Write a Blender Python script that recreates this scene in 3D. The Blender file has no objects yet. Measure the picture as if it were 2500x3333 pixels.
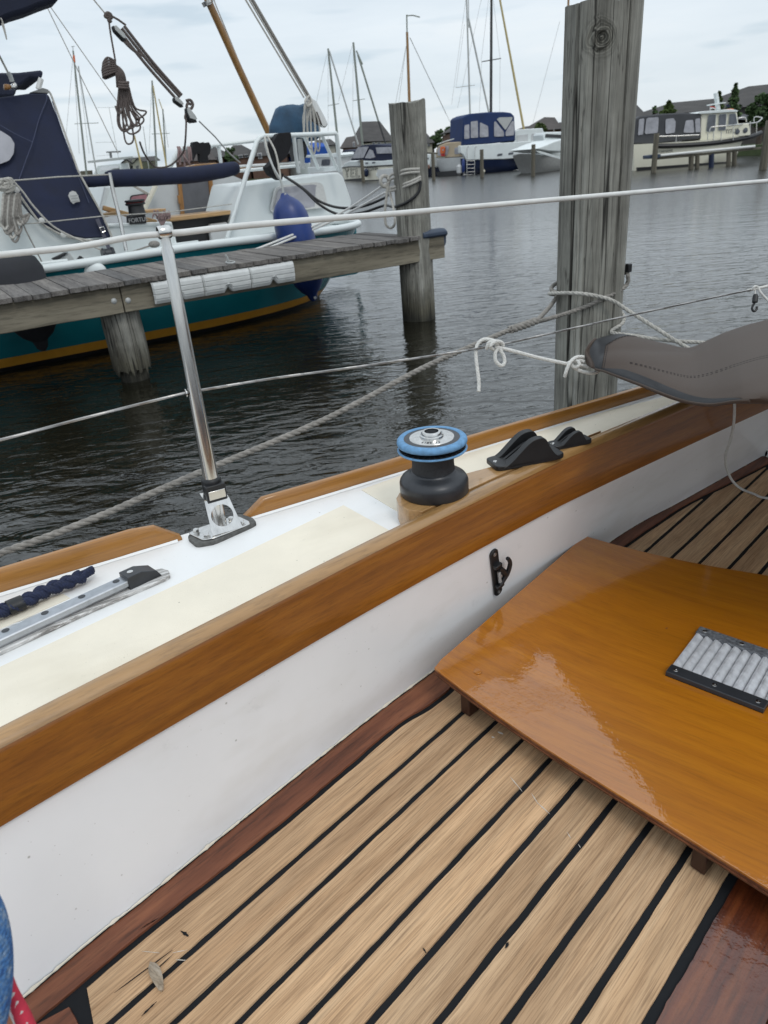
import bpy, bmesh, math, random
from mathutils import Vector, Matrix, noise as mnoise
random.seed(7)
S = bpy.context.scene
COL = S.collection
R = math.radians
# ------------------------------------------------------------------ camera
PITCH, ROLL, H, FPX = 26.5, 4.9, 1.62, 2311.0      # degrees, degrees, metres above the water, focal length in photo pixels
CX, CY = 1250.0, 1666.5
_p, _r = R(PITCH), R(ROLL)
FW = Vector((0, math.cos(_p), -math.sin(_p)))
_r0 = Vector((1, 0, 0)); _u0 = _r0.cross(FW)
RT = math.cos(_r) * _r0 - math.sin(_r) * _u0
UP = math.cos(_r) * _u0 + math.sin(_r) * _r0
cam_d = bpy.data.cameras.new('camera'); cam = bpy.data.objects.new('camera', cam_d); COL.objects.link(cam)
cam.matrix_world = Matrix(((RT.x, UP.x, -FW.x, 0), (RT.y, UP.y, -FW.y, 0), (RT.z, UP.z, -FW.z, H), (0, 0, 0, 1)))
cam_d.sensor_fit = 'VERTICAL'; cam_d.sensor_height = 36.0; cam_d.lens = 36.0 * FPX / 3333.0
cam_d.clip_start = 0.02; cam_d.clip_end = 3000
cam_d.dof.use_dof = True; cam_d.dof.focus_distance = 1.6; cam_d.dof.aperture_fstop = 8.5
S.camera = cam
# ------------------------------------------------------------------ sky, sun, exposure
w = bpy.data.worlds.new('World'); S.world = w; w.use_nodes = True
nt = w.node_tree; nt.nodes.clear()
out = nt.nodes.new('ShaderNodeOutputWorld'); bg = nt.nodes.new('ShaderNodeBackground')
sky = nt.nodes.new('ShaderNodeTexSky'); sky.sky_type = 'NISHITA'; sky.sun_disc = False
SUN_EL, SUN_AZ = R(52), R(150)
sky.sun_elevation = SUN_EL; sky.sun_rotation = SUN_AZ
tc = nt.nodes.new('ShaderNodeTexCoord')
sep = nt.nodes.new('ShaderNodeSeparateXYZ'); nt.links.new(tc.outputs['Generated'], sep.inputs[0])
mp = nt.nodes.new('ShaderNodeMapping'); mp.inputs['Scale'].default_value = (1.0, 1.0, 5.5)
mp.inputs['Location'].default_value = (0.35, 0.2, 0.1)
nt.links.new(tc.outputs['Generated'], mp.inputs[0])
def _noise(tree, sc, det, rough, vec):
    n = tree.nodes.new('ShaderNodeTexNoise'); n.inputs['Scale'].default_value = sc; n.inputs['Detail'].default_value = det
    n.inputs['Roughness'].default_value = rough
    if vec: tree.links.new(vec, n.inputs['Vector'])
    return n.outputs['Fac']
n1 = _noise(nt, 2.6, 6, .55, mp.outputs[0])
def _ramp(tree, fac, stops):
    r = tree.nodes.new('ShaderNodeValToRGB'); e = r.color_ramp.elements
    while len(e) < len(stops): e.new(.5)
    for i, (p, c) in enumerate(stops):
        e[i].position = p; e[i].color = (c[0], c[1], c[2], 1)
    tree.links.new(fac, r.inputs[0]); return r.outputs['Color']
K = 6.6   # radiance of the cloud deck before the 0.11 background strength
cl = _ramp(nt, n1, [(.28, (K*.84, K*.95, K*1.04)), (.42, (K*.94, K*1.04, K*1.12)), (.58, (K*1.02, K*1.11, K*1.18)), (.76, (K*1.13, K*1.18, K*1.21))])
n2 = _noise(nt, 7.5, 3, .45, mp.outputs[0])
wisp = _ramp(nt, n2, [(.58, (1, 1, 1)), (.70, (.76, .82, .86))])
mulw = nt.nodes.new('ShaderNodeMixRGB'); mulw.blend_type = 'MULTIPLY'; mulw.inputs[0].default_value = .7
nt.links.new(cl, mulw.inputs[1]); nt.links.new(wisp, mulw.inputs[2])
grad = nt.nodes.new('ShaderNodeMapRange'); grad.inputs['From Min'].default_value = 0.0; grad.inputs['From Max'].default_value = 0.9
grad.inputs['To Min'].default_value = 1.07; grad.inputs['To Max'].default_value = 1.62
nt.links.new(sep.outputs['Z'], grad.inputs[0])
mul = nt.nodes.new('ShaderNodeVectorMath'); mul.operation = 'SCALE'
nt.links.new(mulw.outputs[0], mul.inputs[0]); nt.links.new(grad.outputs[0], mul.inputs['Scale'])
mix = nt.nodes.new('ShaderNodeMixRGB'); mix.inputs[0].default_value = .9
nt.links.new(sky.outputs[0], mix.inputs[1]); nt.links.new(mul.outputs[0], mix.inputs[2])
nt.links.new(mix.outputs[0], bg.inputs[0]); bg.inputs[1].default_value = 0.11
nt.links.new(bg.outputs[0], out.inputs[0])
sd = bpy.data.lights.new('sun', 'SUN'); sd.energy = 0.75; sd.angle = R(16); sd.color = (1, .96, .9)
so = bpy.data.objects.new('sun', sd); COL.objects.link(so)
_sv = Vector((math.cos(SUN_EL) * math.sin(SUN_AZ), math.cos(SUN_EL) * math.cos(SUN_AZ), math.sin(SUN_EL)))
so.rotation_euler = (-_sv).to_track_quat('-Z', 'Y').to_euler(); so.location = (0, 0, 30)
S.view_settings.view_transform = 'Standard'; S.view_settings.look = 'None'; S.view_settings.exposure = 0.0; S.view_settings.gamma = 1.0
S.view_settings.use_curve_mapping = False
# ------------------------------------------------------------------ measuring: where a sight line meets a real surface
def ray(x, y): return FW + RT * ((x - CX) / FPX) - UP * ((y - CY) / FPX)
CAMP = Vector((0, 0, H))
def pz(x, y, z):
    d = ray(x, y); return CAMP + d * ((z - H) / d.z)
def pdep(x, y, t): return CAMP + ray(x, y) * t
def pY(x, y, Y):
    d = ray(x, y); return CAMP + d * (Y / d.y)
class VPlane:
    """a vertical plane through two ground points; a = metres along, o = metres away from the camera behind it"""
    def __init__(s, p0, p1):
        s.p0 = Vector((p0[0], p0[1], 0)); d = Vector((p1[0] - p0[0], p1[1] - p0[1], 0)); s.L = d.length
        s.u = d.normalized(); s.n = Vector((-s.u.y, s.u.x, 0))
        if s.n.dot(s.p0) < 0: s.n = -s.n
    def px(s, x, y, o=0.0):
        d = ray(x, y); q = s.p0 + s.n * o
        return CAMP + d * ((q - CAMP).dot(s.n) / d.dot(s.n))
    def at(s, a, o, z): return s.p0 + s.u * a + s.n * o + Vector((0, 0, z))
    def loc(s, p): q = p - s.p0; return q.dot(s.u), q.dot(s.n), p.z
Z3 = Vector((0, 0, 1))
# ------------------------------------------------------------------ mesh collector
class MB:
    def __init__(s): s.v = []; s.f = []
    def add(s, vs, fs):
        k = len(s.v); s.v += [Vector(a) for a in vs]; s.f += [tuple(i + k for i in f) for f in fs]; return s
    def prism(s, pts, ext):
        n = len(pts); ext = Vector(ext); pts = [Vector(p) for p in pts]
        s.add(pts + [p + ext for p in pts], [tuple(range(n - 1, -1, -1)), tuple(range(n, 2 * n))] + [(i, (i + 1) % n, (i + 1) % n + n, i + n) for i in range(n)])
        return s
    def box(s, c, ax, ay, az):
        c, ax, ay, az = map(Vector, (c, ax, ay, az))
        return s.prism([c - ax - ay - az, c + ax - ay - az, c + ax + ay - az, c - ax + ay - az], az * 2)
    def tube(s, pts, r, n=8, cap=True, flat=1.0):
        pts = [Vector(p) for p in pts]; m = len(pts)
        rs = r if isinstance(r, (list, tuple)) else [r] * m
        t0 = (pts[1] - pts[0]).normalized(); up = Z3 if abs(t0.z) < .9 else Vector((1, 0, 0))
        a = t0.cross(up).normalized(); vs = []; base = len(s.v)
        for i, p in enumerate(pts):
            t = ((pts[min(i + 1, m - 1)] - p).normalized() + (p - pts[max(i - 1, 0)]).normalized())
            t = t.normalized() if t.length > 1e-6 else t0
            a = (a - t * a.dot(t)); a = a.normalized() if a.length > 1e-6 else t.orthogonal().normalized()
            b = t.cross(a)
            for k in range(n):
                g = 2 * math.pi * k / n; vs.append(p + a * (rs[i] * math.cos(g)) + b * (rs[i] * flat * math.sin(g)))
        fs = [(i * n + k, i * n + (k + 1) % n, (i + 1) * n + (k + 1) % n, (i + 1) * n + k) for i in range(m - 1) for k in range(n)]
        if cap: fs += [tuple(range(n - 1, -1, -1)), tuple((m - 1) * n + k for k in range(n))]
        return s.add(vs, fs)
    def rope(s, pts, r, strands=3, pitch=None, n=6, step=None, both=False, sr=None):
        P = resample(pts, step or r * .8); pitch = pitch or r * 7; sr = sr or r * (.56 if strands == 3 else .42); m = len(P)
        t0 = (P[1] - P[0]).normalized(); a = t0.orthogonal().normalized(); fr = []; d = 0
        for i, p in enumerate(P):
            t = (P[min(i + 1, m - 1)] - P[max(i - 1, 0)]).normalized(); a = (a - t * a.dot(t)).normalized(); fr.append((p, a.copy(), t.cross(a), d))
            if i < m - 1: d += (P[i + 1] - p).length
        for sg in ((1, -1) if both else (1,)):
            for k in range(strands):
                q = []
                for p, a_, b_, d_ in fr:
                    g = sg * 2 * math.pi * d_ / pitch + 2 * math.pi * k / strands; q.append(p + (a_ * math.cos(g) + b_ * math.sin(g)) * (r - sr))
                s.tube(q, sr, n)
        return s
    def lathe(s, c, prof, n=40, ax=Z3, cap=True):
        ax = Vector(ax).normalized(); a = ax.orthogonal().normalized(); b = ax.cross(a); c = Vector(c); m = len(prof); vs = []
        for r, h in prof:
            for k in range(n):
                g = 2 * math.pi * k / n; vs.append(c + ax * h + (a * math.cos(g) + b * math.sin(g)) * max(r, 1e-5))
        fs = [(i * n + k, i * n + (k + 1) % n, (i + 1) * n + (k + 1) % n, (i + 1) * n + k) for i in range(m - 1) for k in range(n)]
        if cap: fs += [tuple(range(n - 1, -1, -1)), tuple((m - 1) * n + k for k in range(n))]
        return s.add(vs, fs)
    def grid(s, rows, closed=False):
        m = len(rows); n = len(rows[0]); vs = [p for r in rows for p in r]
        fs = [(i * n + k, i * n + (k + 1) % n, (i + 1) * n + (k + 1) % n, (i + 1) * n + k) for i in range(m - 1) for k in range(n if closed else n - 1)]
        return s.add(vs, fs)
    def ball(s, c, r, n=10, sx=1, sy=1, sz=1):
        c = Vector(c); rows = []
        for i in range(n + 1):
            t = math.pi * i / n; rr = max(math.sin(t), 1e-4)
            rows.append([c + Vector((sx * r * rr * math.cos(2 * math.pi * k / (2 * n)), sy * r * rr * math.sin(2 * math.pi * k / (2 * n)), sz * r * math.cos(t))) for k in range(2 * n)])
        return s.grid(rows, True)
def resample(pts, step):
    pts = [Vector(p) for p in pts]; out = [pts[0]]; acc = 0
    for a, b in zip(pts, pts[1:]):
        L = (b - a).length
        if L < 1e-9: continue
        k = step - acc
        while k <= L: out.append(a.lerp(b, k / L)); k += step
        acc = L - (k - step)
    if (out[-1] - pts[-1]).length > step * .3: out.append(pts[-1])
    return out
def smooth(pts, n=6):
    P = [Vector(p) for p in pts]; out = []
    for i in range(len(P) - 1):
        p0 = P[max(i - 1, 0)]; p1 = P[i]; p2 = P[i + 1]; p3 = P[min(i + 2, len(P) - 1)]
        for k in range(n):
            t = k / n; out.append(.5 * ((2 * p1) + (p2 - p0) * t + (2 * p0 - 5 * p1 + 4 * p2 - p3) * t * t + (3 * p1 - p0 - 3 * p2 + p3) * t ** 3))
    return out + [P[-1]]
def rounded(pts, f=.25, n=4):
    """polygon with its corners rounded off"""
    P = [Vector(p) for p in pts]; out = []; m = len(P)
    for i in range(m):
        a, b, c = P[i - 1], P[i], P[(i + 1) % m]; p = b.lerp(a, f); q = b.lerp(c, f)
        for k in range(n + 1):
            t = k / n; out.append((1 - t) ** 2 * p + 2 * t * (1 - t) * b + t * t * q)
    return out
def interp(tab, x):
    if x <= tab[0][0]:
        a, b = tab[0], tab[1]
    elif x >= tab[-1][0]:
        a, b = tab[-2], tab[-1]
    else:
        for a, b in zip(tab, tab[1:]):
            if a[0] <= x <= b[0]: break
    return a[1] + (b[1] - a[1]) * (x - a[0]) / (b[0] - a[0])
def wpos(o):
    p = Vector((0, 0, 0))
    while o: p = p + o.location; o = o.parent
    return p
def build(name, mb, m, parent=None, flat=False, ang=38, bevel=0, loc=None, kind=None, seg=2):
    me = bpy.data.meshes.new(name); L = Vector(loc) if loc is not None else (wpos(parent) if parent else Vector((0, 0, 0)))
    if parent is None and loc is None and kind is None:
        n = len(mb.v); L = Vector((sum(v.x for v in mb.v) / n, sum(v.y for v in mb.v) / n, min(v.z for v in mb.v)))
    me.from_pydata([v - L for v in mb.v], [], mb.f); me.update()
    bm = bmesh.new(); bm.from_mesh(me); bmesh.ops.recalc_face_normals(bm, faces=bm.faces); bm.to_mesh(me); bm.free()
    me.materials.append(m)
    if not flat:
        me.shade_smooth(); me.set_sharp_from_angle(angle=R(ang))
    o = bpy.data.objects.new(name, me); COL.objects.link(o)
    if parent: o.parent = parent; o.location = L - wpos(parent)
    else: o.location = L
    if bevel:
        b = o.modifiers.new('bevel', 'BEVEL'); b.width = bevel; b.segments = seg; b.limit_method = 'ANGLE'; b.angle_limit = R(30)
    if kind: o['kind'] = kind
    return o
def tag(o, label=None, cat=None, group=None, kind=None):
    if label: o['label'] = label
    if cat: o['category'] = cat
    if group: o['group'] = group
    if kind: o['kind'] = kind
    return o
def thing(name, label, cat, loc, group=None):
    o = bpy.data.objects.new(name, None); COL.objects.link(o); o.location = loc; o.empty_display_size = .1
    return tag(o, label, cat, group)
def writing(name, s, size, m, parent, p, xd, up, ext=.001, font_extrude=True):
    """flat lettering: xd is the reading direction, up the direction of the letters' tops"""
    c = bpy.data.curves.new(name, 'FONT'); c.body = s; c.size = size; c.extrude = ext; c.align_x = 'CENTER'; c.align_y = 'CENTER'
    o = bpy.data.objects.new(name, c); COL.objects.link(o)
    dg = bpy.context.evaluated_depsgraph_get(); me = bpy.data.meshes.new_from_object(o.evaluated_get(dg)); bpy.data.objects.remove(o)
    xd = Vector(xd).normalized(); up = Vector(up); up = (up - xd * up.dot(xd)).normalized(); zn = xd.cross(up)
    M = Matrix(((xd.x, up.x, zn.x), (xd.y, up.y, zn.y), (xd.z, up.z, zn.z)))
    mb = MB(); mb.v = [M @ v.co + Vector(p) for v in me.vertices]; mb.f = [tuple(f.vertices) for f in me.polygons]
    return build(name, mb, m, parent, flat=True)
# ------------------------------------------------------------------ materials
def base(name):
    m = bpy.data.materials.new(name); m.use_nodes = True; t = m.node_tree; b = t.nodes['Principled BSDF']; return m, t, b
def setp(b, **k):
    for a, v in k.items():
        b.inputs[a.replace('_', ' ')].default_value = v
def coord(t, ang=0, sc=(1, 1, 1)):
    c = t.nodes.new('ShaderNodeTexCoord'); m1 = t.nodes.new('ShaderNodeMapping'); m1.inputs['Rotation'].default_value = (0, 0, -R(ang))
    m2 = t.nodes.new('ShaderNodeMapping'); m2.inputs['Scale'].default_value = sc
    t.links.new(c.outputs['Object'], m1.inputs[0]); t.links.new(m1.outputs[0], m2.inputs[0]); return m2.outputs[0]
def bumpn(t, b, fac, strength, dist, prev=None):
    n = t.nodes.new('ShaderNodeBump'); n.inputs['Strength'].default_value = strength; n.inputs['Distance'].default_value = dist
    t.links.new(fac, n.inputs['Height'])
    if prev: t.links.new(prev, n.inputs['Normal'])
    t.links.new(n.outputs[0], b.inputs['Normal']); return n.outputs[0]
def mixc(t, fac, a, b_, mode='MIX'):
    m = t.nodes.new('ShaderNodeMixRGB'); m.blend_type = mode
    for i, x in ((0, fac), (1, a), (2, b_)):
        if isinstance(x, (int, float)): m.inputs[i].default_value = x
        elif isinstance(x, tuple): m.inputs[i].default_value = (x[0], x[1], x[2], 1)
        else: t.links.new(x, m.inputs[i])
    return m.outputs[0]
def plain(name, col, rough=.5, metal=0, var=.12, vs=9, bump=0, bs=60, coat=0, dirt=0, sheen=0, specks=0, spd=.055):
    m, t, b = base(name); c = coord(t)
    f = _noise(t, vs, 5, .6, c)
    lo = tuple(x * (1 - var) for x in col); hi = tuple(min(1, x * (1 + var)) for x in col)
    cc = _ramp(t, f, [(.3, lo), (.7, hi)])
    if dirt:
        g = _noise(t, vs * 5, 6, .7, c); k = _ramp(t, g, [(.62, (0, 0, 0)), (.74, (1, 1, 1))]); 
        cc = mixc(t, mixc(t, 1.0, k, (dirt, dirt, dirt), 'MULTIPLY'), cc, tuple(x * .35 for x in col))
    if specks:
        for sc_, th_ in ((specks, spd), (specks * 2.7, spd * .9)):
            v_ = t.nodes.new('ShaderNodeTexVoronoi'); v_.inputs['Scale'].default_value = sc_; t.links.new(c, v_.inputs['Vector']); cc = mixc(t, .75, cc, _ramp(t, v_.outputs['Distance'], [(th_ * .5, (.42, .40, .37)), (th_, (1, 1, 1))]), 'MULTIPLY')
        sm_ = _noise(t, 4.5, 4, .65, coord(t, BOATANG, (.35, 1, 1))); cc = mixc(t, .8, cc, _ramp(t, sm_, [(.36, (.90, .89, .865)), (.5, (1, 1, 1))]), 'MULTIPLY')
    t.links.new(cc, b.inputs['Base Color']); setp(b, Roughness=rough, Metallic=metal); b.inputs['Coat Weight'].default_value = coat; b.inputs['Coat Roughness'].default_value = .06
    if sheen: b.inputs['Sheen Weight'].default_value = sheen
    r = t.nodes.new('ShaderNodeMapRange'); r.inputs['To Min'].default_value = max(0, rough - .08); r.inputs['To Max'].default_value = min(1, rough + .1); t.links.new(f, r.inputs[0]); t.links.new(r.outputs[0], b.inputs['Roughness'])
    if bump: bumpn(t, b, _noise(t, bs, 4, .6, c), .5, bump)
    return m
def wood(name, dark, mid, light, ang=0, scale=1.0, rough=.5, coat=0, bump=.0006, stretch=14, island=0, pores=.4, dents=0, vertical=False, croft=.05, lines=0):
    m, t, b = base(name)
    sc = (1.0 / stretch, 1, 1) if not vertical else (1, 1, 1.0 / stretch)
    c = coord(t, ang, sc); f1 = _noise(t, 26 * scale, 5, .6, c); f2 = _noise(t, 160 * scale, 4, .7, c); f3 = _noise(t, 3.2 * scale, 3, .5, c)
    a = _ramp(t, f1, [(.28, dark), (.5, mid), (.74, light)])
    fine = _ramp(t, f2, [(.34, (1 - pores,) * 3), (.5, (1, 1, 1)), (.72, (1 + pores * .3,) * 3)])
    col = mixc(t, .85, a, fine, 'MULTIPLY')
    big = _ramp(t, f3, [(.3, (.86, .84, .81)), (.7, (1.10, 1.08, 1.05))]); col = mixc(t, .8, col, big, 'MULTIPLY')
    if lines:
        c9 = coord(t, ang, (1 / 45, 1, 1)); f9 = _noise(t, 620, 2, .5, c9); col = mixc(t, lines, col, _ramp(t, f9, [(.40, (.34, .28, .22)), (.50, (1, 1, 1))]), 'MULTIPLY')
        f8 = _noise(t, 20, 2, .5, coord(t, ang, (1 / 9, 1, 1))); col = mixc(t, .55, col, _ramp(t, f8, [(.36, (.80, .74, .68)), (.5, (1, 1, 1)), (.66, (1.12, 1.06, 1.0))]), 'MULTIPLY')
    if island:
        g = t.nodes.new('ShaderNodeNewGeometry')
        rr = _ramp(t, g.outputs['Random Per Island'], [(0, (1 - island, 1 - island, 1 - island)), (.35, (1 + island * .15, 1, 1 - island * .2)), (.7, (1 + island * .6, 1 + island * .4, 1 + island * .15)), (1, (1 - island * .4, 1 - island * .5, 1 - island * .6))])
        col = mixc(t, 1.0, col, rr, 'MULTIPLY')
    t.links.new(col, b.inputs['Base Color']); setp(b, Roughness=rough); b.inputs['Coat Weight'].default_value = coat; b.inputs['Coat Roughness'].default_value = croft
    h = f2 if not coat else f1
    n = bumpn(t, b, h, .6 if not coat else .12, bump)
    if coat or dents:
        c2 = coord(t); wv = _noise(t, 55, 3, .55, c2); n2 = t.nodes.new('ShaderNodeBump'); n2.inputs['Strength'].default_value = .6; n2.inputs['Distance'].default_value = dents or .0006
        t.links.new(wv, n2.inputs['Height']); t.links.new(n2.outputs[0], b.inputs['Coat Normal'])
        if dents: n2b = bumpn(t, b, wv, .4, dents, n)
    return m
def metal(name, col=(.62, .61, .6), rough=.18, streak=True):
    m, t, b = base(name); c = coord(t, 0, (1, 1, .12)); f = _noise(t, 60, 4, .6, c)
    t.links.new(_ramp(t, f, [(.3, tuple(x * .75 for x in col)), (.7, col)]), b.inputs['Base Color']); setp(b, Metallic=1.0, Roughness=rough)
    r = t.nodes.new('ShaderNodeMapRange'); r.inputs['To Min'].default_value = rough * .5; r.inputs['To Max'].default_value = rough * 1.9; t.links.new(f, r.inputs[0]); t.links.new(r.outputs[0], b.inputs['Roughness'])
    return m
M = {}
BOATANG = 27.7          # heading of our boat
M['deck_white'] = plain('white_deck_paint', (.80, .80, .79), .45, var=.03, vs=5, bump=.0003, bs=90, dirt=.12, specks=22)
M['panel_white'] = plain('white_cockpit_paint', (.82, .82, .825), .32, var=.035, vs=3, bump=.0004, bs=30, dirt=.16, specks=20)
M['cream'] = plain('cream_antislip', (.79, .725, .60), .85, var=.05, vs=6, bump=.0010, bs=420, dirt=.1, specks=26)
M['varnish'] = wood('varnished_iroko', (.18, .056, .002), (.25, .084, .004), (.32, .118, .009), ang=BOATANG + 9, scale=2.2, rough=.45, coat=.40, stretch=24, pores=.30)
M['rail_wood'] = wood('varnished_toe_rail', (.27, .115, .020), (.34, .15, .027), (.41, .19, .038), ang=BOATANG, scale=2.0, rough=.4, coat=.5, stretch=22, pores=.22)
M['block_wood'] = wood('varnished_block', (.26, .14, .045), (.37, .21, .08), (.47, .28, .12), ang=BOATANG + 9, scale=.8, rough=.35, coat=.6, stretch=10, pores=.3)
M['teak'] = wood('bare_teak', (.42, .272, .155), (.51, .342, .203), (.61, .43, .27), ang=BOATANG + 15.8, scale=1.9, rough=.75, bump=.0010, stretch=34, island=.17, pores=.32, lines=.42)
M['mahogany'] = wood('oiled_mahogany', (.075, .022, .010), (.165, .055, .026), (.27, .105, .05), ang=BOATANG + 15.8, scale=1.0, rough=.5, bump=.0006, stretch=12, pores=.5, island=.1)
M['mahogany'].node_tree.nodes['Principled BSDF'].inputs['Roughness'].default_value = .5
M['mahogany_gloss'] = wood('wet_varnished_mahogany', (.028, .006, .002), (.10, .022, .006), (.19, .055, .014), ang=BOATANG + 15.8, scale=1.0, rough=.4, coat=1.0, dents=.0028, stretch=12, pores=.4)
M['lid_wood'] = wood('varnished_lid_ply', (.33, .105, .001), (.385, .130, .0015), (.44, .160, .003), ang=BOATANG - 68, scale=1.6, rough=.42, coat=1.0, stretch=18, pores=.22, croft=.012)
M['lid_wood'].node_tree.nodes['Principled BSDF'].inputs['Coat IOR'].default_value = 1.72
M['ply_edge'] = wood('ply_edge', (.05, .018, .006), (.09, .034, .012), (.14, .06, .022), ang=BOATANG + 90, scale=2, rough=.5, stretch=10)
M['caulk'] = plain('black_caulk', (.010, .011, .013), .75, var=.3, bump=.0006, bs=80); M['caulk'].node_tree.nodes['Principled BSDF'].inputs['Specular IOR Level'].default_value = .2
M['black'] = plain('black_plastic', (.009, .0095, .011), .45, var=.2, vs=30, bump=.0003, bs=200)
M['gunmetal'] = plain('dark_anodised', (.035, .037, .042), .34, metal=.3, var=.2, vs=20, bump=.0002, bs=400)
M['steel'] = metal('stainless_steel', (.70, .69, .67), .16)
M['wire'] = metal('steel_wire', (.42, .41, .40), .35)
M['alu'] = metal('anodised_aluminium', (.80, .81, .84), .42); M['alu'].node_tree.nodes['Principled BSDF'].inputs['Metallic'].default_value = .55
M['track'] = metal('track_aluminium', (.50, .52, .55), .34)
M['pvc'] = plain('white_pvc', (.62, .62, .60), .4, var=.08, vs=30, dirt=.3)
M['blue_rubber'] = plain('worn_blue_rubber', (.12, .27, .46), .65, var=.22, vs=90, bump=.0006, bs=300)
M['white_cord'] = plain('white_cord', (.62, .61, .58), .8, var=.12, vs=150, bump=.0003, bs=700)
M['grey_rope'] = plain('weathered_grey_rope', (.23, .215, .195), .9, var=.35, vs=60, bump=.0008, bs=500)
M['pale_rope'] = plain('pale_rope', (.42, .405, .37), .9, var=.25, vs=60, bump=.0008, bs=500)
M['navy_rope'] = plain('navy_rope', (.012, .018, .05), .8, var=.4, vs=200, bump=.0004, bs=700)
M['brown_rope'] = plain('brown_rope', (.105, .085, .078), .9, var=.3, vs=80)
M['cloth_black'] = plain('black_cloth', (.010, .010, .012), .95, var=.3, vs=10, bump=.01, bs=14)
M['canvas'] = plain('grey_brown_canvas', (.050, .032, .022), .8, var=.07, vs=4, bump=.0004, bs=900, sheen=.05)
M['canvas_black'] = plain('black_vinyl', (.007, .007, .009), .42, var=.2, vs=8, bump=.0015, bs=14)
M['canvas_black'].node_tree.nodes['Principled BSDF'].inputs['Specular IOR Level'].default_value = .28
M['thread'] = plain('black_thread', (.012, .012, .014), .8)
M['navy'] = plain('navy_canvas', (.011, .016, .042), .85, var=.22, vs=5, bump=.004, bs=12)
M['navy_dark'] = plain('dark_navy_canvas', (.010, .014, .032), .85, var=.2, vs=5, bump=.004, bs=9)
M['window'] = plain('dark_window', (.10, .11, .13), .08, var=.3, vs=3)
M['clear_vinyl'] = plain('clear_vinyl_window', (.34, .34, .37), .15, var=.25, vs=3)
M['teal'] = plain('teal_hull_paint', (.005, .118, .145), .22, var=.12, vs=2)
M['yellow'] = plain('ochre_stripe', (.42, .20, .02), .35, var=.1)
M['blackhull'] = plain('black_boot_paint', (.008, .008, .009), .4)
M['gel'] = plain('white_gelcoat', (.68, .72, .715), .35, var=.05, vs=2)
M['gel2'] = plain('grey_white_gelcoat', (.50, .51, .51), .4, var=.08, vs=2)
M['cream_hull'] = plain('cream_hull_paint', (.76, .73, .60), .3, var=.05, vs=1)
M['cream_hull2'] = plain('pale_cream_hull', (.70, .67, .56), .35, var=.07, vs=1)
M['navy_hull'] = plain('navy_hull_paint', (.010, .018, .05), .2, var=.2, vs=1)
M['blue_canvas'] = plain('royal_blue_canvas', (.012, .030, .10), .85, var=.15, vs=2)
M['grey_canvas'] = plain('charcoal_canvas', (.055, .057, .063), .8, var=.15, vs=2)
M['fender_blue'] = plain('blue_fender_vinyl', (.014, .038, .17), .38, var=.25, vs=4, bump=.001, bs=5)
M['fender_black'] = plain('black_fender_cover', (.022, .023, .028), .85, var=.2, vs=6)
M['beam'] = wood('weathered_beam', (.10, .088, .066), (.185, .165, .125), (.27, .245, .19), ang=31, scale=.28, rough=.9, bump=.004, stretch=12, pores=.5)
M['dockboard'] = wood('weathered_dock_board', (.075, .072, .072), (.15, .145, .145), (.235, .23, .225), ang=31 + 90, scale=.45, rough=.9, bump=.006, stretch=12, island=.25, pores=.5)
M['varmast'] = wood('varnished_mast', (.16, .075, .014), (.26, .13, .03), (.36, .19, .05), scale=.5, rough=.35, coat=.6, vertical=True)
M['tan_wood'] = wood('light_varnished_ash', (.38, .22, .09), (.50, .31, .14), (.60, .40, .2), ang=31, scale=.4, rough=.4, coat=.4)
M['orange_wood'] = wood('orange_door_frame', (.24, .10, .02), (.34, .16, .04), (.42, .2, .06), scale=.4, rough=.4, coat=.3, vertical=True)
M['foam'] = plain('white_moulded_bumper', (.55, .56, .55), .6, var=.12, vs=8, dirt=.3)
M['thatch'] = plain('dark_tile_roof', (.052, .048, .046), .95, var=.3, vs=1.2, bump=.05, bs=6)
M['thatch2'] = plain('brown_tile_roof', (.064, .054, .050), .95, var=.3, vs=1.2, bump=.05, bs=6)
M['brick'] = plain('brown_brick', (.13, .075, .055), .95, var=.25, vs=2)
M['render_w'] = plain('cream_render', (.50, .48, .40), .9, var=.08)
M['white_trim'] = plain('white_trim', (.6, .6, .6), .6, var=.05)
M['timber_wall'] = plain('dark_timber_wall', (.06, .055, .052), .9, var=.3, vs=3)
M['mast_alu'] = plain('grey_green_alloy', (.23, .25, .22), .45, metal=.3, var=.1)
M['mast_pale'] = plain('pale_alloy', (.42, .43, .42), .45, metal=.2, var=.08)
M['mast_dark'] = plain('dark_mast', (.035, .036, .038), .5, var=.1)
M['mast_yellow'] = plain('yellow_spar', (.42, .34, .15), .45, var=.12)
M['orange'] = plain('orange_lifebuoy', (.62, .13, .03), .5, var=.1)
M['red'] = plain('red_stripe', (.45, .03, .03), .6)
M['pile'] = wood('far_pile_wood', (.06, .055, .045), (.12, .11, .085), (.18, .165, .13), scale=.3, rough=.9, bump=.01, vertical=True)
M['pink'] = plain('pink_curtain', (.35, .17, .19), .9, var=.3, vs=12)
M['petrol_cover'] = plain('petrol_blue_cover', (.022, .065, .12), .7, var=.35, vs=5, bump=.02, bs=7)
M['ink'] = plain('dark_lettering', (.03, .03, .035), .6)
M['pale_ink'] = plain('pale_lettering', (.4, .4, .4), .6)
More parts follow.
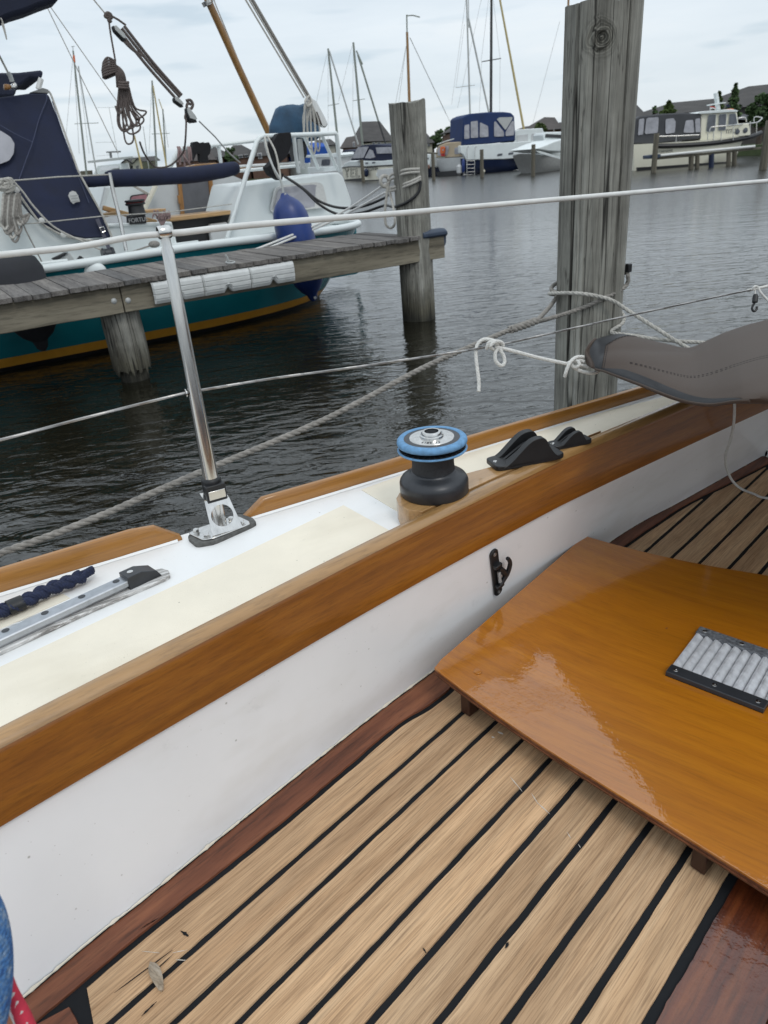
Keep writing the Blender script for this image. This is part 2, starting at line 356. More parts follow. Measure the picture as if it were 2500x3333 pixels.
# ================================================================== the setting
m, t, b = base('water_surface')
setp(b, Roughness=.02, IOR=1.42); b.inputs['Base Color'].default_value = (.010, .0095, .006, 1)
b.inputs['Specular IOR Level'].default_value = .75
c = t.nodes.new('ShaderNodeTexCoord')
def wav(sc, ang, det, stretch):
    m1 = t.nodes.new('ShaderNodeMapping'); m1.inputs['Rotation'].default_value = (0, 0, R(ang)); t.links.new(c.outputs['Object'], m1.inputs[0])
    m2 = t.nodes.new('ShaderNodeMapping'); m2.inputs['Scale'].default_value = (1, stretch, 1); t.links.new(m1.outputs[0], m2.inputs[0])
    n = t.nodes.new('ShaderNodeTexNoise'); n.inputs['Scale'].default_value = sc; n.inputs['Detail'].default_value = det; n.inputs['Roughness'].default_value = .5; n.inputs['Distortion'].default_value = .6
    t.links.new(m2.outputs[0], n.inputs['Vector']); return n.outputs['Fac']
p = None
gp_ = t.nodes.new('ShaderNodeNewGeometry'); vl = t.nodes.new('ShaderNodeVectorMath'); vl.operation = 'LENGTH'; t.links.new(gp_.outputs['Position'], vl.inputs[0])
calm = t.nodes.new('ShaderNodeMapRange'); calm.inputs['From Min'].default_value = 3.5; calm.inputs['From Max'].default_value = 14; calm.inputs['To Min'].default_value = 1; calm.inputs['To Max'].default_value = .30; t.links.new(vl.outputs['Value'], calm.inputs[0])
for sc, an, de, st, stg, di in ((1.0, 12, 2, 2.4, 1, .030), (3.6, -8, 3, 2.4, 1, .021), (10, 20, 3, 2.0, 1, .0040)):
    p = bumpn(t, b, wav(sc, an, de, st), stg, di, p); t.links.new(calm.outputs[0], p.node.inputs['Strength'])
rgh = t.nodes.new('ShaderNodeMapRange'); rgh.inputs['From Min'].default_value = 7; rgh.inputs['From Max'].default_value = 26; rgh.inputs['To Min'].default_value = .02; rgh.inputs['To Max'].default_value = .26; t.links.new(vl.outputs['Value'], rgh.inputs[0]); t.links.new(rgh.outputs[0], b.inputs['Roughness'])
M['water'] = m
mb = MB(); mb.add([(-700, -60, 0), (700, -60, 0), (700, 1200, 0), (-700, 1200, 0)], [(0, 1, 2, 3)])
build('water', mb, M['water'], kind='structure', loc=(0, 0, 0), flat=True)
m = plain('bank_grass', (.055, .075, .028), .95, var=.4, vs=.6, bump=.05, bs=4); M['grass'] = m
mb = MB(); edge = [(-260, 78), (-60, 80), (-8, 82), (14, 78), (22, 58), (24, 46), (40, 47), (260, 50)]
pts = [Vector((x, y, .55)) for x, y in edge]
mb.prism([Vector((-260, 1100, .55)), Vector((260, 1100, .55))] + pts[::-1], (0, 0, -1.2)); build('bank', mb, M['grass'], kind='structure', loc=(0, 0, 0), flat=True)

# ================================================================== our own boat
UB = Vector((.885, .465, 0)).normalized(); VB = Vector((-UB.y, UB.x, 0))
def bp(u, v, z=0): return UB * u + VB * v + Vector((0, 0, z))
def buv(p): return p.dot(UB), p.dot(VB)
DZ = .90; FZ = .54
boat = thing('sailing_boat', 'white sailing boat in the foreground with varnished coaming and teak slatted cockpit floor', 'sailboat', bp(.5, 1.0, 0))
coam = [(-1.2, .682), (-.6, .803), (-.14, .914), (.14, .979), (.557, 1.073), (1.014, 1.160), (1.24, 1.193), (1.7, 1.246), (2.06, 1.284), (2.42, 1.322)]
floorv = [(-1.2, .50), (-.23, .852), (-.017, .920), (.404, 1.05), (.70, 1.13), (1.47, 1.322), (1.83, 1.372), (2.33, 1.44), (2.42, 1.452)]
def smtab(tab, k=5):
    P = smooth([Vector((a, b_, 0)) for a, b_ in tab], k); return [(p.x, p.y) for p in P]
coam_s = smtab(coam); floor_s = smtab(floorv)
vc = lambda u: interp(coam_s, u)
vf = lambda u: interp(floor_s, u)
UE = 2.335       # the bulkhead that closes the cockpit
def urange(a, b_, st):
    n = max(2, int(round((b_ - a) / st))); return [a + (b_ - a) * i / n for i in range(n + 1)]
# hull side below the toe rail (seen only from elsewhere, and in the water)
mb = MB(); rows = []
for u in urange(-1.4, 4.2, .2):
    vt = 1.465 - .035 * max(0, u - 1.6) ** 2 * 1.2
    rows.append([bp(u, vt, DZ - .002), bp(u, vt + .012, DZ - .06), bp(u, vt - .01, .5), bp(u, vt - .09, .2), bp(u, vt - .22, -.1), bp(u, vt - .5, -.4)])
mb.grid(rows); build('hull_side', mb, M['gel'], boat)
# side deck
mb = MB(); rows = []
for u in urange(-1.4, 4.2, .1):
    vt = 1.465 - .042 * max(0, u - 1.6) ** 2
    rows.append([bp(u, vc(min(u, 2.42)) + .02, DZ), bp(u, vt, DZ), bp(u, vt, DZ - .03)])
mb.grid(rows); build('side_deck', mb, M['deck_white'], boat)
# toe rail: two lengths with the stanchion gap between
def toe(u0, u1, s0, s1, hgt):
    mb = MB(); rows = []
    us = urange(u0, u1, .05)
    for u in us:
        vt = 1.440 - .042 * max(0, u - 1.6) ** 2
        e = 1.0; q0 = (u - u0); q1 = (u1 - u)
        if s0 and q0 < s0: e = .15 + .85 * (q0 / s0) ** .8
        if s1 and q1 < s1: e = .12 + .88 * (q1 / s1) ** .8
        h = hgt * e; wv = .0015 * math.sin(u * 7)
        rows.append([bp(u, vt, DZ + .001), bp(u, vt + .003, DZ + h * .85 + wv), bp(u, vt + .007, DZ + h + wv), bp(u, vt + .019, DZ + h + wv), bp(u, vt + .024, DZ + h * .85), bp(u, vt + .022, DZ - .05)])
    mb.grid(rows, True); n = len(rows[0]); k = len(mb.v) - n
    mb.f.append(tuple(range(n))); mb.f.append(tuple(range(k, k + n)))
    return build('toe_rail', mb, M['rail_wood'], boat, bevel=.002)
a = buv(pz(597, 1761, DZ))[0]; toe(-1.4, a, 0, .06, .052)
a = buv(pz(800, 1694, DZ))[0]; tr = toe(a, 4.1, .02, 0, .040)
# thin bead of old paint and sealant along the rail
mb = MB()
for (u0, u1) in ((-1.4, .24), (.40, 4.0)):
    rows = []
    for u in urange(u0, u1, .02):
        vt = 1.440 - .042 * max(0, u - 1.6) ** 2; w_ = .005 + .003 * mnoise.noise(Vector((u * 14, 3, 0)))
        rows.append([bp(u, vt - w_, DZ + .0008), bp(u, vt - w_ * .4, DZ + .0035), bp(u, vt - .0005, DZ + .004 + w_ * .3)])
    mb.grid(rows)
build('paint_bead', mb, M['deck_white'], boat)
# coaming board
mb = MB(); rows = []
prof = [(.004, .818), (-.003, .821), (-.005, .829), (-.006, .866), (-.003, .875), (-.003, .930), (.000, .942), (.007, .950), (.026, .952), (.032, .947), (.037, .89)]
for u in urange(-1.3, UE + .02, .03):
    rows.append([bp(u, vc(u) + dv, z) for dv, z in prof])
mb.grid(rows, True); k = len(mb.v) - len(prof); mb.f += [tuple(range(len(prof))), tuple(range(k, k + len(prof)))]
co = build('coaming', mb, M['varnish'], boat, ang=50)
mb = MB(); mb.grid([[bp(u, vc(u) + dv, z) for dv, z in ((-.0015, .9405), (.0005, .9440), (.0075, .9520), (.026, .9540), (.0325, .9490))] for u in urange(-1.3, UE + .01, .03)]); build('coaming_lit_edge', mb, M['block_wood'], boat, ang=60)  # paler wood strip paints in the sky light on the coaming's upward face
for x, y in ((450, 2375), (362, 2410), (1148, 1958), (1790, 1628), (840, 2140), (137, 2527)):
    mb = MB(); best = None
    for zz in (.82, .84, .86, .88, .90, .92):
        q = pz(x, y, zz); u, v = buv(q); d = abs(v - vc(u))
        if best is None or d < best[0]: best = (d, u, zz)
    d, u, zz = best; r_ = .0085 if x in (450,) else .006
    mb.lathe(bp(u, vc(u) - .0032, zz), [(r_, -.004), (r_, .0), (r_ * .85, .0004)], 16, ax=-VB)
    build('wooden_plug', mb, M['varnish'], co)
# white cockpit side under the coaming
mb = MB(); rows = []
for u in urange(-1.3, UE, .04):
    a, b_ = vc(u) + .006, vf(u)
    rows.append([bp(u, a, .83), bp(u, a, .818)] + [bp(u, a + (b_ - a) * k, .818 - (.818 - FZ + .004) * k) for k in (.15, .4, .7, .9, .97)] + [bp(u, b_ - .001, FZ - .012)])
mb.grid(rows); build('cockpit_side', mb, M['panel_white'], boat)
# ragged paint edge and dark joint where side meets floor
mb = MB(); rows = []
for u in urange(-1.3, UE, .006):
    n_ = mnoise.noise(Vector((u * 40, 0, 0))); n2_ = mnoise.noise(Vector((u * 110, 5, 0)))
    w_ = max(.0002, .0014 + .0020 * n_ + .0016 * n2_)
    b_ = vf(u); rows.append([bp(u, b_ - .0015 - w_ * .2, FZ + .003 + w_ * 2.2), bp(u, b_ - .003, FZ + .0035 + w_ * 1.2), bp(u, b_ - .0018 - w_, FZ + .001)])
mb.grid(rows); build('paint_edge', mb, M['cream'], boat)
mb = MB(); rows = []
for u in urange(-1.3, UE, .01):
    w_ = .004 + .0018 * mnoise.noise(Vector((u * 30, 9, 0))); b_ = vf(u); rows.append([bp(u, b_ + .002, FZ + .0022), bp(u, b_ - .0015 - w_, FZ + .0024)])
mb.grid(rows); build('dark_joint', mb, M['caulk'], boat)
# bulkhead with the scupper pipe
mb = MB(); c0 = bp(UE, vf(UE) + .02, FZ - .01); rd = (-VB * .96 + UB * .28).normalized()
mb.prism([c0, c0 + rd * 1.6, c0 + rd * 1.6 + Z3 * .30, c0 + Z3 * .30], UB * .03); build('cockpit_bulkhead', mb, M['panel_white'], boat)
mb = MB(); mb.prism([c0 + Z3 * .262 - UB * .004, c0 + rd * 1.6 + Z3 * .262 - UB * .004, c0 + rd * 1.6 + Z3 * .43 - UB * .004, c0 + Z3 * .43 - UB * .004], UB * .03); build('bulkhead_trim', mb, M['varnish'], boat, bevel=.006)
VPB = VPlane(c0, c0 + rd)
sc = VPB.px(2482, 1468); mb = MB(); nn = VPB.n
mb.lathe(sc - nn * .012, [(.028, 0), (.030, .006), (.030, .013)], 28, ax=nn, cap=False); mb.lathe(sc - nn * .013, [(.022, 0), (.028, 0)], 28, ax=nn, cap=False); mb.lathe(sc - nn * .013, [(.022, 0), (.022, .010)], 28, ax=nn, cap=False)
sp = build('scupper_pipe', mb, M['deck_white'], boat)
mb = MB(); mb.lathe(sc - nn * .004, [(.0219, 0), (.0219, .001)], 28, ax=nn); build('pipe_mouth', mb, M['caulk'], sp)
# ---- cockpit floor: caulked teak slats inside mahogany margins
SL = .287
def seam(k, u): return .783 - .0735 * (k - 1) + SL * u - .0016 * (k - 5) * (u - .4)
seam0 = smtab([(-.30, .77), (-.12, .829), (.0, .864), (.11, .893), (.23, .926), (.37, .969), (.53, 1.019), (.66, 1.040), (1.0, 1.155), (1.47, 1.272), (1.65, 1.31), (1.82, 1.342), (2.08, 1.362), (2.33, 1.385)], 4)
v0 = lambda u: interp(seam0, u)
ENDU = lambda v: -.163 + .02 * (0.81 - v) / .040 * .5   # left end of the slats
fl = MB()
fl.add([bp(-1.3, .45, FZ - .003), bp(-1.3, -1.3, FZ - .003), bp(UE, -1.3, FZ - .003), bp(UE, 1.46, FZ - .003), bp(1.2, 1.26, FZ - .003), bp(.3, 1.04, FZ - .003), bp(-.25, .86, FZ - .003)], [tuple(range(7))])
floor = build('cockpit_floor', fl, M['caulk'], boat, flat=True)
sl = MB(); random.seed(3)
def nz(u, k, s, f): return s * (mnoise.noise(Vector((u * f, k * 3.7, 1))) + .5 * mnoise.noise(Vector((u * f * 3.1, k * 9.1, 4))))
for k in range(0, 10):
    g = .0052 if k else .0062
    if k >= 5: g = .006
    us = []; u = -.25
    rows = []
    for u in urange(-.24, UE - .012, .008):
        hi = (v0(u) if k == 0 else seam(k, u))
        hi = min(hi, v0(u) + 0) - g / 1.0 + nz(u, k, .0012, 16)
        lo = seam(k + 1, u) + g / 1.0 + nz(u, k + 40, .0012, 16)
        if k == 9: pass
        if hi - lo < .002: 
            if rows: break
            continue
        vm = (hi + lo) / 2
        if u < ENDU(vm) + .010 + nz(vm * 3 + k, 77, .004, 12): continue
        rows.append([bp(u, hi, FZ - .003), bp(u, hi - .0008, FZ), bp(u, lo + .0008, FZ), bp(u, lo, FZ - .003)])
    if len(rows) < 3: continue
    if k == 9: continue
    # ragged start
    sl.grid(rows); n = len(rows) * 4; sl.f.append(tuple(len(sl.v) - n + i for i in range(4)))
build('teak_slat', sl, M['teak'], floor, ang=60)
mb = MB(); rows = []
for u in urange(-1.28, UE - .003, .008):
    a = vf(u) - .004; lo = (v0(u) if u > -.1 else v0(-.1) + .31 * (u + .1)) + .006 + nz(u, 90, .0016, 20)
    rows.append([bp(u, a, FZ + .001), bp(u, lo + .001, FZ + .001), bp(u, lo, FZ - .003)])
mb.grid(rows); build('margin_board', mb, M['mahogany'], floor, ang=60)
mb = MB(); rows = []
for v in urange(-.4, .80, .01):
    e = ENDU(v) - .011 + nz(v, 60, .002, 18)
    rows.append([bp(-1.25, v + .015, FZ + .0005), bp(e, v, FZ + .0005), bp(e + .001, v, FZ - .003)])
mb.grid(rows); build('margin_board', mb, M['mahogany'], floor, ang=60)
mb = MB(); rows = []
for u in urange(-.20, UE - .02, .01):
    hi = seam(9, u) - .0085 + nz(u, 51, .0022, 24); rows.append([bp(u, hi, FZ - .003), bp(u, hi - .001, FZ + .001), bp(u, hi - .05, FZ + .0015), bp(u, hi - .112, FZ + .001), bp(u, hi - .114, FZ - .003)])
mb.grid(rows); build('margin_board', mb, M['mahogany_gloss'], floor, ang=60)
mb = MB(); rows = []
for u in urange(-.20, UE - .02, .05):
    hi = seam(9, u) - .1265; rows.append([bp(u, hi, FZ - .003), bp(u, hi - .001, FZ + .004), bp(u, hi - .35, FZ + .004), bp(u, hi - .351, FZ - .01)])
mb.grid(rows); build('cover_board', mb, M['varnish'], floor, ang=60)
# smears of caulk, chips and pale scuffs on the slats
random.seed(21)
def smear(x, y, lx, ly, w_, m_, name, par=floor):
    a, b_ = pz(x, y, FZ + .0006), pz(x + lx, y + ly, FZ + .0006); d = (b_ - a); s_ = Vector((-d.y, d.x, 0)).normalized(); n_ = 7; L_ = []; R_ = []
    for i in range(n_ + 1):
        p = a.lerp(b_, i / n_); e = math.sin(math.pi * (i + .3) / (n_ + .6)) * w_ * random.uniform(.4, 1.1); L_.append(p + s_ * e); R_.append(p - s_ * e * .8)
    mb = MB(); mb.prism(L_ + R_[::-1], (0, 0, .0004)); return build(name, mb, m_, par, flat=True)
for x, y, lx, ly, w_ in ((372, 3232, 190, -140, .0014), (588, 3030, 26, 18, .004), (505, 3160, 60, -55, .0010), (460, 3308, 50, -48, .002), (1376, 3085, 12, 18, .002), (1655, 3065, -10, 22, .0025), (520, 2986, -70, 42, .002)): smear(x, y, lx, ly, w_, M['caulk'], 'caulk_smear')
M['scuff'] = plain('pale_scuff', (.62, .57, .50), .9, var=.1)
for x, y, lx, ly, w_ in ((1660, 2528, 40, 48, .0012), (1730, 2582, 22, 36, .001), (1748, 2612, 42, 38, .0012), (1620, 2382, 18, 8, .003), (1600, 2398, 10, 4, .002), (1845, 2708, 14, 22, .0007), (460, 3096, 60, 6, .0007), (560, 3102, 50, -10, .0006), (572, 3124, 34, 2, .0007), (1882, 2748, 8, 12, .0006)): smear(x, y, lx, ly, w_, M['scuff'], 'pale_scuff')
# ---- cream anti-slip panels on the side deck
def deck(x, y, dz=.0): return pz(x, y, DZ + dz)
def sheet(name, pts, m, th=.0015, parent=boat, zoff=.0, f=.0):
    P = [Vector(p) for p in pts]; P = [Vector((p.x, p.y, DZ + zoff)) for p in P]
    if f: P = rounded(P, f)
    mb = MB(); mb.prism(P, (0, 0, th)); return build(name, mb, m, parent, flat=True)
cedge = [bp(u, vc(u) + .0385) for u in urange(-1.2, .60, .1)]
c1288 = buv(deck(1288, 1732))
A = [deck(0, 2173), deck(600, 1893), deck(1118, 1646)] + [bp(u, vc(u) + .0385) for u in urange(-.9, c1288[0], .1)][::-1]
a0 = buv(A[0]); A.append(bp(-.9, vc(-.9) + .30))
sheet('antislip_panel', A, M['cream'])
B = [deck(1176, 1595), deck(1336, 1538), deck(1603, 1446), deck(1800, 1382), deck(2120, 1304), bp(2.3, 1.40), bp(2.3, vc(2.3) + .055)] + [bp(u, vc(u) + .0385) for u in urange(c1288[0] + .06, 2.2, .1)][::-1]
sheet('antislip_panel', B, M['cream'])
sheet('antislip_panel', [deck(-300, 2130), deck(0, 2002), deck(205, 1934), deck(228, 1948), deck(0, 2050), deck(-300, 2180)], M['cream'])
# ---- track
pad = [deck(-300, 2270), deck(0, 2136), deck(300, 1996), deck(540, 1893), deck(556, 1882), deck(552, 1868), deck(530, 1861), deck(430, 1880), deck(0, 2062), deck(-300, 2190)]
m, t, b = base('worn_whitewashed_wood'); c_ = coord(t, BOATANG + 2, (1 / 22, 1, 1)); f = _noise(t, 190, 6, .75, c_); g = _noise(t, 9, 3, .5, coord(t))
cc = _ramp(t, f, [(.42, (.10, .09, .08)), (.52, (.32, .30, .28)), (.60, (.72, .72, .71))]); k_ = _ramp(t, g, [(.34, (0, 0, 0)), (.66, (.9, .9, .9))])
t.links.new(mixc(t, k_, cc, (.70, .70, .69)), b.inputs['Base Color']); setp(b, Roughness=.9); bumpn(t, b, f, .7, .0012); M['worn'] = m
mb = MB(); mb.prism([Vector((p.x, p.y, DZ)) for p in pad], (0, 0, .009)); trk = build('jib_track', mb, M['worn'], boat, bevel=.002)
zt = DZ + .028
E0, E1 = pz(-300, 2188, zt), pz(405, 1869, zt); L0, L1 = pz(-300, 2218, zt), pz(439, 1882, zt)
td = (E1 - E0).normalized(); tn = Vector((-td.y, td.x, 0)); wd = abs((L1 - E1).dot(tn)) * .95; c1 = (E1 + L1) / 2; c0_ = c1 - td * 1.2
def rail_prof(c): 
    h = wd / 2; return [c + tn * a + Z3 * z for a, z in ((-h, -.002), (-h, -.011), (-h * .55, -.013), (-h * .55, -.0195), (h * .55, -.0195), (h * .55, -.013), (h, -.011), (h, -.002), (h - .002, 0), (-h + .002, 0))]
mb = MB(); mb.prism(rail_prof(c0_), td * (c1 - c0_).length); al = build('track_rail', mb, M['track'], trk, ang=20)
for x, y in ((18, 2052), (146, 1995), (266, 1942), (378, 1892)):
    mb = MB(); mb.lathe(pz(x, y, zt) + Z3 * .0003, [(.0068, 0), (.0045, -.0001)], 20); build('screw_hole', mb, M['gunmetal'], al)
mb = MB(); e0 = c1 - td * .012; h = wd / 2 + .003
ps = [(-.0, 0.002), (.0, .008), (.03, .008), (.06, -.004), (.068, -.018), (.068, -.0195), (0, -.0195)]
for a in (0,):
    mb.prism([e0 - tn * h + td * x + Z3 * z for x, z in ps], tn * (2 * h))
es = build('end_stop', mb, M['gunmetal'], trk, bevel=.003)
mb = MB(); mb.lathe(e0 + td * .015 + Z3 * .0082, [(.006, 0), (.006, .0008), (.004, .0005), (.001, -.001)], 18); build('screw', mb, M['steel'], es)
# ---- winch block and winch
BZ = .952
U1 = [pz(*q, BZ) for q in ((1394, 1684), (1330, 1660), (1298, 1641), (1290, 1622), (1300, 1604), (1340, 1588), (1420, 1566), (1516, 1541), (1607, 1517), (1720, 1480), (1850, 1442), (1920, 1424), (1975, 1414), (2015, 1403))]
ue = buv(U1[-1])[0]; us_ = buv(U1[0])[0]
U1 = [q if buv(q)[1] > vc(buv(q)[0]) + .040 else bp(buv(q)[0], vc(buv(q)[0]) + .040, q.z) for q in U1]
poly = U1[1:-2] + [bp(u, vc(u) + .0385) for u in urange(us_ + .005, ue - .03, .06)][::-1]
mb = MB(); mb.prism([Vector((p.x, p.y, DZ + .001)) for p in poly], (0, 0, BZ - DZ - .001)); build('winch_block', mb, M['block_wood'], boat, bevel=.003)
wc = pz(1414, 1598, BZ); wd_ = (wc - CAMP).dot(FW); WR = 113 * wd_ / FPX * .985
def proj(p):
    v = p - CAMP; k = v.dot(FW); return CX + FPX * v.dot(RT) / k, CY - FPX * v.dot(UP) / k
WH = min([i * .001 for i in range(60, 260)], key=lambda k: abs(proj(wc + Z3 * k)[1] - 1420))
print('winch R,H', WR, WH, 'depth', wd_)
hub = bpy.data.objects.new('winch', None); COL.objects.link(hub); hub.parent = boat; hub.location = wc - boat.location
def lz(pr): return [(r * WR, h_ * WH) for r, h_ in pr]
mb = MB(); mb.lathe(wc, lz([(.97, 0), (1.0, .02), (1.0, .20), (.985, .235), (.93, .285), (.80, .335), (.70, .365), (.655, .39), (.635, .41)]), 64); build('base_skirt', mb, M['gunmetal'], hub, ang=60)
M['drum'] = plain('knurled_drum', (.028, .029, .032), .6, metal=.2, var=.3, vs=200, bump=.0012, bs=1400)
mb = MB(); mb.lathe(wc, lz([(.625, .395), (.605, .5), (.60, .62), (.61, .76), (.63, .79)]), 64); build('drum', mb, M['drum'], hub)
mb = MB(); mb.lathe(wc, lz([(.60, .755), (.86, .76), (.985, .775), (1.0, .79), (.985, .805), (.93, .808)]), 64); build('lower_jaw', mb, M['blue_rubber'], hub, ang=60)
mb = MB(); mb.lathe(wc, lz([(.95, .809), (.6, .82), (.6, .89), (.80, .885)]), 64, cap=False)
for k in range(36):
    g = 2 * math.pi * k / 36; d_ = Vector((math.cos(g), math.sin(g), 0)); mb.box(wc + d_ * WR * .84 + Z3 * WH * .818, d_ * WR * .10, d_.cross(Z3) * WR * .018, Z3 * WH * .006)
build('self_tailing_jaw', mb, M['gunmetal'], hub)
mb = MB(); mb.lathe(wc, lz([(.78, .875), (.93, .88), (.985, .89), (1.0, .92), (.99, .955), (.95, .98), (.88, .99), (.80, .985), (.79, .975)]), 72, cap=False); build('top_ring', mb, M['blue_rubber'], hub, ang=70)
mb = MB(); mb.lathe(wc, lz([(.80, .93), (.80, .978), (.60, .985)]), 64); tp = build('top_cap', mb, M['gunmetal'], hub)
mb = MB(); mb.lathe(wc, lz([(.64, .983), (.63, .992), (.36, .997), (.34, 1.0), (.33, 1.03), (.29, 1.04), (.285, 1.07), (.265, 1.09), (.20, 1.092), (.195, 1.05)]), 64, cap=False); build('hub', mb, M['steel'], hub, ang=30)
mb = MB(); pts = []
for k in range(16):
    g = 2 * math.pi * k / 16; r_ = WR * (.20 if k % 2 == 0 else .145); pts.append(wc + Vector((math.cos(g) * r_, math.sin(g) * r_, WH * 1.074)))
mb.prism(pts, (0, 0, WH * .012)); build('handle_socket', mb, M['caulk'], hub, flat=True)
vd = (Vector((wc.x, wc.y, 0))).normalized()
for i, ch in enumerate('SIZE 16'):
    if ch == ' ': continue
    g = -2.2 + i * .16; d_ = Vector((math.cos(g), math.sin(g), 0)); writing('engraved_letter', ch, .0085, M['ink'], hub, wc + d_ * WR * .50 + Z3 * WH * .998, d_.cross(Z3) * -1, -d_, .0002)
# ---- two black fairleads on the block
def fairlead(x0, y0, x1, y1, sc_=1.0):
    p0, p1 = pz(x0, y0, BZ), pz(x1, y1, BZ); ax = (p1 - p0); Lg = ax.length; ax.normalize(); sd_ = Vector((-ax.y, ax.x, 0)); W = Lg * .40
    o = bpy.data.objects.new('rope_clutch', None); COL.objects.link(o); o.parent = boat; o.location = p0 - boat.location
    mb = MB(); mb.prism(rounded([p0 + sd_ * a + ax * b_ for a, b_ in ((0, 0), (W, 0), (W, Lg), (0, Lg))], .18), (0, 0, .012)); build('base_plate', mb, M['black'], o, bevel=.002)
    pr = [(.08, .010), (.20, .032), (.32, .066), (.44, .100), (.53, .116), (.63, .119), (.70, .108), (.77, .066), (.85, .030), (.93, .014), (.93, .008)]
    pr = [(a * Lg, z * Lg / .20 * .60) for a, z in pr]
    S_ = smooth([Vector((a, 0, z)) for a, z in pr[:-1]], 4)
    for j, (wa, wb, kz) in enumerate(((.0, .27, 1.0), (.73, 1.0, 1.0), (.36, .46, .72), (.54, .64, .72))):
        mb = MB(); mb.prism([p0 + ax * q.x + sd_ * (W * wa) + Z3 * max(.008, q.z * kz) for q in S_] + [p0 + ax * (.93 * Lg) + sd_ * W * wa + Z3 * .006, p0 + ax * (.1 * Lg) + sd_ * W * wa + Z3 * .006], sd_ * (W * (wb - wa)))
        build('cheek' if j < 2 else 'jaw', mb, M['black'], o, bevel=.0022, ang=50)
    mb = MB()
    for b_ in (.06,): mb.lathe(p0 + ax * Lg * b_ + sd_ * W * .5 + Z3 * .0121, [(.0052, 0), (.0045, .0016), (.0015, .0012), (.001, .0004)], 16)
    build('screw', mb, M['steel'], o)
fairlead(1620, 1538, 1842, 1492); fairlead(1806, 1470, 1930, 1443)
# ---- stanchion with its bracket
ft = deck(709, 1722); su, sv = buv(ft)
SB = VPlane(bp(-2, sv), bp(4, sv))
topp = SB.px(533, 748); lowp = SB.px(688, 1565)
st = bpy.data.objects.new('stanchion', None); COL.objects.link(st); st.parent = boat; st.location = ft - boat.location
print('stanchion', topp, lowp, ft)
base_c = [deck(*q) for q in ((612, 1760), (640, 1784), (700, 1774), (837, 1712), (825, 1697), (780, 1684), (640, 1730))]
mb = MB(); mb.prism(rounded([Vector((p.x, p.y, DZ)) for p in base_c], .2), (0, 0, .010)); build('rubber_pad', mb, plain('grey_rubber_pad', (.10, .10, .095), .9, var=.4, vs=80, bump=.001, bs=300), st, bevel=.001)
pc = [pz(x, y, DZ + .012) for x, y in ((613, 1737), (660, 1759), (700, 1752), (814, 1706), (812, 1698), (778, 1682), (745, 1686), (640, 1722))]
mb = MB(); mb.prism(rounded([Vector((p.x, p.y, DZ + .0105)) for p in pc], .15), (0, 0, .003)); build('foot_plate', mb, M['steel'], st, bevel=.001)
mb = MB(); dn = (lowp - topp).normalized()
up_ = (topp - lowp); tubebase = lowp + dn * ((lowp.z - DZ - .012) / -dn.z)
mb.tube([tubebase + Z3 * .0, lowp, lowp.lerp(topp, .5), topp - up_.normalized() * .035, topp - up_.normalized() * .030, topp - up_.normalized() * .012, topp], [.0165, .0165, .0135, .0112, .0095, .0090, .0088], 32); build('tube', mb, M['steel'], st, ang=40)
mb = MB(); cc_ = topp; mb.lathe(cc_ - UB * .012 - Z3 * .004, [(.0105, 0), (.0118, .002), (.0118, .022), (.0105, .024)], 24, ax=UB, cap=False); build('top_eye', mb, M['steel'], st)
ax = (topp - lowp).normalized()
mb = MB(); mb.lathe(lowp - ax * .030, [(.021, 0), (.022, .004), (.0215, .034), (.019, .038), (.0175, .039)], 28, ax=ax)
vdv = (-VB)
bc = lowp - ax * .020 + vdv * .020
mb.box(bc, UB * .022, VB * .008, ax * .019); build('black_sleeve', mb, M['black'], st, bevel=.003)
mb = MB(); mb.box(bc + vdv * .0095 - ax * .002, UB * .0185, VB * .0015, ax * .010); build('roller', mb, M['steel'], st, bevel=.001)
# bracket plate with the round hole
tp_l, tp_r = SB.px(665, 1632, -.02), SB.px(744, 1618, -.02)
bl, br = pz(692, 1745, DZ + .014), pz(790, 1716, DZ + .014)
cen = (tp_l + tp_r + bl + br) / 4; N = 40
ring = []; quad = [bl, br, tp_r, tp_l]
exu = (br - bl).normalized(); nrm = exu.cross((tp_l - bl)).normalized(); eyu = nrm.cross(exu)
hr = 36 * (cen - CAMP).dot(FW) / FPX
out2 = []
Q = [((q - cen).dot(exu), (q - cen).dot(eyu)) for q in quad]
def hitq(dx, dy):
    best = 9
    for (x1, y1), (x2, y2) in zip(Q, Q[1:] + Q[:1]):
        ex, ey = x2 - x1, y2 - y1; den = dx * ey - dy * ex
        if abs(den) < 1e-12: continue
        t_ = (x1 * ey - y1 * ex) / den; s_ = (x1 * dy - y1 * dx) / den
        if t_ > 0 and -1e-6 <= s_ <= 1 + 1e-6: best = min(best, t_)
    return best
angs = sorted([2 * math.pi * k / N for k in range(N)] + [math.atan2(y, x) % (2 * math.pi) for x, y in Q])
hc = (.0, -.002)
mb = MB(); vs = []
for off in (0, .002):
    for g in angs:
        dx, dy = math.cos(g), math.sin(g); k = hitq(dx, dy)
        vs.append(cen + exu * (dx * hr) + eyu * (dy * hr) + nrm * off); vs.append(cen + exu * (dx * k) + eyu * (dy * k) + nrm * off)
n = len(angs); fs = []
for i in range(n):
    j = (i + 1) % n; a, b_, c_, d_ = 2 * i, 2 * i + 1, 2 * j + 1, 2 * j; fs.append((a, b_, c_, d_)); fs.append(tuple(x + 2 * n for x in (d_, c_, b_, a))); fs.append((a, d_, d_ + 2 * n, a + 2 * n)); fs.append((b_, b_ + 2 * n, c_ + 2 * n, c_))
mb.add(vs, fs)
mb.prism([tp_l, tp_r, tp_r + VB * .03 + Z3 * .006, tp_l + VB * .03 + Z3 * .006], (0, 0, .002))
build('bracket', mb, M['steel'], st, ang=30)
mb = MB()
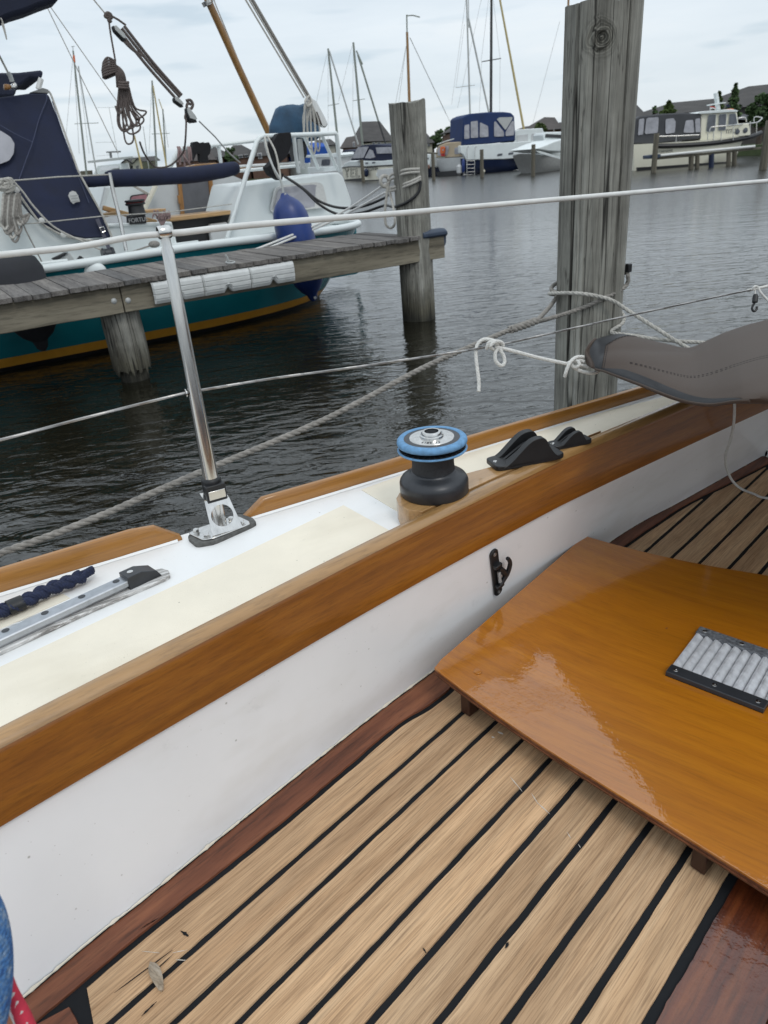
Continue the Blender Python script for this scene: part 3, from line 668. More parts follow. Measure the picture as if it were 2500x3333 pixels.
for x, y in ((638, 1727), (672, 1742), (752, 1688), (786, 1700)):
    q = pz(x, y, DZ + .018); mb.lathe(Vector((q.x, q.y, DZ + .0136)), [(.0095, 0), (.0095, .001), (.0068, .0015), (.0068, .0075), (.0055, .0085)], 6)
build('bolt', mb, M['steel'], st, flat=True)
# ---- lifelines
mb = MB(); P = [SB.px(*q) for q in ((-700, 905), (0, 830), (253, 803), (422, 772), (525, 762))]; mb.tube(smooth(P, 5), .0056, 14); build('upper_lifeline', mb, M['pvc'], boat)
mb = MB(); P = [SB.px(*q) for q in ((545, 760), (600, 756), (700, 744), (811, 733), (1022, 715), (1236, 699))]; mb.tube(smooth(P, 5), .0062, 14); build('upper_lifeline', mb, M['pvc'], boat)
mb = MB(); P = [SB.px(*q) for q in ((1239, 699), (1300, 694), (1823, 648), (2500, 589), (3300, 520))]; mb.tube(smooth(P, 5), .0060, 14); build('upper_lifeline', mb, M['pvc'], boat)
P = [SB.px(*q) for q in ((-500, 1555), (0, 1432), (300, 1354), (595, 1281), (625, 1275), (655, 1270), (900, 1230), (1150, 1196), (1582, 1130), (1850, 1072), (2100, 1016), (2500, 932), (3200, 790))]
lwp = P; mb = MB(); mb.rope(smooth(P, 6), .0031, strands=6, pitch=.028, n=5, step=.005, sr=.0013); mb.tube(smooth(P, 4), .0022, 6); build('lower_lifeline', mb, M['wire'], boat)
mb = MB()
for x, y in ((605, 1280), (645, 1271)):
    mb.lathe(SB.px(x, y) - UB * .002, [(.004, 0), (.0085, .001), (.0085, .003), (.004, .004)], 20, ax=UB)
build('wire_bush', mb, M['steel'], st)
# ---- folding hook on the cockpit side
def onside(x, y):
    best = None
    for i in range(60):
        z = FZ + .005 + i * .004; q = pz(x, y, z); u, v = buv(q); k = (.818 - z) / (.818 - FZ + .004); a = vc(u) + .006; tv = a + (vf(u) - a) * k
        if best is None or abs(v - tv) < best[0]: best = (abs(v - tv), q)
    return best[1]
h0, h1 = onside(1604, 1800), onside(1618, 1922); hk = bpy.data.objects.new('folding_hook', None); COL.objects.link(hk); hk.parent = boat; hk.location = h0 - boat.location
hd = (h1 - h0).normalized(); hs = (onside(1650, 1845) - onside(1580, 1875)).normalized(); hs = (hs - hd * hs.dot(hd)).normalized(); ho = hd.cross(hs); ho = ho if ho.dot(CAMP - h0) > 0 else -ho; Wk = .0130
mb = MB(); pts = []
hl = (h1 - h0).length
for k in range(13): g = math.pi * k / 12; pts.append(h0 + hs * Wk * math.cos(g) * 1 - hd * Wk * math.sin(g) * .9)
for k in range(13): g = math.pi * k / 12; pts.append(h1 - hs * Wk * math.cos(g) + hd * Wk * math.sin(g) * .9)
mb.prism(pts, ho * .006); mb.box(h0 + hd * hl * .28 + ho * .010, hs * .011, ho * .007, hd * .005); mb.box(h0 + hd * hl * .80 + ho * .010, hs * .011, ho * .007, hd * .005)
build('hook_plate', mb, M['black'], hk, bevel=.0015)
mb = MB(); jc = h0 + hd * hl * .54 + ho * .013
mb.tube(smooth([jc + hd * hl * .24, jc + hd * hl * .18 + hs * .012, jc + hd * hl * .04 + hs * .026 + ho * .004, jc - hd * hl * .14 + hs * .034 + ho * .006, jc - hd * hl * .27 + hs * .031 + ho * .006, jc - hd * hl * .32 + hs * .027 + ho * .006], 6), [.006] * 6 + [.0062] * 6 + [.0058] * 6 + [.0052] * 6 + [.0048] * 7, 12)
mb.tube([jc - hd * hl * .20 + hs * .004, jc + hd * hl * .02 + hs * .018, jc + hd * hl * .12 + hs * .020], [.006, .008, .006], 12); build('hook_arm', mb, M['black'], hk)
mb = MB(); mb.rope([jc - hd * hl * .12, jc + hd * hl * .16], .005, strands=1, pitch=.0022, n=6, step=.0004, sr=.0011); mb.tube([jc - hd * hl * .12, jc + hd * hl * .16], .0035, 10); build('spring', mb, M['wire'], hk)
mb = MB()
for q in (h0 + hd * .002, h1): mb.lathe(q + ho * .006, [(.0052, 0), (.005, .0012), (.003, .0012), (.002, .0004)], 16, ax=ho)
build('screw', mb, M['wire'], hk)
# ================================================================== loose lid with a ventilator
LZ = .612; TH = .019
WRP = .030
c_a, c_b = pz(1408, 2175, LZ + WRP * .85), pz(1903, 1748, LZ + WRP * .85); c_c, c_d = pz(2560, 1883, LZ), pz(2560, 2928, LZ)
lid = thing('hatch_lid', 'glossy orange varnished plywood lid with a metal ventilator, lying on the teak slats', 'hatch cover', Vector((c_a.x, c_a.y, FZ)))
far = c_b + (c_c - c_b).normalized() * .95; near = c_a + (c_d - c_a).normalized() * 1.02
abd = Vector((c_b.x - c_a.x, c_b.y - c_a.y, 0)).normalized()
def lidpt(s_, t_, dz):      # s_ from the panel edge inwards, t_ from the near edge to the far edge; panel side bent up only to steer the sky reflection
    p = c_a.lerp(near, s_).lerp(c_b.lerp(far, s_), t_); q = Vector((p.x - c_a.x, p.y - c_a.y, 0)); d = (q - abd * q.dot(abd)).length
    return Vector((p.x, p.y, LZ + WRP * max(0, 1 - d / .36) ** 2 + dz))
def lidlayer(name, dz0, dz1, m_, inn=0, **k):
    N1, N2 = 44, 24; top, bot = [], []
    for i in range(N1 + 1):
        s_ = inn + (i / N1) ** 1.4 * (1 - inn); r_ = [lidpt(s_, inn + (1 - 2 * inn) * (j / N2), dz1) for j in range(N2 + 1)]; top.append(r_)
    for c_, n1, n2 in ((0, 1, 1), (N2, 1, N2 - 1)):      # rounded corners at the panel side
        top[0][c_] = (top[0][n2].lerp(top[2][c_], .5)) * .6 + top[0][c_] * .4
    bot = [[p - Z3 * (dz1 - dz0) for p in r_] for r_ in top]
    ring = [(i, 0) for i in range(N1 + 1)] + [(N1, j) for j in range(1, N2 + 1)] + [(i, N2) for i in range(N1 - 1, -1, -1)] + [(0, j) for j in range(N2 - 1, 0, -1)]
    mb = MB(); n = N2 + 1; mb.grid(top); mb.grid(bot); o_ = (N1 + 1) * n
    for (a, b_), (c, d) in zip(ring, ring[1:] + ring[:1]): mb.f.append((a * n + b_, c * n + d, o_ + c * n + d, o_ + a * n + b_))
    return build(name, mb, m_, lid, **k)
lidlayer('top_face', -.005, 0, M['lid_wood'], bevel=.0024, seg=3, ang=30)
for k in range(4): lidlayer('ply_layer', -.0052 - (k + 1) * .0036, -.0053 - k * .0036, M['ply_edge'] if k % 2 else M['mahogany'], inn=.0018 if k % 2 else .0008, ang=30)
for x, y, r_ in ((1555, 2185, .0085), (2487, 2342, .008)):
    q = pz(x, y, LZ); d_ = Vector((q.x - c_a.x, q.y - c_a.y, 0)); dd_ = (d_ - abd * d_.dot(abd)).length; z_ = LZ + WRP * max(0, 1 - dd_ / .36) ** 2; q = pz(x, y, z_)
    mb = MB(); mb.lathe(q, [(r_, -.002), (r_, .0003), (r_ * .8, .0006)], 20); build('wooden_plug', mb, M['lid_wood'], lid)
for x, y in ((1882, 2100), (2000, 2132), (2170, 2045)):
    q = pz(x, y, LZ + .0002); mb = MB(); mb.prism([q + UB * (.004 * math.cos(g)) + VB * (.0018 * math.sin(g)) for g in [k * math.pi / 5 for k in range(10)]], (0, 0, .0002)); build('knot', mb, M['mahogany'], lid, flat=True)
mb = MB(); q = pz(1508, 2283, .58); ld = (near - c_a).normalized(); la = Vector((-ld.y, ld.x, 0)); 
if la.dot(UB) < 0: la = -la
for x, y in ((1512, 2275), (2278, 2778)):
    q = pz(x, y, .585); q = Vector((q.x, q.y, (FZ + .002 + LZ - .019) / 2)); mb = MB(); mb.box(q + la * .30, la * .30, ld * .0125, Z3 * ((LZ - .019 - FZ - .002) / 2)); build('batten', mb, plain('dark_batten', (.035, .013, .008), .4, var=.4), lid, bevel=.003)
vq = [pz(x, y, LZ + .001) for x, y in ((2165, 2198), (2277, 2050), (2590, 2158), (2484, 2322))]   # near-left, far-left, far-right, near-right
vent = bpy.data.objects.new('ventilator', None); COL.objects.link(vent); vent.parent = lid; vent.location = vq[0] - lid.location
ea = (vq[3] - vq[0]); eb = (vq[1] - vq[0])
mb = MB(); mb.prism([vq[0] - Z3 * .0005, vq[3] - Z3 * .0005, vq[2] - Z3 * .0005, vq[1] - Z3 * .0005], (0, 0, .0012)); build('backing', mb, M['caulk'], vent, flat=True)
for (b0, b1, mm) in ((0.0, .155, 'gunmetal'), (.855, 1.0, 'wornbar')):
    if mm == 'wornbar' and mm not in M: M[mm] = plain('worn_black_bar', (.10, .105, .115), .55, var=.75, vs=160, bump=.001, bs=200)
    q0 = vq[0] + eb * b0; q1 = vq[0] + eb * b1; mb = MB(); mb.prism([q0, q0 + (vq[3] - vq[0]).lerp(vq[2] - vq[1], b0), q1 + (vq[3] - vq[0]).lerp(vq[2] - vq[1], b1), q1], (0, 0, .011)); bar = build('clamp_bar', mb, M[mm], vent, bevel=.0015)
    mb = MB()
    for s_ in (.08, .49, .92):
        mb.lathe((q0 + q1) / 2 + ea * s_ + Z3 * .011, [(.0048, 0), (.0044, .0009), (.0018, .0007), (.001, .0001)], 16)
    build('screw', mb, M['steel'], bar)
for k in range(10):
    s0_ = (k + .02) / 9.4; wdt = .098 * ea.length; a = vq[0] + ea * s0_ + eb * .14; b_ = vq[0] + ea * s0_ * .985 + eb * .87; e_ = ea.normalized()
    prf = [(0, .0035), (.12, .0085), (.22, .0090), (.30, .0098), (.42, .0090), (.6, .0072), (.8, .0045), (.95, .0018), (1.0, .0012)]
    mb = MB(); mb.grid([[q + e_ * (wdt * 1.06 * x_) + Z3 * z_ for x_, z_ in prf] for q in (a, b_)]); build('louvre', mb, M['alu'], vent, ang=28)
# ================================================================== dock, piles
m, t, b = base('weathered_pile'); c_ = coord(t, 0, (1, 1, .05)); cf = coord(t)
f1 = _noise(t, 16, 6, .65, c_); f2 = _noise(t, 95, 4, .7, c_); f3 = _noise(t, 3.5, 4, .6, cf)
col = _ramp(t, f1, [(.28, (.07, .067, .060)), (.42, (.19, .182, .162)), (.58, (.27, .262, .236)), (.75, (.40, .39, .36))])
fine = _ramp(t, f2, [(.36, (.6, .6, .6)), (.5, (1, 1, 1)), (.7, (1.15, 1.15, 1.15))]); col = mixc(t, .9, col, fine, 'MULTIPLY')
ck_ = _noise(t, 7.5, 3, .55, coord(t, 0, (1, 1, .035))); crk = _ramp(t, ck_, [(.478, (1, 1, 1)), (.490, (.10, .095, .09)), (.496, (.10, .095, .09)), (.508, (1, 1, 1))]); col = mixc(t, .95, col, crk, 'MULTIPLY')
ck2 = _noise(t, 19, 3, .6, coord(t, 0, (1, 1, .05))); col = mixc(t, .8, col, _ramp(t, ck2, [(.485, (1, 1, 1)), (.495, (.25, .24, .23)), (.505, (1, 1, 1))]), 'MULTIPLY')
big = _ramp(t, f3, [(.34, (.62, .62, .60)), (.66, (1.15, 1.16, 1.13))]); col = mixc(t, .9, col, big, 'MULTIPLY')
# wet, weed-dark foot near the water line
gz = t.nodes.new('ShaderNodeNewGeometry'); sz = t.nodes.new('ShaderNodeSeparateXYZ'); t.links.new(gz.outputs['Position'], sz.inputs[0])
ad = t.nodes.new('ShaderNodeMath'); ad.operation = 'MULTIPLY_ADD'; t.links.new(f1, ad.inputs[0]); ad.inputs[1].default_value = .35; t.links.new(sz.outputs['Z'], ad.inputs[2])
wet = _ramp(t, ad.outputs[0], [(.20, (.10, .10, .085)), (.34, (.42, .40, .33)), (.60, (1, 1, 1))]); col = mixc(t, 1.0, col, wet, 'MULTIPLY')
t.links.new(col, b.inputs['Base Color']); setp(b, Roughness=.92)
p_ = bumpn(t, b, f1, .8, .006); bumpn(t, b, f2, .7, .003, p_); M['post'] = m; POSTCOL = col, gz, p_
def pile(name, c0, c1, r, label, cat, group=None, ncrack=9, ragged=0, seed=1, knots=(), nside=160, nh=120, topcut=.02, m_=None, rt=None):
    """a weathered round pile with vertical splits, an uneven sawn top and ring-like knots; c0 is the foot, c1 the top"""
    random.seed(seed); ax = (c1 - c0); Lh = ax.length; ax.normalize(); a = ax.orthogonal().normalized(); b_ = ax.cross(a)
    cr = [(random.uniform(0, 2 * math.pi), random.uniform(0, .3), random.uniform(.6, 1.05), random.uniform(.010, .03), random.uniform(.4, 1)) for _ in range(ncrack)]
    rows = []
    for i in range(nh + 1):
        s_ = i / nh; row = []
        for k in range(nside):
            g = 2 * math.pi * k / nside; d = a * math.cos(g) + b_ * math.sin(g)
            rr = (r + ((rt or r) - r) * s_) * (1 + .035 * mnoise.noise(Vector((math.cos(g) * 1.3, math.sin(g) * 1.3, s_ * 2.2 + seed))))
            rr *= 1 + .018 * mnoise.noise(Vector((math.cos(g) * 7, math.sin(g) * 7, s_ * 1.5 + seed)))
            for g0, s0, s1, wd_c, dp in cr:
                if s0 < s_ < s1:
                    dg = abs((g - g0 - .05 * math.sin(s_ * 7 + g0) + math.pi) % (2 * math.pi) - math.pi)
                    if dg < wd_c * 1.6: rr -= r * .10 * dp * (1 - dg / (wd_c * 1.6))
            sh = ax * (Lh * s_)
            if i == nh: sh = ax * (Lh + topcut * mnoise.noise(Vector((g * 1.1, seed, 0))) * 2)
            if i == 0 and ragged: sh = ax * (ragged * (mnoise.noise(Vector((math.cos(g) * 3.3, math.sin(g) * 3.3, 1))) + .6 * mnoise.noise(Vector((math.cos(g) * 11, math.sin(g) * 11, 2)))))
            p = c0 + d * rr + sh
            for kc, kr in knots:
                q = (p - kc).length
                if q < kr * 2.2: p += d * (kr * .16 * math.cos(q / kr * 11) * math.exp(-(q / kr) ** 2))
            row.append(p)
        rows.append(row)
    mb = MB(); mb.grid(rows, True); tc = c1 + ax * topcut * .3
    base_i = len(mb.v); top = rows[-1]
    mb.grid([[tc + (p - tc) * k_ + ax * (-.006 * k_ * (k_ < 1)) for p in top] for k_ in (1, .97, .6, .3, .02)], True)
    o = build(name, mb, m_ or M['post'], ang=45); return tag(o, label, cat, group)
def foot(x, y, r_): return pz(x, y, 0)
PB = pdep(1930, 650, 2.72); PB = Vector((PB.x, PB.y, 0))
topc = PB + Vector((-.006, -.004, 0)); 
tz = max([i * .01 for i in range(150, 260)], key=lambda z: -abs(proj(PB + Z3 * z)[1] - 18)); print('post top z', tz, proj(PB + Z3 * tz), proj(PB + Z3 * .9))
kn = PB + Z3 * (tz - .11); kd = (CAMP - kn); kd.z = 0; kd = kd.normalized(); kn = kn + kd * .13 + Vector((-kd.y, kd.x, 0)) * -.0
m2 = M['post'].copy(); m2.name = 'weathered_knotted_post'; t = m2.node_tree; b = t.nodes['Principled BSDF']; M['post_knot'] = m2
g_ = [n for n in t.nodes if n.bl_idname == 'ShaderNodeNewGeometry'][0]; old = b.inputs['Base Color'].links[0].from_socket
def vm(op, a, b_=None):
    n = t.nodes.new('ShaderNodeVectorMath'); n.operation = op; t.links.new(a, n.inputs[0])
    if b_ is not None: n.inputs[1].default_value = b_
    return n
wob = t.nodes.new('ShaderNodeTexNoise'); wob.inputs['Scale'].default_value = 14; t.links.new(g_.outputs['Position'], wob.inputs['Vector'])
ln = vm('LENGTH', vm('MULTIPLY', vm('SUBTRACT', g_.outputs['Position'], tuple(kn)).outputs[0], (1, .6, .85)).outputs[0])
mm_ = t.nodes.new('ShaderNodeMath'); mm_.operation = 'MULTIPLY_ADD'; t.links.new(wob.outputs['Fac'], mm_.inputs[0]); mm_.inputs[1].default_value = .045; t.links.new(ln.outputs['Value'], mm_.inputs[2])
sn = t.nodes.new('ShaderNodeMath'); sn.operation = 'MULTIPLY'; t.links.new(mm_.outputs[0], sn.inputs[0]); sn.inputs[1].default_value = 800
si = t.nodes.new('ShaderNodeMath'); si.operation = 'SINE'; t.links.new(sn.outputs[0], si.inputs[0])
rg = _ramp(t, si.outputs[0], [(.1, (.45, .44, .42)), (.8, (1.0, 1.0, .97))]); ms_ = _ramp(t, mm_.outputs[0], [(.045, (1, 1, 1)), (.085, (0, 0, 0))])
t.links.new(mixc(t, ms_, old, mixc(t, 1.0, old, rg, 'MULTIPLY')), b.inputs['Base Color'])
big_post = pile('mooring_post', PB + Vector((.012, 0, -.5)), PB + Vector((.004, 0, tz)), .128, 'tall thick grey weathered wooden post close beside the boat, right of centre', 'mooring post', 'mooring posts', ncrack=16, seed=4, knots=[(kn, .045)], nside=300, nh=260, topcut=.012, rt=.130, m_=M['post_knot'])
DP = VPlane((-2.63, 5.82), (.65, 7.79)); DU, DN = DP.u, DP.n
ep = pz(1365, 1037, 0)
end_post = pile('mooring_post', ep - Z3 * .6, ep + Vector((-.01, 0, 2.07)), .178, 'shorter grey wooden post at the end of the jetty with pale rope round it', 'mooring post', 'mooring posts', ncrack=7, seed=9, topcut=.02)
epl = DP.loc(ep); print('end post loc', epl)
jet = thing('jetty', 'narrow weathered wooden finger jetty crossing the left half of the water', 'jetty', DP.at(-1, .5, 0))
aE = DP.loc(DP.px(1447, 800))[0]; aJ = DP.loc(DP.px(392, 950))[0]; aP = DP.loc(DP.px(1385, 765))[0]
for a0, a1 in ((-6.5, aJ - .004), (aJ + .004, aE)):
    mb = MB(); rows = []
    for a in urange(a0, a1, .1):
        w_ = .004 * mnoise.noise(Vector((a * 3, 0, 0))); rows.append([DP.at(a, 0 + w_, .615 + w_), DP.at(a, -.004, .72), DP.at(a, .002 + w_, .832), DP.at(a, .09, .832), DP.at(a, .09, .615)])
    mb.grid(rows, True); mb.f += [(0, 1, 2, 3, 4), tuple(len(mb.v) - 5 + i for i in range(5))]
    build('beam', mb, M['beam'], jet, bevel=.006)
mb = MB(); mb.box(DP.at((-6.5 + aP) / 2, .97, .73), DU * ((aP + 6.5) / 2), DN * .04, Z3 * .10); build('beam', mb, M['beam'], jet, bevel=.006)
random.seed(5); mb = MB(); a = -6.5
while a < aP - .1:
    w_ = random.uniform(.125, .145); nd = 9; jz = random.uniform(-.004, .004)
    fr = [DP.at(a + w_ * i / nd, -.045 + random.uniform(-.012, .012), 0) for i in range(nd + 1)]
    bk = DP.at(a + w_, 1.04, 0), DP.at(a, 1.04, 0)
    inn = epl[1] - .2
    if a + w_ > epl[0] - .19 and a < epl[0] + .19:      # planks notched round the post
        pass
    mb.prism([p + Z3 * (.836 + jz) for p in fr] + [q + Z3 * (.836 + jz) for q in bk], (0, 0, .036)); a += w_ + .008
build('deck_board', mb, M['dockboard'], jet, flat=True)
lp = DP.at(DP.loc(DP.px(418, 1100, .12))[0], .22, 0)
fr_ = pile('pile', lp + Z3 * .10, lp + Z3 * .70, .165, None, None, ncrack=8, ragged=.09, seed=11, nh=60, nside=120)
fr_.location -= jet.location; fr_.parent = jet
fr2 = pile('pile', lp + Z3 * -.5, lp + Z3 * .22, .125, None, None, ncrack=5, seed=12, nh=20, nside=60); fr2.location -= jet.location; fr2.parent = jet
for x, y in ((371, 980), (417, 978)):
    q = DP.px(x, y, 0); mb = MB(); mb.lathe(q, [(.026, -.002), (.024, .004), (.014, .011), (.004, .013)], 20, ax=-DN); build('bolt_head', mb, M['mast_pale'], jet)
q = DP.px(748, 868, .06); q.z = .872
mb = MB(); mb.tube([q + Vector((0, 0, -.01)), q + Vector((0, 0, .03))], .008); mb.tube([q + DU * .035 * math.cos(g) + Z3 * (.012 + .004 * math.sin(g)) + DN * .05 * math.sin(g) - DN * .03 for g in [2 * math.pi * k / 24 for k in range(25)]], .007, 8, cap=False)
mb.tube([q + Z3 * .02, q + Z3 * .075 - DU * .02], .009)
tag(build('mooring_ring', mb, M['mast_pale']), 'galvanised ring bolt on the jetty boards near the white bumper strip', 'mooring ring')
# white ribbed bumper screwed to the beam
bl_, br_ = DP.loc(DP.px(492, 950)), DP.loc(DP.px(952, 884)); zc = (bl_[2] + br_[2]) / 2; print('bumper z', bl_, br_)
bmp = thing('dock_bumper', 'white ribbed plastic bumper strip screwed along the front beam of the jetty', 'bumper', DP.at((bl_[0] + br_[0]) / 2, 0, zc))
pr = [(0, -.092), (-.045, -.088), (-.062, -.060), (-.060, -.050), (-.070, -.045), (-.072, -.018), (-.062, -.012), (-.072, -.006), (-.073, .022), (-.063, .028), (-.071, .034), (-.066, .062), (-.045, .085), (0, .092)]
Lb = (br_[0] - bl_[0]) / 3
for k in range(3):
    mb = MB(); rows = []; a0 = bl_[0] + k * Lb + .001; a1 = a0 + Lb - .002
    for a in urange(a0, a1, .012):
        e = min(1, min(a - a0, a1 - a) / .025 + .72); nt_ = 1.0
        s_ = (a - a0) / (a1 - a0)
        dip = .05 * max(0, 1 - abs(s_ - .5) / .09)
        rows.append([DP.at(a, o_ * e - .001, zc + z_ + (dip if z_ < -.04 else 0) + bl_[2] * 0) for o_, z_ in pr])
    mb.grid(rows); build('bumper_section', mb, M['foam'], bmp, ang=28)
# blue corner fender at the jetty end
q0 = DP.px(1378, 770, -.02); q1 = DP.px(1462, 752, -.02); zc = (q0.z + q1.z) / 2; Lq = (q1 - q0).length
mb = MB(); pr = [(0, -.05), (0, .085), (-.03, .092), (-.08, .088), (-.115, .06), (-.118, .02), (-.10, -.03), (-.05, -.045)]
ccx = DP.loc(q0)[0]; mb = MB(); rows = []
for i in range(12):
    g = i / 11; e = 1 if g < .8 else math.sqrt(max(0, 1 - ((g - .8) / .2) ** 2)) * .35 + .65
    rows.append([DP.at(ccx + Lq * g, .02 + o_ * e + .05, .825 + z_ * e) for o_, z_ in [(.16, -.10), (.16, .05), (.0, .085), (-.06, .085), (-.10, .06), (-.10, .02), (-.06, -.0), (-.055, -.10)]])
mb.grid(rows, True); mb.f += [tuple(range(8)), tuple(len(mb.v) - 8 + i for i in range(8))]
M['slate_blue'] = plain('faded_slate_blue_rubber', (.035, .052, .085), .55, var=.25, vs=8)
tag(build('corner_fender', mb, M['slate_blue'], bevel=.01), 'slate blue rubber corner fender on the end of the jetty', 'fender')
# ================================================================== ropes on the posts
PD = (PB - CAMP).dot(FW)
def ringpt(c, r, g, z): return Vector((c.x + r * math.cos(g), c.y + r * math.sin(g), z))
camg = math.atan2(CAMP.y - PB.y, CAMP.x - PB.x)
rb = .142
def zat(x, y, c):     # height on a vertical line through c seen at row y
    return min([i * .004 for i in range(0, 560)], key=lambda z: abs(proj(Vector((c.x, c.y, z)))[1] - y))
PV = VPlane(PB + Vector((-1, 0, 0)) - VB * 0, PB + UB)   # helper
# grey mooring rope: from far left past the stanchion, spliced eye round the post
def onv(x, y, v):
    d = ray(x, y); return CAMP + d * ((v - CAMP.dot(VB)) / d.dot(VB))
line = [onv(-500, 1960, 1.56), onv(0, 1801, 1.58), onv(300, 1690, 1.60), onv(633, 1545, 1.64), onv(1055, 1366, 1.70), onv(1356, 1208, 1.77), onv(1507, 1139, 1.82), onv(1660, 1074, 1.88), onv(1745, 1046, 1.92)]
rp = thing('mooring_rope', 'thick weathered grey three-strand rope looped round the tall post and running left over the water', 'rope', line[4])
mb = MB(); mb.rope(smooth(line, 10), .0088, n=7); build('standing_part', mb, M['grey_rope'], rp, ang=80)
sp_ = line[-1]
mb = MB(); mb.rope(smooth([line[-2], line[-2].lerp(line[-1], .5), line[-1] + Z3 * .002], 6), .014, strands=4, n=7, sr=.0078); build('splice', mb, M['grey_rope'], rp, ang=80)
gl = camg + 1.45; 
def postpt(px_, py_, r_=rb):       # nearest point on the post's skin seen at this pixel
    d = ray(px_, py_); a_ = d.x ** 2 + d.y ** 2; ox, oy = CAMP.x - PB.x, CAMP.y - PB.y; b_ = 2 * (ox * d.x + oy * d.y); c_ = ox * ox + oy * oy - r_ * r_; D = b_ * b_ - 4 * a_ * c_
    if D < 0: return CAMP + d * (-b_ / (2 * a_))
    return CAMP + d * ((-b_ - math.sqrt(D)) / (2 * a_))
e1 = [sp_, postpt(1795, 992, rb + .02), postpt(1812, 958, rb + .006)]
zl = e1[-1].z; gr = camg - 1.35
back = [ringpt(PB, rb + .004, camg - 1.6 - k * .4, zl + (0.0 + k * .012)) for k in range(4)]
zr = postpt(2062, 890).z
gA = math.atan2(e1[-1].y - PB.y, e1[-1].x - PB.x)
qr = postpt(2060, 885); gB = math.atan2(qr.y - PB.y, qr.x - PB.x)
while gB < gA: gB += 2 * math.pi
sgn = 1 if ((gA + gB) / 2 - camg) % (2 * math.pi) > math.pi / 2 and ((gA + gB) / 2 - camg) % (2 * math.pi) < 3 * math.pi / 2 else -1
if sgn < 0: gB -= 2 * math.pi
arc = [ringpt(PB, rb + .004, gA + (gB - gA) * k / 8, zl + (zr - zl) * k / 8) for k in range(1, 9)]
e1 += arc + [postpt(2036, 932), postpt(1960, 974), postpt(1880, 1008), sp_ + (postpt(1820, 1030, rb + .02) - sp_) * .6, sp_]
mb = MB(); mb.rope(smooth(e1, 6), .0088, n=7); build('eye', mb, M['grey_rope'], rp, ang=80)
# pale rope leading off to the right under the canvas
e2 = [postpt(2085, 1112, rb + .06), postpt(2000, 1120, rb + .01)]
c2 = [onv(2330, 1120, 1.78), onv(2284, 1115, 1.80), onv(2163, 1107, 1.86), onv(2043, 1090, 1.95), postpt(1990, 1080, rb + .006)]
g0 = math.atan2(c2[-1].y - PB.y, c2[-1].x - PB.x); q_ = postpt(1795, 955, rb + .012); g1 = math.atan2(q_.y - PB.y, q_.x - PB.x)
g1w = g1
if abs((g0 - g1)) < 0: pass
dirn = 2 * math.pi - ((g0 - g1) % (2 * math.pi)); 
gg0 = g0; gg1 = g0 + dirn if dirn > math.pi else g0 - (2 * math.pi - dirn)
arc = [ringpt(PB, rb + .004, gg0 + (gg1 - gg0) * k / 8, c2[-1].z + (q_.z - c2[-1].z) * k / 8) for k in range(1, 8)]
c2 = c2 + arc + [q_, postpt(1886, 955, rb + .012), postpt(1982, 974, rb + .018), onv(2043, 1010, 1.98), onv(2133, 1067, 1.88), onv(2223, 1124, 1.80), onv(2300, 1165, 1.76)]
mb = MB(); mb.rope(smooth(c2, 7), .0080, n=7); tag(build('mooring_rope', mb, M['pale_rope'], ang=80), 'pale grey three-strand rope round the tall post, leading right behind the canvas cover', 'rope')
fx = postpt(2046, 872, .128); mb = MB(); mb.box(fx, UB * .010, VB * .010, Z3 * .016); tag(build('iron_hook', mb, M['black'], bevel=.003), 'small black iron fitting at the right edge of the tall post, above the ropes', 'hook')
# ropes on the jetty end post
EPr = .192
def epp(x, y, r_=EPr):
    d = ray(x, y); a_ = d.x ** 2 + d.y ** 2; ox, oy = CAMP.x - ep.x, CAMP.y - ep.y; b_ = 2 * (ox * d.x + oy * d.y); c_ = ox * ox + oy * oy - r_ * r_; D = b_ * b_ - 4 * a_ * c_
    if D < 0: return CAMP + d * (-b_ / (2 * a_))
    return CAMP + d * ((-b_ - math.sqrt(D)) / (2 * a_))
erp = thing('mooring_rope', 'pale double rope wound round the shorter jetty post, leading down left to the teal boat', 'rope', ep + Z3 * 1.2)
def backarc(p0, p1, c, r_, n=6):
    g0 = math.atan2(p0.y - c.y, p0.x - c.x); g1 = math.atan2(p1.y - c.y, p1.x - c.x); cg = math.atan2(CAMP.y - c.y, CAMP.x - c.x)
    for s_ in (-2 * math.pi, 0, 2 * math.pi):
        if abs(g1 + s_ - g0) < 2 * math.pi and math.cos((g0 + g1 + s_) / 2 - cg) < 0: g1 += s_; break
    return [ringpt(c, r_, g0 + (g1 - g0) * k / n, p0.z + (p1.z - p0.z) * k / n) for k in range(1, n)]
for j, dy in enumerate((0, 14)):
    A_ = [epp(1262, 585 + dy, EPr + .01), epp(1275, 568 + dy), epp(1320, 553 + dy * .8), epp(1366, 550 + dy * .7)]
    Bq = [epp(1370, 575 + dy * .5), epp(1330, 594 + dy * .6), epp(1272, 612 + dy * .7)]
    path = A_ + backarc(A_[-1], Bq[0], ep, EPr + .004)[:0] + Bq
    mb = MB(); mb.tube(smooth(A_, 6), .013, 8); mb.tube(smooth(Bq, 6), .013, 8); build('turn', mb, M['pale_rope'], erp)
mb = MB(); kc = epp(1252, 590, EPr + .03); mb.tube(smooth([kc + DU * .05 * math.cos(g) + Z3 * .05 * math.sin(g) for g in [k * .7 for k in range(10)]], 4), .018, 8); build('knot', mb, M['pale_rope'], erp)
tpk = epp(1262, 600, EPr + .03)
mb = MB(); mb.tube(smooth([tpk, epp(1258, 640, EPr + .03), epp(1253, 690, EPr + .04), epp(1256, 730, EPr + .05), epp(1272, 742, EPr + .05), epp(1285, 728, EPr + .05), epp(1283, 690, EPr + .04), epp(1272, 640, EPr + .03), epp(1262, 600, EPr + .03)], 6), .013, 8); build('loop', mb, M['pale_rope'], erp)
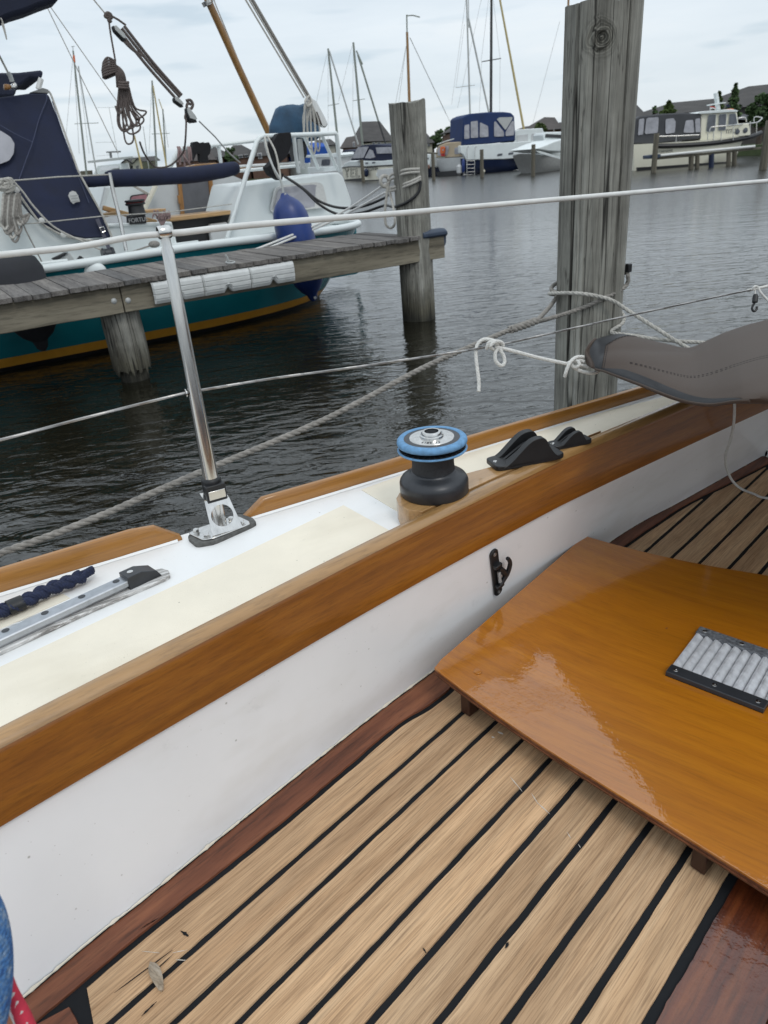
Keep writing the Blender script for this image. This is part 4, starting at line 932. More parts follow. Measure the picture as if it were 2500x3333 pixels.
for x, y, yy in ((790, 822, 598), (845, 812, 626)):
    mb = MB(); mb.tube(smooth([epp(1256, yy, EPr + .02), DP.px(1080, (yy * .56 + y * .44) + 12, 1.1), DP.px(x, y, .95) - Z3 * .02], 8), .012, 8); build('mooring_line', mb, M['pvc'], erp)
mb = MB()
for dy in (0, 22):
    P = [DP.px(925, 573, 1.6), DP.px(985, 612 + dy * .1, 1.5), DP.px(1040, 655 + dy * .5, 1.4), DP.px(1105, 676 + dy, 1.3), DP.px(1180, 672 + dy * .9, 1.1), DP.px(1250, 645 + dy * 1.1, .8), epp(1285, 660 + dy * .6, EPr + .01) if dy else DP.px(1262, 635, .7)]
    if dy: P += [epp(1330, 655), epp(1362, 625), epp(1370, 590)]
    mb.tube(smooth(P, 7), .014, 8)
tag(build('shore_cable', mb, M['black']), 'black cables sagging from the teal boat rail to the shorter jetty post', 'cable')
# ================================================================== the teal boat beyond the jetty
def slab(name, pts, o, depth, m, parent, plane=DP, bevel=0, rd=0, flat=True, ext=None):
    os_ = o if isinstance(o, (list, tuple)) else [o] * len(pts)
    P = [plane.px(x, y, q) for (x, y), q in zip(pts, os_)]
    if rd: P = rounded(P, rd, 4)
    mb = MB(); mb.prism(P, ext if ext is not None else plane.n * depth); return build(name, mb, m, parent, flat=flat and not bevel, bevel=bevel)
def rod(name, pts, o, r, m, parent, plane=DP, n=8, sm=0, mb=None):
    os_ = o if isinstance(o, (list, tuple)) else [o] * len(pts)
    P = [plane.px(x, y, q) for (x, y), q in zip(pts, os_)]
    if sm: P = smooth(P, sm)
    k = mb or MB(); k.tube(P, r, n)
    return None if mb else build(name, k, m, parent)
CL = 2.80
tb = thing('teal_sailboat', 'teal hulled sailing boat with ochre waterline stripe moored behind the jetty', 'sailboat', DP.at(-2.5, CL, 0))
aG = DP.loc(DP.px(1136, 722, CL))[0]; aW = DP.loc(DP.px(1012, 955, CL))[0]
zg0 = DP.loc(DP.px(93, 886, 1.42)); zg1 = DP.loc(DP.px(700, 795, 1.42)); zg2 = DP.loc(DP.px(1136, 724, CL)); print('teal', aG, aW, zg0, zg1, zg2)
def gz(a): return interp([(-8, zg0[2] + .02), (zg0[0], zg0[2]), (zg1[0], zg1[2]), (aG, zg2[2])], a)
def hb(a, ae, hw):
    x = (ae - a) / 2.6
    return hw * (1 if x >= 1 else math.sqrt(max(0, 1 - (1 - max(x, 0)) ** 2.2)))
def station(f, z, hw):       # f 0..1 along the hull from far left to the pointed end; end raked between water and rail
    k = max(0, min(1, z / gz(aG))); ae = aW + (aG - aW) * k ** .8; a = -7.5 + (ae + 7.5) * f; return a, hb(a, ae, hw)
fr = [0, .15, .3, .42, .52, .6, .67, .73, .78, .83, .87, .9, .93, .955, .975, .99, 1.0]
def hullband(name, zs, m, out=0.0, both=True):
    mb = MB()
    for sgn in ((-1, 1) if both else (-1,)):
        rows = []
        for f in fr:
            row = []
            for z in zs:
                g_ = gz(-7.5 + (aG + 7.5) * f); zz = z if not isinstance(z, tuple) else g_ + z[0]
                hw = 1.38 * (.86 + .14 * min(1, max(0, zz) / .9) ** .7) if zz > 0 else 1.19 * (1 + zz * .5)
                a, w_ = station(f, max(zz, 0), hw); row.append(DP.at(a + out * .3, CL + sgn * (w_ + out), zz))
            rows.append(row)
        mb.grid(rows)
    return build(name, mb, m, tb)
hullband('hull', [.13, .3, .5, .7, (-.16,), (-.05,), (0.0,)], M['teal'])
hullband('waterline_stripe', [.045, .135], M['yellow'], .003)
hullband('boot_topping', [-.35, -.1, .05], M['blackhull'])
mb = MB()
for sgn in (-1, 1):
    P = []
    for f in fr:
        z = gz(-7.5 + (aG + 7.5) * f); a, w_ = station(f, z, 1.38); P.append(DP.at(a, CL + sgn * (w_ + .01), z + .01))
    mb.tube(smooth(P, 3), .042, 10)
build('gunwale', mb, M['gel'], tb)
mb = MB(); P = []
for f in fr[3:-1]:
    z = gz(-7.5 + (aG + 7.5) * f) - .155; a, w_ = station(f, z, 1.35); P.append(DP.at(a, CL - (w_ + .015), z))
mb.tube(smooth(P, 3), .028, 8); build('rubbing_strake', mb, M['gel'], tb)
mb = MB(); rows = []
for f in fr:
    z = gz(-7.5 + (aG + 7.5) * f) - .03; a, w_ = station(f, z, 1.37); rows.append([DP.at(a, CL - w_, z), DP.at(a, CL + w_, z)])
mb.grid(rows); build('deck', mb, M['gel'], tb)
# cabin at the pointed end
cab = slab('aft_cabin', [(786, 598), (1105, 560), (1117, 572), (1146, 655), (1138, 722), (735, 790), (745, 770)], [1.95, 2.25, 2.3, 2.35, 2.3, 1.75, 1.75], 1, M['gel'], tb, ext=DN * .95, bevel=.03)
cabtop = [DP.px(786, 598, 1.95), DP.px(1105, 560, 2.25)]
# window with a white frame
wq = [(899, 607), (1041, 594), (1060, 672), (880, 694)]
def pane(name, q, o, m, parent, rd=.22, th=.012, sc=1.0, plane=DP):
    cxx = sum(p[0] for p in q) / len(q); cyy = sum(p[1] for p in q) / len(q); q = [(cxx + (x - cxx) * sc, cyy + (y - cyy) * sc) for x, y in q]
    return slab(name, q, o, -th, m, parent, plane, rd=rd)
fr1 = pane('window_frame', wq, [1.99, 2.13, 2.16, 1.93], M['pvc'], tb, .2, .03, 1.06); pane('window_pane', wq, [1.955, 2.095, 2.125, 1.895], M['clear_vinyl'], fr1, .2, .008, .90)
# white tube gantry over the aft cabin
tub = bpy.data.objects.new('guard_rail', None); COL.objects.link(tub); tub.parent = tb; tub.location = DP.px(860, 450, 1.7) - tb.location
rod('rail_tube', [(739, 775), (760, 705), (800, 575), (836, 462), (845, 449), (858, 444), (905, 442), (960, 440), (1092, 434), (1096, 440), (1102, 500), (1108, 558)], [1.62, 1.63, 1.66, 1.70, 1.71, 1.72, 1.75, 1.78, 1.95, 1.95, 2.0, 2.05], .026, M['gel'], tub, n=10)
rod('rail_tube', [(957, 446), (962, 500), (972, 562)], [1.78, 1.8, 1.85], .022, M['gel'], tub)
rod('rail_tube', [(990, 442), (1012, 490), (1036, 548)], [2.3, 2.4, 2.5], .022, M['gel'], tub)
rod('rail_tube', [(1048, 440), (1070, 490), (1098, 550)], [2.3, 2.4, 2.5], .022, M['gel'], tub)
rod('rail_tube', [(1092, 434), (990, 442), (858, 455), (690, 474), (600, 480)], [1.95, 2.6, 3.7, 3.9, 3.9], .022, M['gel'], tub)
rod('rail_tube', [(548, 552), (572, 505), (585, 488), (600, 480), (690, 476)], 3.9, .032, M['gel'], tub, n=10)
rod('rail_tube', [(712, 478), (720, 535)], 3.9, .024, M['gel'], tub)
rod('stern_post', [(975, 452), (985, 548)], 2.7, .035, M['mast_pale'], tb)
rod('cabin_rail', [(650, 548), (860, 536), (975, 528)], [2.3, 2.5, 2.6], .014, M['steel'], tb); rod('cabin_rail', [(780, 556), (960, 540)], 2.2, .018, M['gel'], tb)
# cockpit
slab('cockpit_side', [(-260, 560), (20, 588), (45, 630), (90, 690), (140, 735), (200, 765), (270, 782), (346, 776), (348, 733), (560, 727), (580, 812), (93, 884), (-260, 950)], 1.72, .05, M['gel'], tb)
slab('cockpit_sill', [(348, 728), (560, 722), (562, 733), (348, 740)], 1.70, .10, M['gel'], tb, bevel=.01)
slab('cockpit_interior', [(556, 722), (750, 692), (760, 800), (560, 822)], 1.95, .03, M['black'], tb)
slab('locker', [(682, 730), (742, 722), (748, 790), (690, 798)], 1.86, .08, M['gel2'], tb, bevel=.02)
slab('seat_plank', [(553, 706), (752, 684), (751, 698), (553, 722)], 1.80, .34, M['tan_wood'], tb, bevel=.01)
slab('seat_plank', [(337, 668), (513, 716), (511, 734), (335, 684)], 2.3, .06, M['tan_wood'], tb, bevel=.01)
slab('seat_plank', [(320, 698), (376, 688), (384, 700), (322, 711)], 2.2, .2, M['tan_wood'], tb, bevel=.01)
slab('seat_plank', [(463, 684), (541, 678), (541, 688), (463, 696)], 2.5, .3, M['tan_wood'], tb, bevel=.01)
bh = slab('cabin_bulkhead', [(470, 712), (500, 598), (560, 570), (640, 556), (730, 560), (792, 586), (760, 702)], 3.15, .06, M['gel2'], tb)
dr = slab('companion_door', [(588, 580), (678, 574), (690, 696), (600, 702)], 3.12, .02, M['mast_dark'] if 0 else plain('grey_door_mesh', (.12, .12, .13), .8), tb)
slab('door_frame', [(578, 580), (590, 580), (602, 702), (590, 703)], 3.10, .03, M['orange_wood'], dr); slab('door_frame', [(678, 574), (690, 573), (704, 690), (690, 696)], 3.10, .03, M['orange_wood'], dr)
slab('door_stop', [(578, 636), (586, 635), (590, 662), (582, 663)], 3.08, .02, M['orange_wood'], dr); slab('door_stop', [(694, 632), (705, 631), (709, 656), (698, 658)], 3.08, .02, M['orange_wood'], dr)
slab('coachroof_edge', [(575, 549), (640, 534), (700, 530), (795, 538), (830, 546), (790, 556), (700, 548), (640, 549)], 3.3, .12, M['varmast'], tb, bevel=.01)
fc = slab('fore_cabin', [(326, 706), (352, 604), (500, 592), (505, 604), (470, 700)], 3.4, 1.2, M['gel'], tb, bevel=.02)
w1 = slab('window_frame', [(418, 684), (424, 636), (482, 628), (476, 680)], 3.39, -.012, M['mast_dark'], fc, rd=.15); slab('curtain', [(421, 681), (428, 640), (479, 632), (473, 677)], 3.37, -.006, M['pink'], w1, rd=.15)
rod('frame_post', [(507, 604), (468, 684)], 3.0, .030, M['cream_hull2'], tb); rod('frame_post', [(348, 612), (330, 686)], 3.0, .030, M['gel'], tb)
rod('sheet_line', [(424, 600), (478, 632)], 2.9, .008, M['pale_rope'], tb); rod('sheet_line', [(430, 600), (486, 632)], 2.9, .008, M['pale_rope'], tb)
# winch on its pedestal
wn = bpy.data.objects.new('sheet_winch', None); COL.objects.link(wn); wn.parent = tb; wn.location = DP.px(450, 729, 1.72) - tb.location
wcen = DP.px(449, 727, 1.74); pr = [(.13, 0), (.13, .11), (.125, .115)]
slab('pedestal', [(422, 702), (474, 698), (478, 727), (424, 731)], 1.66, .14, M['black'], wn, bevel=.008)
wb = DP.px(448, 700, 1.74); mb = MB(); mb.lathe(wb, [(.10, 0), (.085, .02), (.078, .09), (.10, .10), (.10, .115), (.085, .12), (.10, .13), (.098, .145), (.03, .15)], 28); build('winch_drum', mb, M['black'], wn)
mb = MB(); mb.lathe(wb, [(.087, .1185), (.087, .1215)], 28); build('red_band', mb, M['red'], wn)
writing('winch_lettering', 'FORTUS', .055, M['pale_ink'], wn, DP.px(450, 716, 1.655), DU, Z3)
# stanchions, guard wires, deck fittings
rod('stanchion', [(357, 562), (366, 612), (392, 720), (411, 816)], [1.55, 1.55, 1.53, 1.5], .019, M['steel'], tb, n=12)
rod('guard_wire', [(-300, 612), (40, 588), (190, 576), (357, 568)], 1.55, .0065, M['pale_rope'], tb); rod('guard_wire', [(-300, 760), (0, 736), (140, 724), (330, 704), (555, 690), (755, 664)], 1.55, .005, M['pale_rope'], tb)
rod('toe_track', [(95, 862), (220, 848)], 1.50, .018, M['gel'], tb); slab('toe_plate', [(560, 793), (645, 782), (650, 790), (650, 800), (560, 812)], 1.47, .02, M['gel'], tb, bevel=.004)
ck = slab('clutch_body', [(186, 842), (228, 824), (238, 838), (246, 850), (196, 856)], 1.55, .05, M['mast_pale'], tb, bevel=.008); slab('clutch_handle', [(168, 842), (210, 822), (224, 822), (190, 846), (178, 850)], 1.53, .04, M['black'], ck, bevel=.006)
slab('clutch_cam', [(246, 852), (262, 832), (284, 848), (284, 852)], 1.55, .05, M['black'], tb, bevel=.008)
mb = MB(); q = DP.px(352, 826, 1.5); mb.lathe(q - DU * .06, [(.055, 0), (.06, .02), (.05, .03), (.05, .09), (.06, .10), (.055, .12)], 20, ax=DU); build('turning_block', mb, M['gunmetal'], tb)
rod('lashing', [(300, 845), (365, 830), (420, 822), (470, 806), (500, 796)], 1.5, .008, M['grey_rope'], tb, sm=5); mb = MB(); 
mb.ball(DP.px(502, 795, 1.5), .05, 8, 1.2, 1, .7); build('lashing_knot', mb, M['grey_rope'], tb)
mb = MB(); mb.ball(DP.px(308, 884, 1.42), .12, 12, 1, .5, .8); build('fender_eye_cap', mb, M['gel'], tb)
# the swim platform just showing under the jetty beam and the rudder post
slab('swim_platform', [(1040, 900), (1165, 876), (1170, 886), (1160, 892), (1045, 912)], CL + .1, .5, M['teal'], tb, bevel=.008); rod('rudder_post', [(1150, 700), (1156, 800), (1160, 885)], CL + .15, .03, M['teal'], tb)
# navy spray hood
hood = bpy.data.objects.new('spray_hood', None); COL.objects.link(hood); hood.parent = tb; hood.location = DP.px(150, 600, 1.7) - tb.location
hp = [(-260, 350), (0, 317), (96, 304), (150, 304), (160, 310), (241, 523), (262, 574), (330, 697), (362, 772), (278, 777), (207, 762), (127, 716), (55, 619), (30, 595), (-260, 560)]
ho_ = [2.1, 2.1, 2.1, 2.1, 2.08, 1.8, 1.75, 1.68, 1.64, 1.64, 1.64, 1.66, 1.7, 1.7, 1.7]
slab('hood_canvas', hp, ho_, 1, M['navy'], hood, ext=DN * 1.6, bevel=.015)
rod('edge_piping', [(158, 296), (170, 318), (205, 415), (243, 523), (264, 574), (332, 697), (366, 776)], [2.06, 2.05, 1.92, 1.78, 1.73, 1.66, 1.62], .010, M['pale_rope'], hood, sm=4)
rod('bottom_piping', [(55, 622), (90, 672), (127, 720), (165, 746), (207, 766), (278, 781), (360, 790)], 1.62, .011, M['pale_rope'], hood, sm=4)
for q in ([(150, 306), (152, 325), (128, 385), (107, 460), (85, 520), (60, 590)], [(0, 407), (50, 436), (105, 462)], [(170, 330), (200, 420), (235, 520), (262, 590), (290, 660)]):
    rod('seam', q, [2.05 - (y - 300) * .0011 for x, y in q], .004, M['navy_dark'] if 0 else plain('seam_thread', (.05, .06, .11), .8), hood, sm=3)
wi = slab('hood_window', [(-120, 425), (0, 424), (34, 446), (47, 468), (44, 500), (30, 522), (0, 534), (-120, 545)], [1.88 - (y - 420) * .0009 for y in (425, 424, 446, 468, 500, 522, 534, 545)], -.01, M['clear_vinyl'], hood, rd=.2)
slab('hood_top_flap', [(100, 300), (125, 291), (140, 286), (158, 292), (158, 304), (148, 302)], 2.12, .3, plain('grey_lining', (.30, .30, .29), .9), hood)
lb = slab('sewn_label', [(222, 637), (226, 626), (236, 621), (246, 624), (254, 636), (260, 656), (248, 658), (238, 664), (230, 655)], [1.69] * 9, -.004, M['pvc'], hood)
for yy in (637, 646, 655):
    slab('label_line', [(228 + (yy - 637) * .3, yy), (252 + (yy - 637) * .3, yy - 3), (253 + (yy - 637) * .3, yy), (229 + (yy - 637) * .3, yy + 3)], 1.675, -.002, M['mast_pale'], lb)
st_ = slab('hood_strap', [(310, 714), (322, 710), (335, 745), (362, 812), (350, 815), (325, 750)], [1.62] * 6, -.008, plain('slate_webbing', (.10, .10, .13), .8), hood)
rod('buckle', [(324, 742), (336, 738), (343, 752), (332, 757), (324, 742)], 1.60, .007, M['steel'], hood)
for x, y in ((54, 617), (135, 718), (206, 764)):
    mb = MB(); mb.lathe(DP.px(x, y, 1.60), [(.027, 0), (.027, .012), (.018, .016), (.008, .018)], 16, ax=-DN); build('snap_button', mb, M['pvc'], hood)
# rolled navy cloth along the far rail
P = [DP.px(x, y, 1.95) for x, y in ((250, 592), (300, 589), (356, 585), (363, 582), (420, 579), (480, 578), (540, 574), (600, 571), (660, 565), (720, 556), (762, 548), (776, 546))]
rr = [.055, .06, .058, .082, .086, .085, .083, .085, .082, .078, .07, .045]
mb = MB(); Ps = smooth(P, 5); rs = []
for i in range(len(Ps)): 
    k = i / 5; j = min(int(k), len(rr) - 2); rs.append((rr[j] + (rr[j + 1] - rr[j]) * (k - j)) * (1 + .03 * mnoise.noise(Vector((i * .7, 0, 0)))))
mb.tube(Ps, rs, 18); rn = build('rolled_sail_cover', mb, M['navy'], tb)
# mast support/boom end high on the left, navy cover
slab('boom_cover', [(-300, 40), (-60, -90), (160, -80), (200, -2), (180, 6), (140, 20), (90, 40), (40, 55), (0, 72), (-300, 120)], 1.6, .30, M['navy_dark'], tb, bevel=.04)
rod('boom_tie', [(2, 58), (8, 70), (14, 90), (22, 128), (17, 110), (6, 75)], 1.58, .006, M['pale_rope'], tb, sm=3)
# backstays
for x0, y0, x1, y1 in ((152, 20, 385, 500), (160, 16, 430, 400)): rod('backstay', [(x0, y0), (x1, y1)], 2.2, .0045, M['pale_rope'], tb)
# ================================================================== things on and around the teal boat
fd = thing('boat_fender', 'long blue inflatable fender hanging between the jetty and the teal boat', 'fender', DP.px(960, 760, 1.25), 'fenders by the teal boat')
ft0, ft1 = DP.px(923, 628, 1.28), DP.px(1022, 978, 1.22); ax = (ft1 - ft0); Lf = ax.length; ax.normalize()
mb = MB(); mb.lathe(ft0, [(.028, 0), (.042, .02), (.055, .04), (.095, .07), (.14, .115), (.172, .17), (.192, .24), (.203, .33), (.207, .45), (.205, Lf * .62), (.195, Lf - .30), (.165, Lf - .20), (.11, Lf - .12), (.06, Lf - .07), (.05, Lf - .03), (.03, Lf)], 40, ax=ax); build('fender_body', mb, M['fender_blue'], fd)
mb = MB(); mb.lathe(ft1 - ax * .04 - DN * .052, [(.018, 0), (.018, .002)], 16, ax=-DN); build('eyelet', mb, M['pvc'], fd)
mb = MB(); mb.lathe(ft0 + ax * .015 - DN * .03, [(.016, 0), (.016, .01)], 12, ax=-DN); build('eyelet', mb, M['steel'], fd)
rod('fender_line', [(862, 440), (866, 480), (890, 545), (915, 590), (922, 628)], [1.72, 1.5, 1.35, 1.3, 1.28], .012, M['mast_pale'], fd, sm=4)
rod('fender_line', [(868, 440), (895, 490), (908, 545), (912, 580), (900, 570), (880, 520), (866, 470), (862, 445)], [1.72, 1.5, 1.4, 1.33, 1.33, 1.4, 1.5, 1.7], .011, M['pale_rope'], fd, sm=4)
fd2 = thing('boat_fender', 'fat charcoal fender at the left edge of the picture, above the jetty', 'fender', DP.px(40, 940, 1.1), 'fenders by the teal boat')
mb = MB(); mb.lathe(DP.px(28, 818, 1.12), [(.03, 0), (.12, .02), (.20, .08), (.235, .17), (.24, .45), (.23, .62), (.14, .75), (.07, .80), (.05, .87), (.02, .9)], 40, ax=Vector((.05, .02, -1))); build('fender_body', mb, M['fender_black'], fd2)
# clothes on the rails
def drape(name, pts, o, depth, m, label, cat):
    ob = slab(name, pts, o, depth, m, None, rd=.2, flat=False, bevel=.02); return tag(ob, label, cat)
drape('black_jacket', [(905, 433), (948, 430), (950, 470), (936, 510), (905, 535), (905, 560), (925, 565), (918, 588), (885, 570), (870, 545), (895, 520), (885, 470)], 1.62, .14, M['cloth_black'], 'black jacket draped over the white tube rail above the blue fender', 'jacket')
drape('black_gloves', [(626, 480), (628, 462), (642, 460), (652, 466), (662, 462), (668, 466), (680, 462), (687, 475), (684, 500), (676, 508), (682, 528), (652, 528), (650, 500), (640, 500), (628, 528), (630, 505)], 3.7, .10, M['cloth_black'], 'black wet gloves hung on the far white rail above the navy roll', 'gloves')
mb = MB()
for k, (x, dy) in enumerate(((578, 50), (584, 58), (598, 62), (612, 50), (618, 45))):
    mb.tube(smooth([DP.px(x, 478, 3.6), DP.px(x + 3, 490 + k * 2, 3.58), DP.px(x + 1 + k, 478 + dy, 3.6)], 5), .014, 6)
mb.tube(smooth([DP.px(579, 478, 3.6), DP.px(600, 510, 3.55), DP.px(618, 535, 3.6)], 5), .013, 6)
M['pink_rope'] = plain('pinkish_rope', (.26, .185, .18), .9, var=.2, vs=60)
tag(build('coiled_sheet', mb, M['pink_rope']), 'pinkish braided rope hanging in loops from the far white rail', 'rope')
mb = MB(); random.seed(2)
for k in range(26):
    c0 = DP.px(528, 738, 1.6); x = random.uniform(500, 553); mb.tube(smooth([c0, DP.px((x + 528) / 2, 715, 1.6), DP.px(x, random.uniform(684, 706), 1.6), DP.px(x + random.uniform(-8, 8), random.uniform(700, 715), 1.58)], 4), .007, 5)
tag(build('rope_bundle', mb, M['pink_rope']), 'frayed pinkish rope bundle in the teal boat cockpit behind the stanchion top', 'rope')
# outboard motor under its cover
ob = thing('outboard_motor', 'outboard motor under a petrol blue fabric cover behind the white tube rail', 'outboard', DP.px(960, 440, 2.9))
mb = MB(); rows = []
sec = [(.10, (968, 343)), (.22, (964, 345)), (.27, (961, 352)), (.30, (958, 375)), (.33, (956, 405)), (.345, (958, 430)), (.33, (962, 452)), (.26, (968, 462))]
for rr_, (x, y) in sec:
    c_ = DP.px(x, y, 2.9); rows.append([c_ + DU * rr_ * 1.0 * math.cos(g) * (1 + .10 * mnoise.noise(Vector((math.cos(g) * 2, math.sin(g) * 2, y * .03)))) + DN * rr_ * .7 * math.sin(g) + Z3 * .03 * mnoise.noise(Vector((g * 2, y * .05, 3))) for g in [2 * math.pi * k / 32 for k in range(32)]])
mb.grid(rows, True); mb.f += [tuple(range(32)), tuple(len(mb.v) - 32 + i for i in range(32))]; build('cover', mb, M['petrol_cover'], ob)
slab('motor_leg', [(950, 455), (1000, 452), (1002, 500), (985, 545), (965, 545), (958, 500)], 2.85, .14, M['black'], ob, bevel=.02)
# mainsheet block and the falls leading up left
ms = thing('sheet_block', 'long varnished wooden rope block at the foot of three parallel grey ropes', 'rope block', DP.px(1030, 370, 2.4))
slab('block_cheek', [(1000, 322), (1016, 318), (1032, 330), (1064, 392), (1068, 405), (1060, 416), (1048, 412), (1008, 350)], 2.38, .05, M['steel'], ms, bevel=.012); slab('block_shell', [(1024, 365), (1034, 362), (1052, 410), (1040, 398), (1018, 390)], 2.36, .12, plain('dark_tufnol', (.06, .045, .04), .4), ms, bevel=.01)
for x0, x1, r_ in ((800, 990, .010), (812, 1000, .010), (822, 1008, .019)): rod('fall', [(x0 - 60, -120), (x0, 0), (x1, 318)], 2.4, r_, M['grey_rope'] if r_ > .015 else M['pale_rope'], ms)
mb = MB()
for x0, yb in ((993, 440), (1004, 470), (1016, 485), (1030, 478)):
    P = smooth([DP.px(1006, 325, 2.35), DP.px(x0 - 6, 380, 2.35), DP.px(x0, yb, 2.35), DP.px(x0 + 10, yb + 6, 2.35), DP.px(x0 + 8, 400, 2.35), DP.px(1010, 330, 2.35)], 5); mb.tube(P, .010, 6)
mb.tube(smooth([DP.px(1006, 312, 2.36), DP.px(994, 328, 2.3), DP.px(1000, 345, 2.3), DP.px(1014, 335, 2.34), DP.px(1008, 314, 2.36)], 5), .014, 6); mb.tube([DP.px(992, 340, 2.3), DP.px(989, 440, 2.3)], .013, 6)
build('hanging_tail', mb, M['pale_rope'], ms)
# tackle in the upper left with its hanging coil
tk = thing('rope_tackle', 'brown four-part rope tackle with two silver blocks slanting across the upper left sky', 'rope tackle', DP.px(500, 250, 1.0))
TO = 1.0
rod('hanger', [(240, -130), (306, 0), (344, 46)], TO, .006, M['pale_rope'], tk)
for a_, b_ in (((382, 92), (574, 322)), ((404, 84), (592, 310)), ((396, 92), (586, 316)), ((392, 120), (462, 182))): rod('fall', [a_, ((a_[0] + b_[0]) / 2 - 2, (a_[1] + b_[1]) / 2 + 4), b_], TO, .014, M['brown_rope'], tk, sm=4)
mb = MB(); mb.tube(smooth([DP.px(x, y, TO) for x, y in ((342, 48), (352, 42), (362, 50), (350, 56), (342, 52), (354, 48), (364, 56), (354, 62), (356, 70), (362, 66))], 4), .014, 7); mb.tube([DP.px(360, 50, TO), DP.px(385, 64, TO), DP.px(410, 82, TO)], .009, 7); build('top_knot', mb, M['brown_rope'], tk)
for q in ([(366, 78), (376, 76), (412, 112), (416, 132), (404, 128), (372, 96)], [(566, 312), (576, 310), (598, 332), (604, 342), (594, 344), (568, 326)], [(606, 346), (614, 344), (640, 376), (648, 392), (636, 394), (618, 388), (608, 364)]):
    o_ = slab('block_plate', [(x * .78 + sum(p[0] for p in q) / len(q) * .22, y * .78 + sum(p[1] for p in q) / len(q) * .22) for x, y in q], TO - .03, .012, M['mast_pale'], tk, bevel=.003); slab('block_sheave', [(x * .94 + sum(p[0] for p in q) / len(q) * .06 - 3, y + 6) for x, y in q], TO - .015, .05, M['black'], tk, bevel=.01)
slab('block_sheave', [(607, 372), (622, 378), (640, 392), (622, 402), (611, 394)], TO, .05, M['black'], tk, bevel=.01)
mb = MB(); mb.tube(smooth([DP.px(x, y, TO) for x, y in ((606, 328), (620, 326), (628, 340), (622, 354), (608, 350), (612, 336), (622, 340))], 4), .013, 7); build('lower_knot', mb, M['brown_rope'], tk)
rod('wire_pennant', [(648, 394), (664, 410), (700, 445), (745, 498), (782, 530)], TO, .007, M['wire'], tk)
rod('tail_line', [(604, 370), (602, 384), (606, 395), (604, 450), (600, 485), (590, 505), (560, 535), (530, 545), (500, 540), (470, 500), (455, 462)], [TO, TO, TO, TO, 1.2, 1.3, 1.4, 1.4, 1.3, 1.1, TO], .009, M['brown_rope'], tk, sm=5)
cl_ = thing('rope_coil', 'bundled brown rope coil hanging free below the tackle in the upper left', 'rope coil', DP.px(400, 320, 1.0)); random.seed(8)
rod('hanging_line', [(354, 66), (360, 110), (376, 200)], TO, .008, M['brown_rope'], cl_)
mb = MB()
for k in range(7):
    y = 194 + k * 8; mb.tube(smooth([DP.px(376 + k, 200 + k * 5, TO - .02), DP.px(350, y - 6 + k, TO - .03), DP.px(333 + abs(k - 3), y + 14 - k, TO), DP.px(345, y + 22 - k * 1.5, TO + .02), DP.px(372 + k, 235 + k, TO)], 5), .0095, 7)
for k in range(6): mb.tube(smooth([DP.px(368 + k * 4, 205 + k * 3, TO + .01 * (k % 3)), DP.px(378 + k * 5, 240, TO - .02), DP.px(382 + k * 6, 285, TO)], 5), .010, 7)
for k in range(3): mb.tube(smooth([DP.px(386, 268 + k * 8, TO - .03), DP.px(402, 270 + k * 8, TO - .05), DP.px(418, 268 + k * 9, TO - .02)], 4), .012, 7)
build('head_turns', mb, M['brown_rope'], cl_)
for k in range(11):
    xb = 392 + k * 6.2 + random.uniform(-3, 3); yb = 470 - abs(k - 5) * 11 - random.uniform(0, 45); wdx = random.uniform(12, 30); mb = MB()
    x0 = 388 + k * 2.8
    mb.tube(smooth([DP.px(x0, 280, TO + .01 * (k % 4)), DP.px(x0 - 2 + (xb - x0) * .3 - wdx * .4, 350, TO + .01 * (k % 3)), DP.px(xb - wdx, yb - 25, TO), DP.px(xb - wdx * .2, yb, TO - .01), DP.px(xb + wdx * .8, yb - 22, TO), DP.px(x0 + 4 + (xb - x0) * .3 + wdx * .3, 350, TO + .01 * (k % 2)), DP.px(x0 + 3, 282, TO)], 6), .0080, 7)
    build('loop', mb, M['brown_rope'], cl_)
# grey rope bundle on the left, tied to the guard wire
gb = thing('rope_coil', 'weathered grey rope coil tied to the guard wire at the left edge', 'rope coil', DP.px(40, 650, 1.5)); random.seed(4)
for k in range(9):
    x0 = 4 + k * 6; yb = 790 - abs(k - 4) * 8 - random.uniform(0, 45); xb = x0 + 14 + k * 2.0; mb = MB()
    mb.tube(smooth([DP.px(x0 + 8, 630, 1.5), DP.px(x0 + 2, 700, 1.48), DP.px(xb - 14, yb - 20, 1.5), DP.px(xb, yb, 1.48), DP.px(xb + 12, yb - 26, 1.5), DP.px(x0 + 18, 700, 1.49), DP.px(x0 + 12, 628, 1.5)], 6), .012, 7); build('loop', mb, M['pale_rope'] if k % 3 == 0 else M['grey_rope'], gb)
mb = MB()
for k in range(16):
    g = random.uniform(0, 6.28); c_ = (20 + random.uniform(-14, 14), 603 + random.uniform(-9, 9)); q = [DP.px(c_[0] + 20 * math.cos(g + j * 1.1) * (1 - j * .07), c_[1] + 15 * math.sin(g + j * 1.1), 1.46 + .01 * j) for j in range(5)]; mb.tube(smooth(q, 4), .012, 7)
build('head_turns', mb, M['pale_rope'], gb)
rod('tail_line', [(44, 590), (75, 625), (110, 672), (175, 738), (260, 782), (345, 820)], [1.5, 1.5, 1.5, 1.5, 1.5, 1.5], .009, M['pale_rope'], gb, sm=4); rod('tail_line', [(42, 625), (62, 680), (80, 740), (110, 800), (138, 856)], 1.5, .007, M['grey_rope'], gb, sm=4)
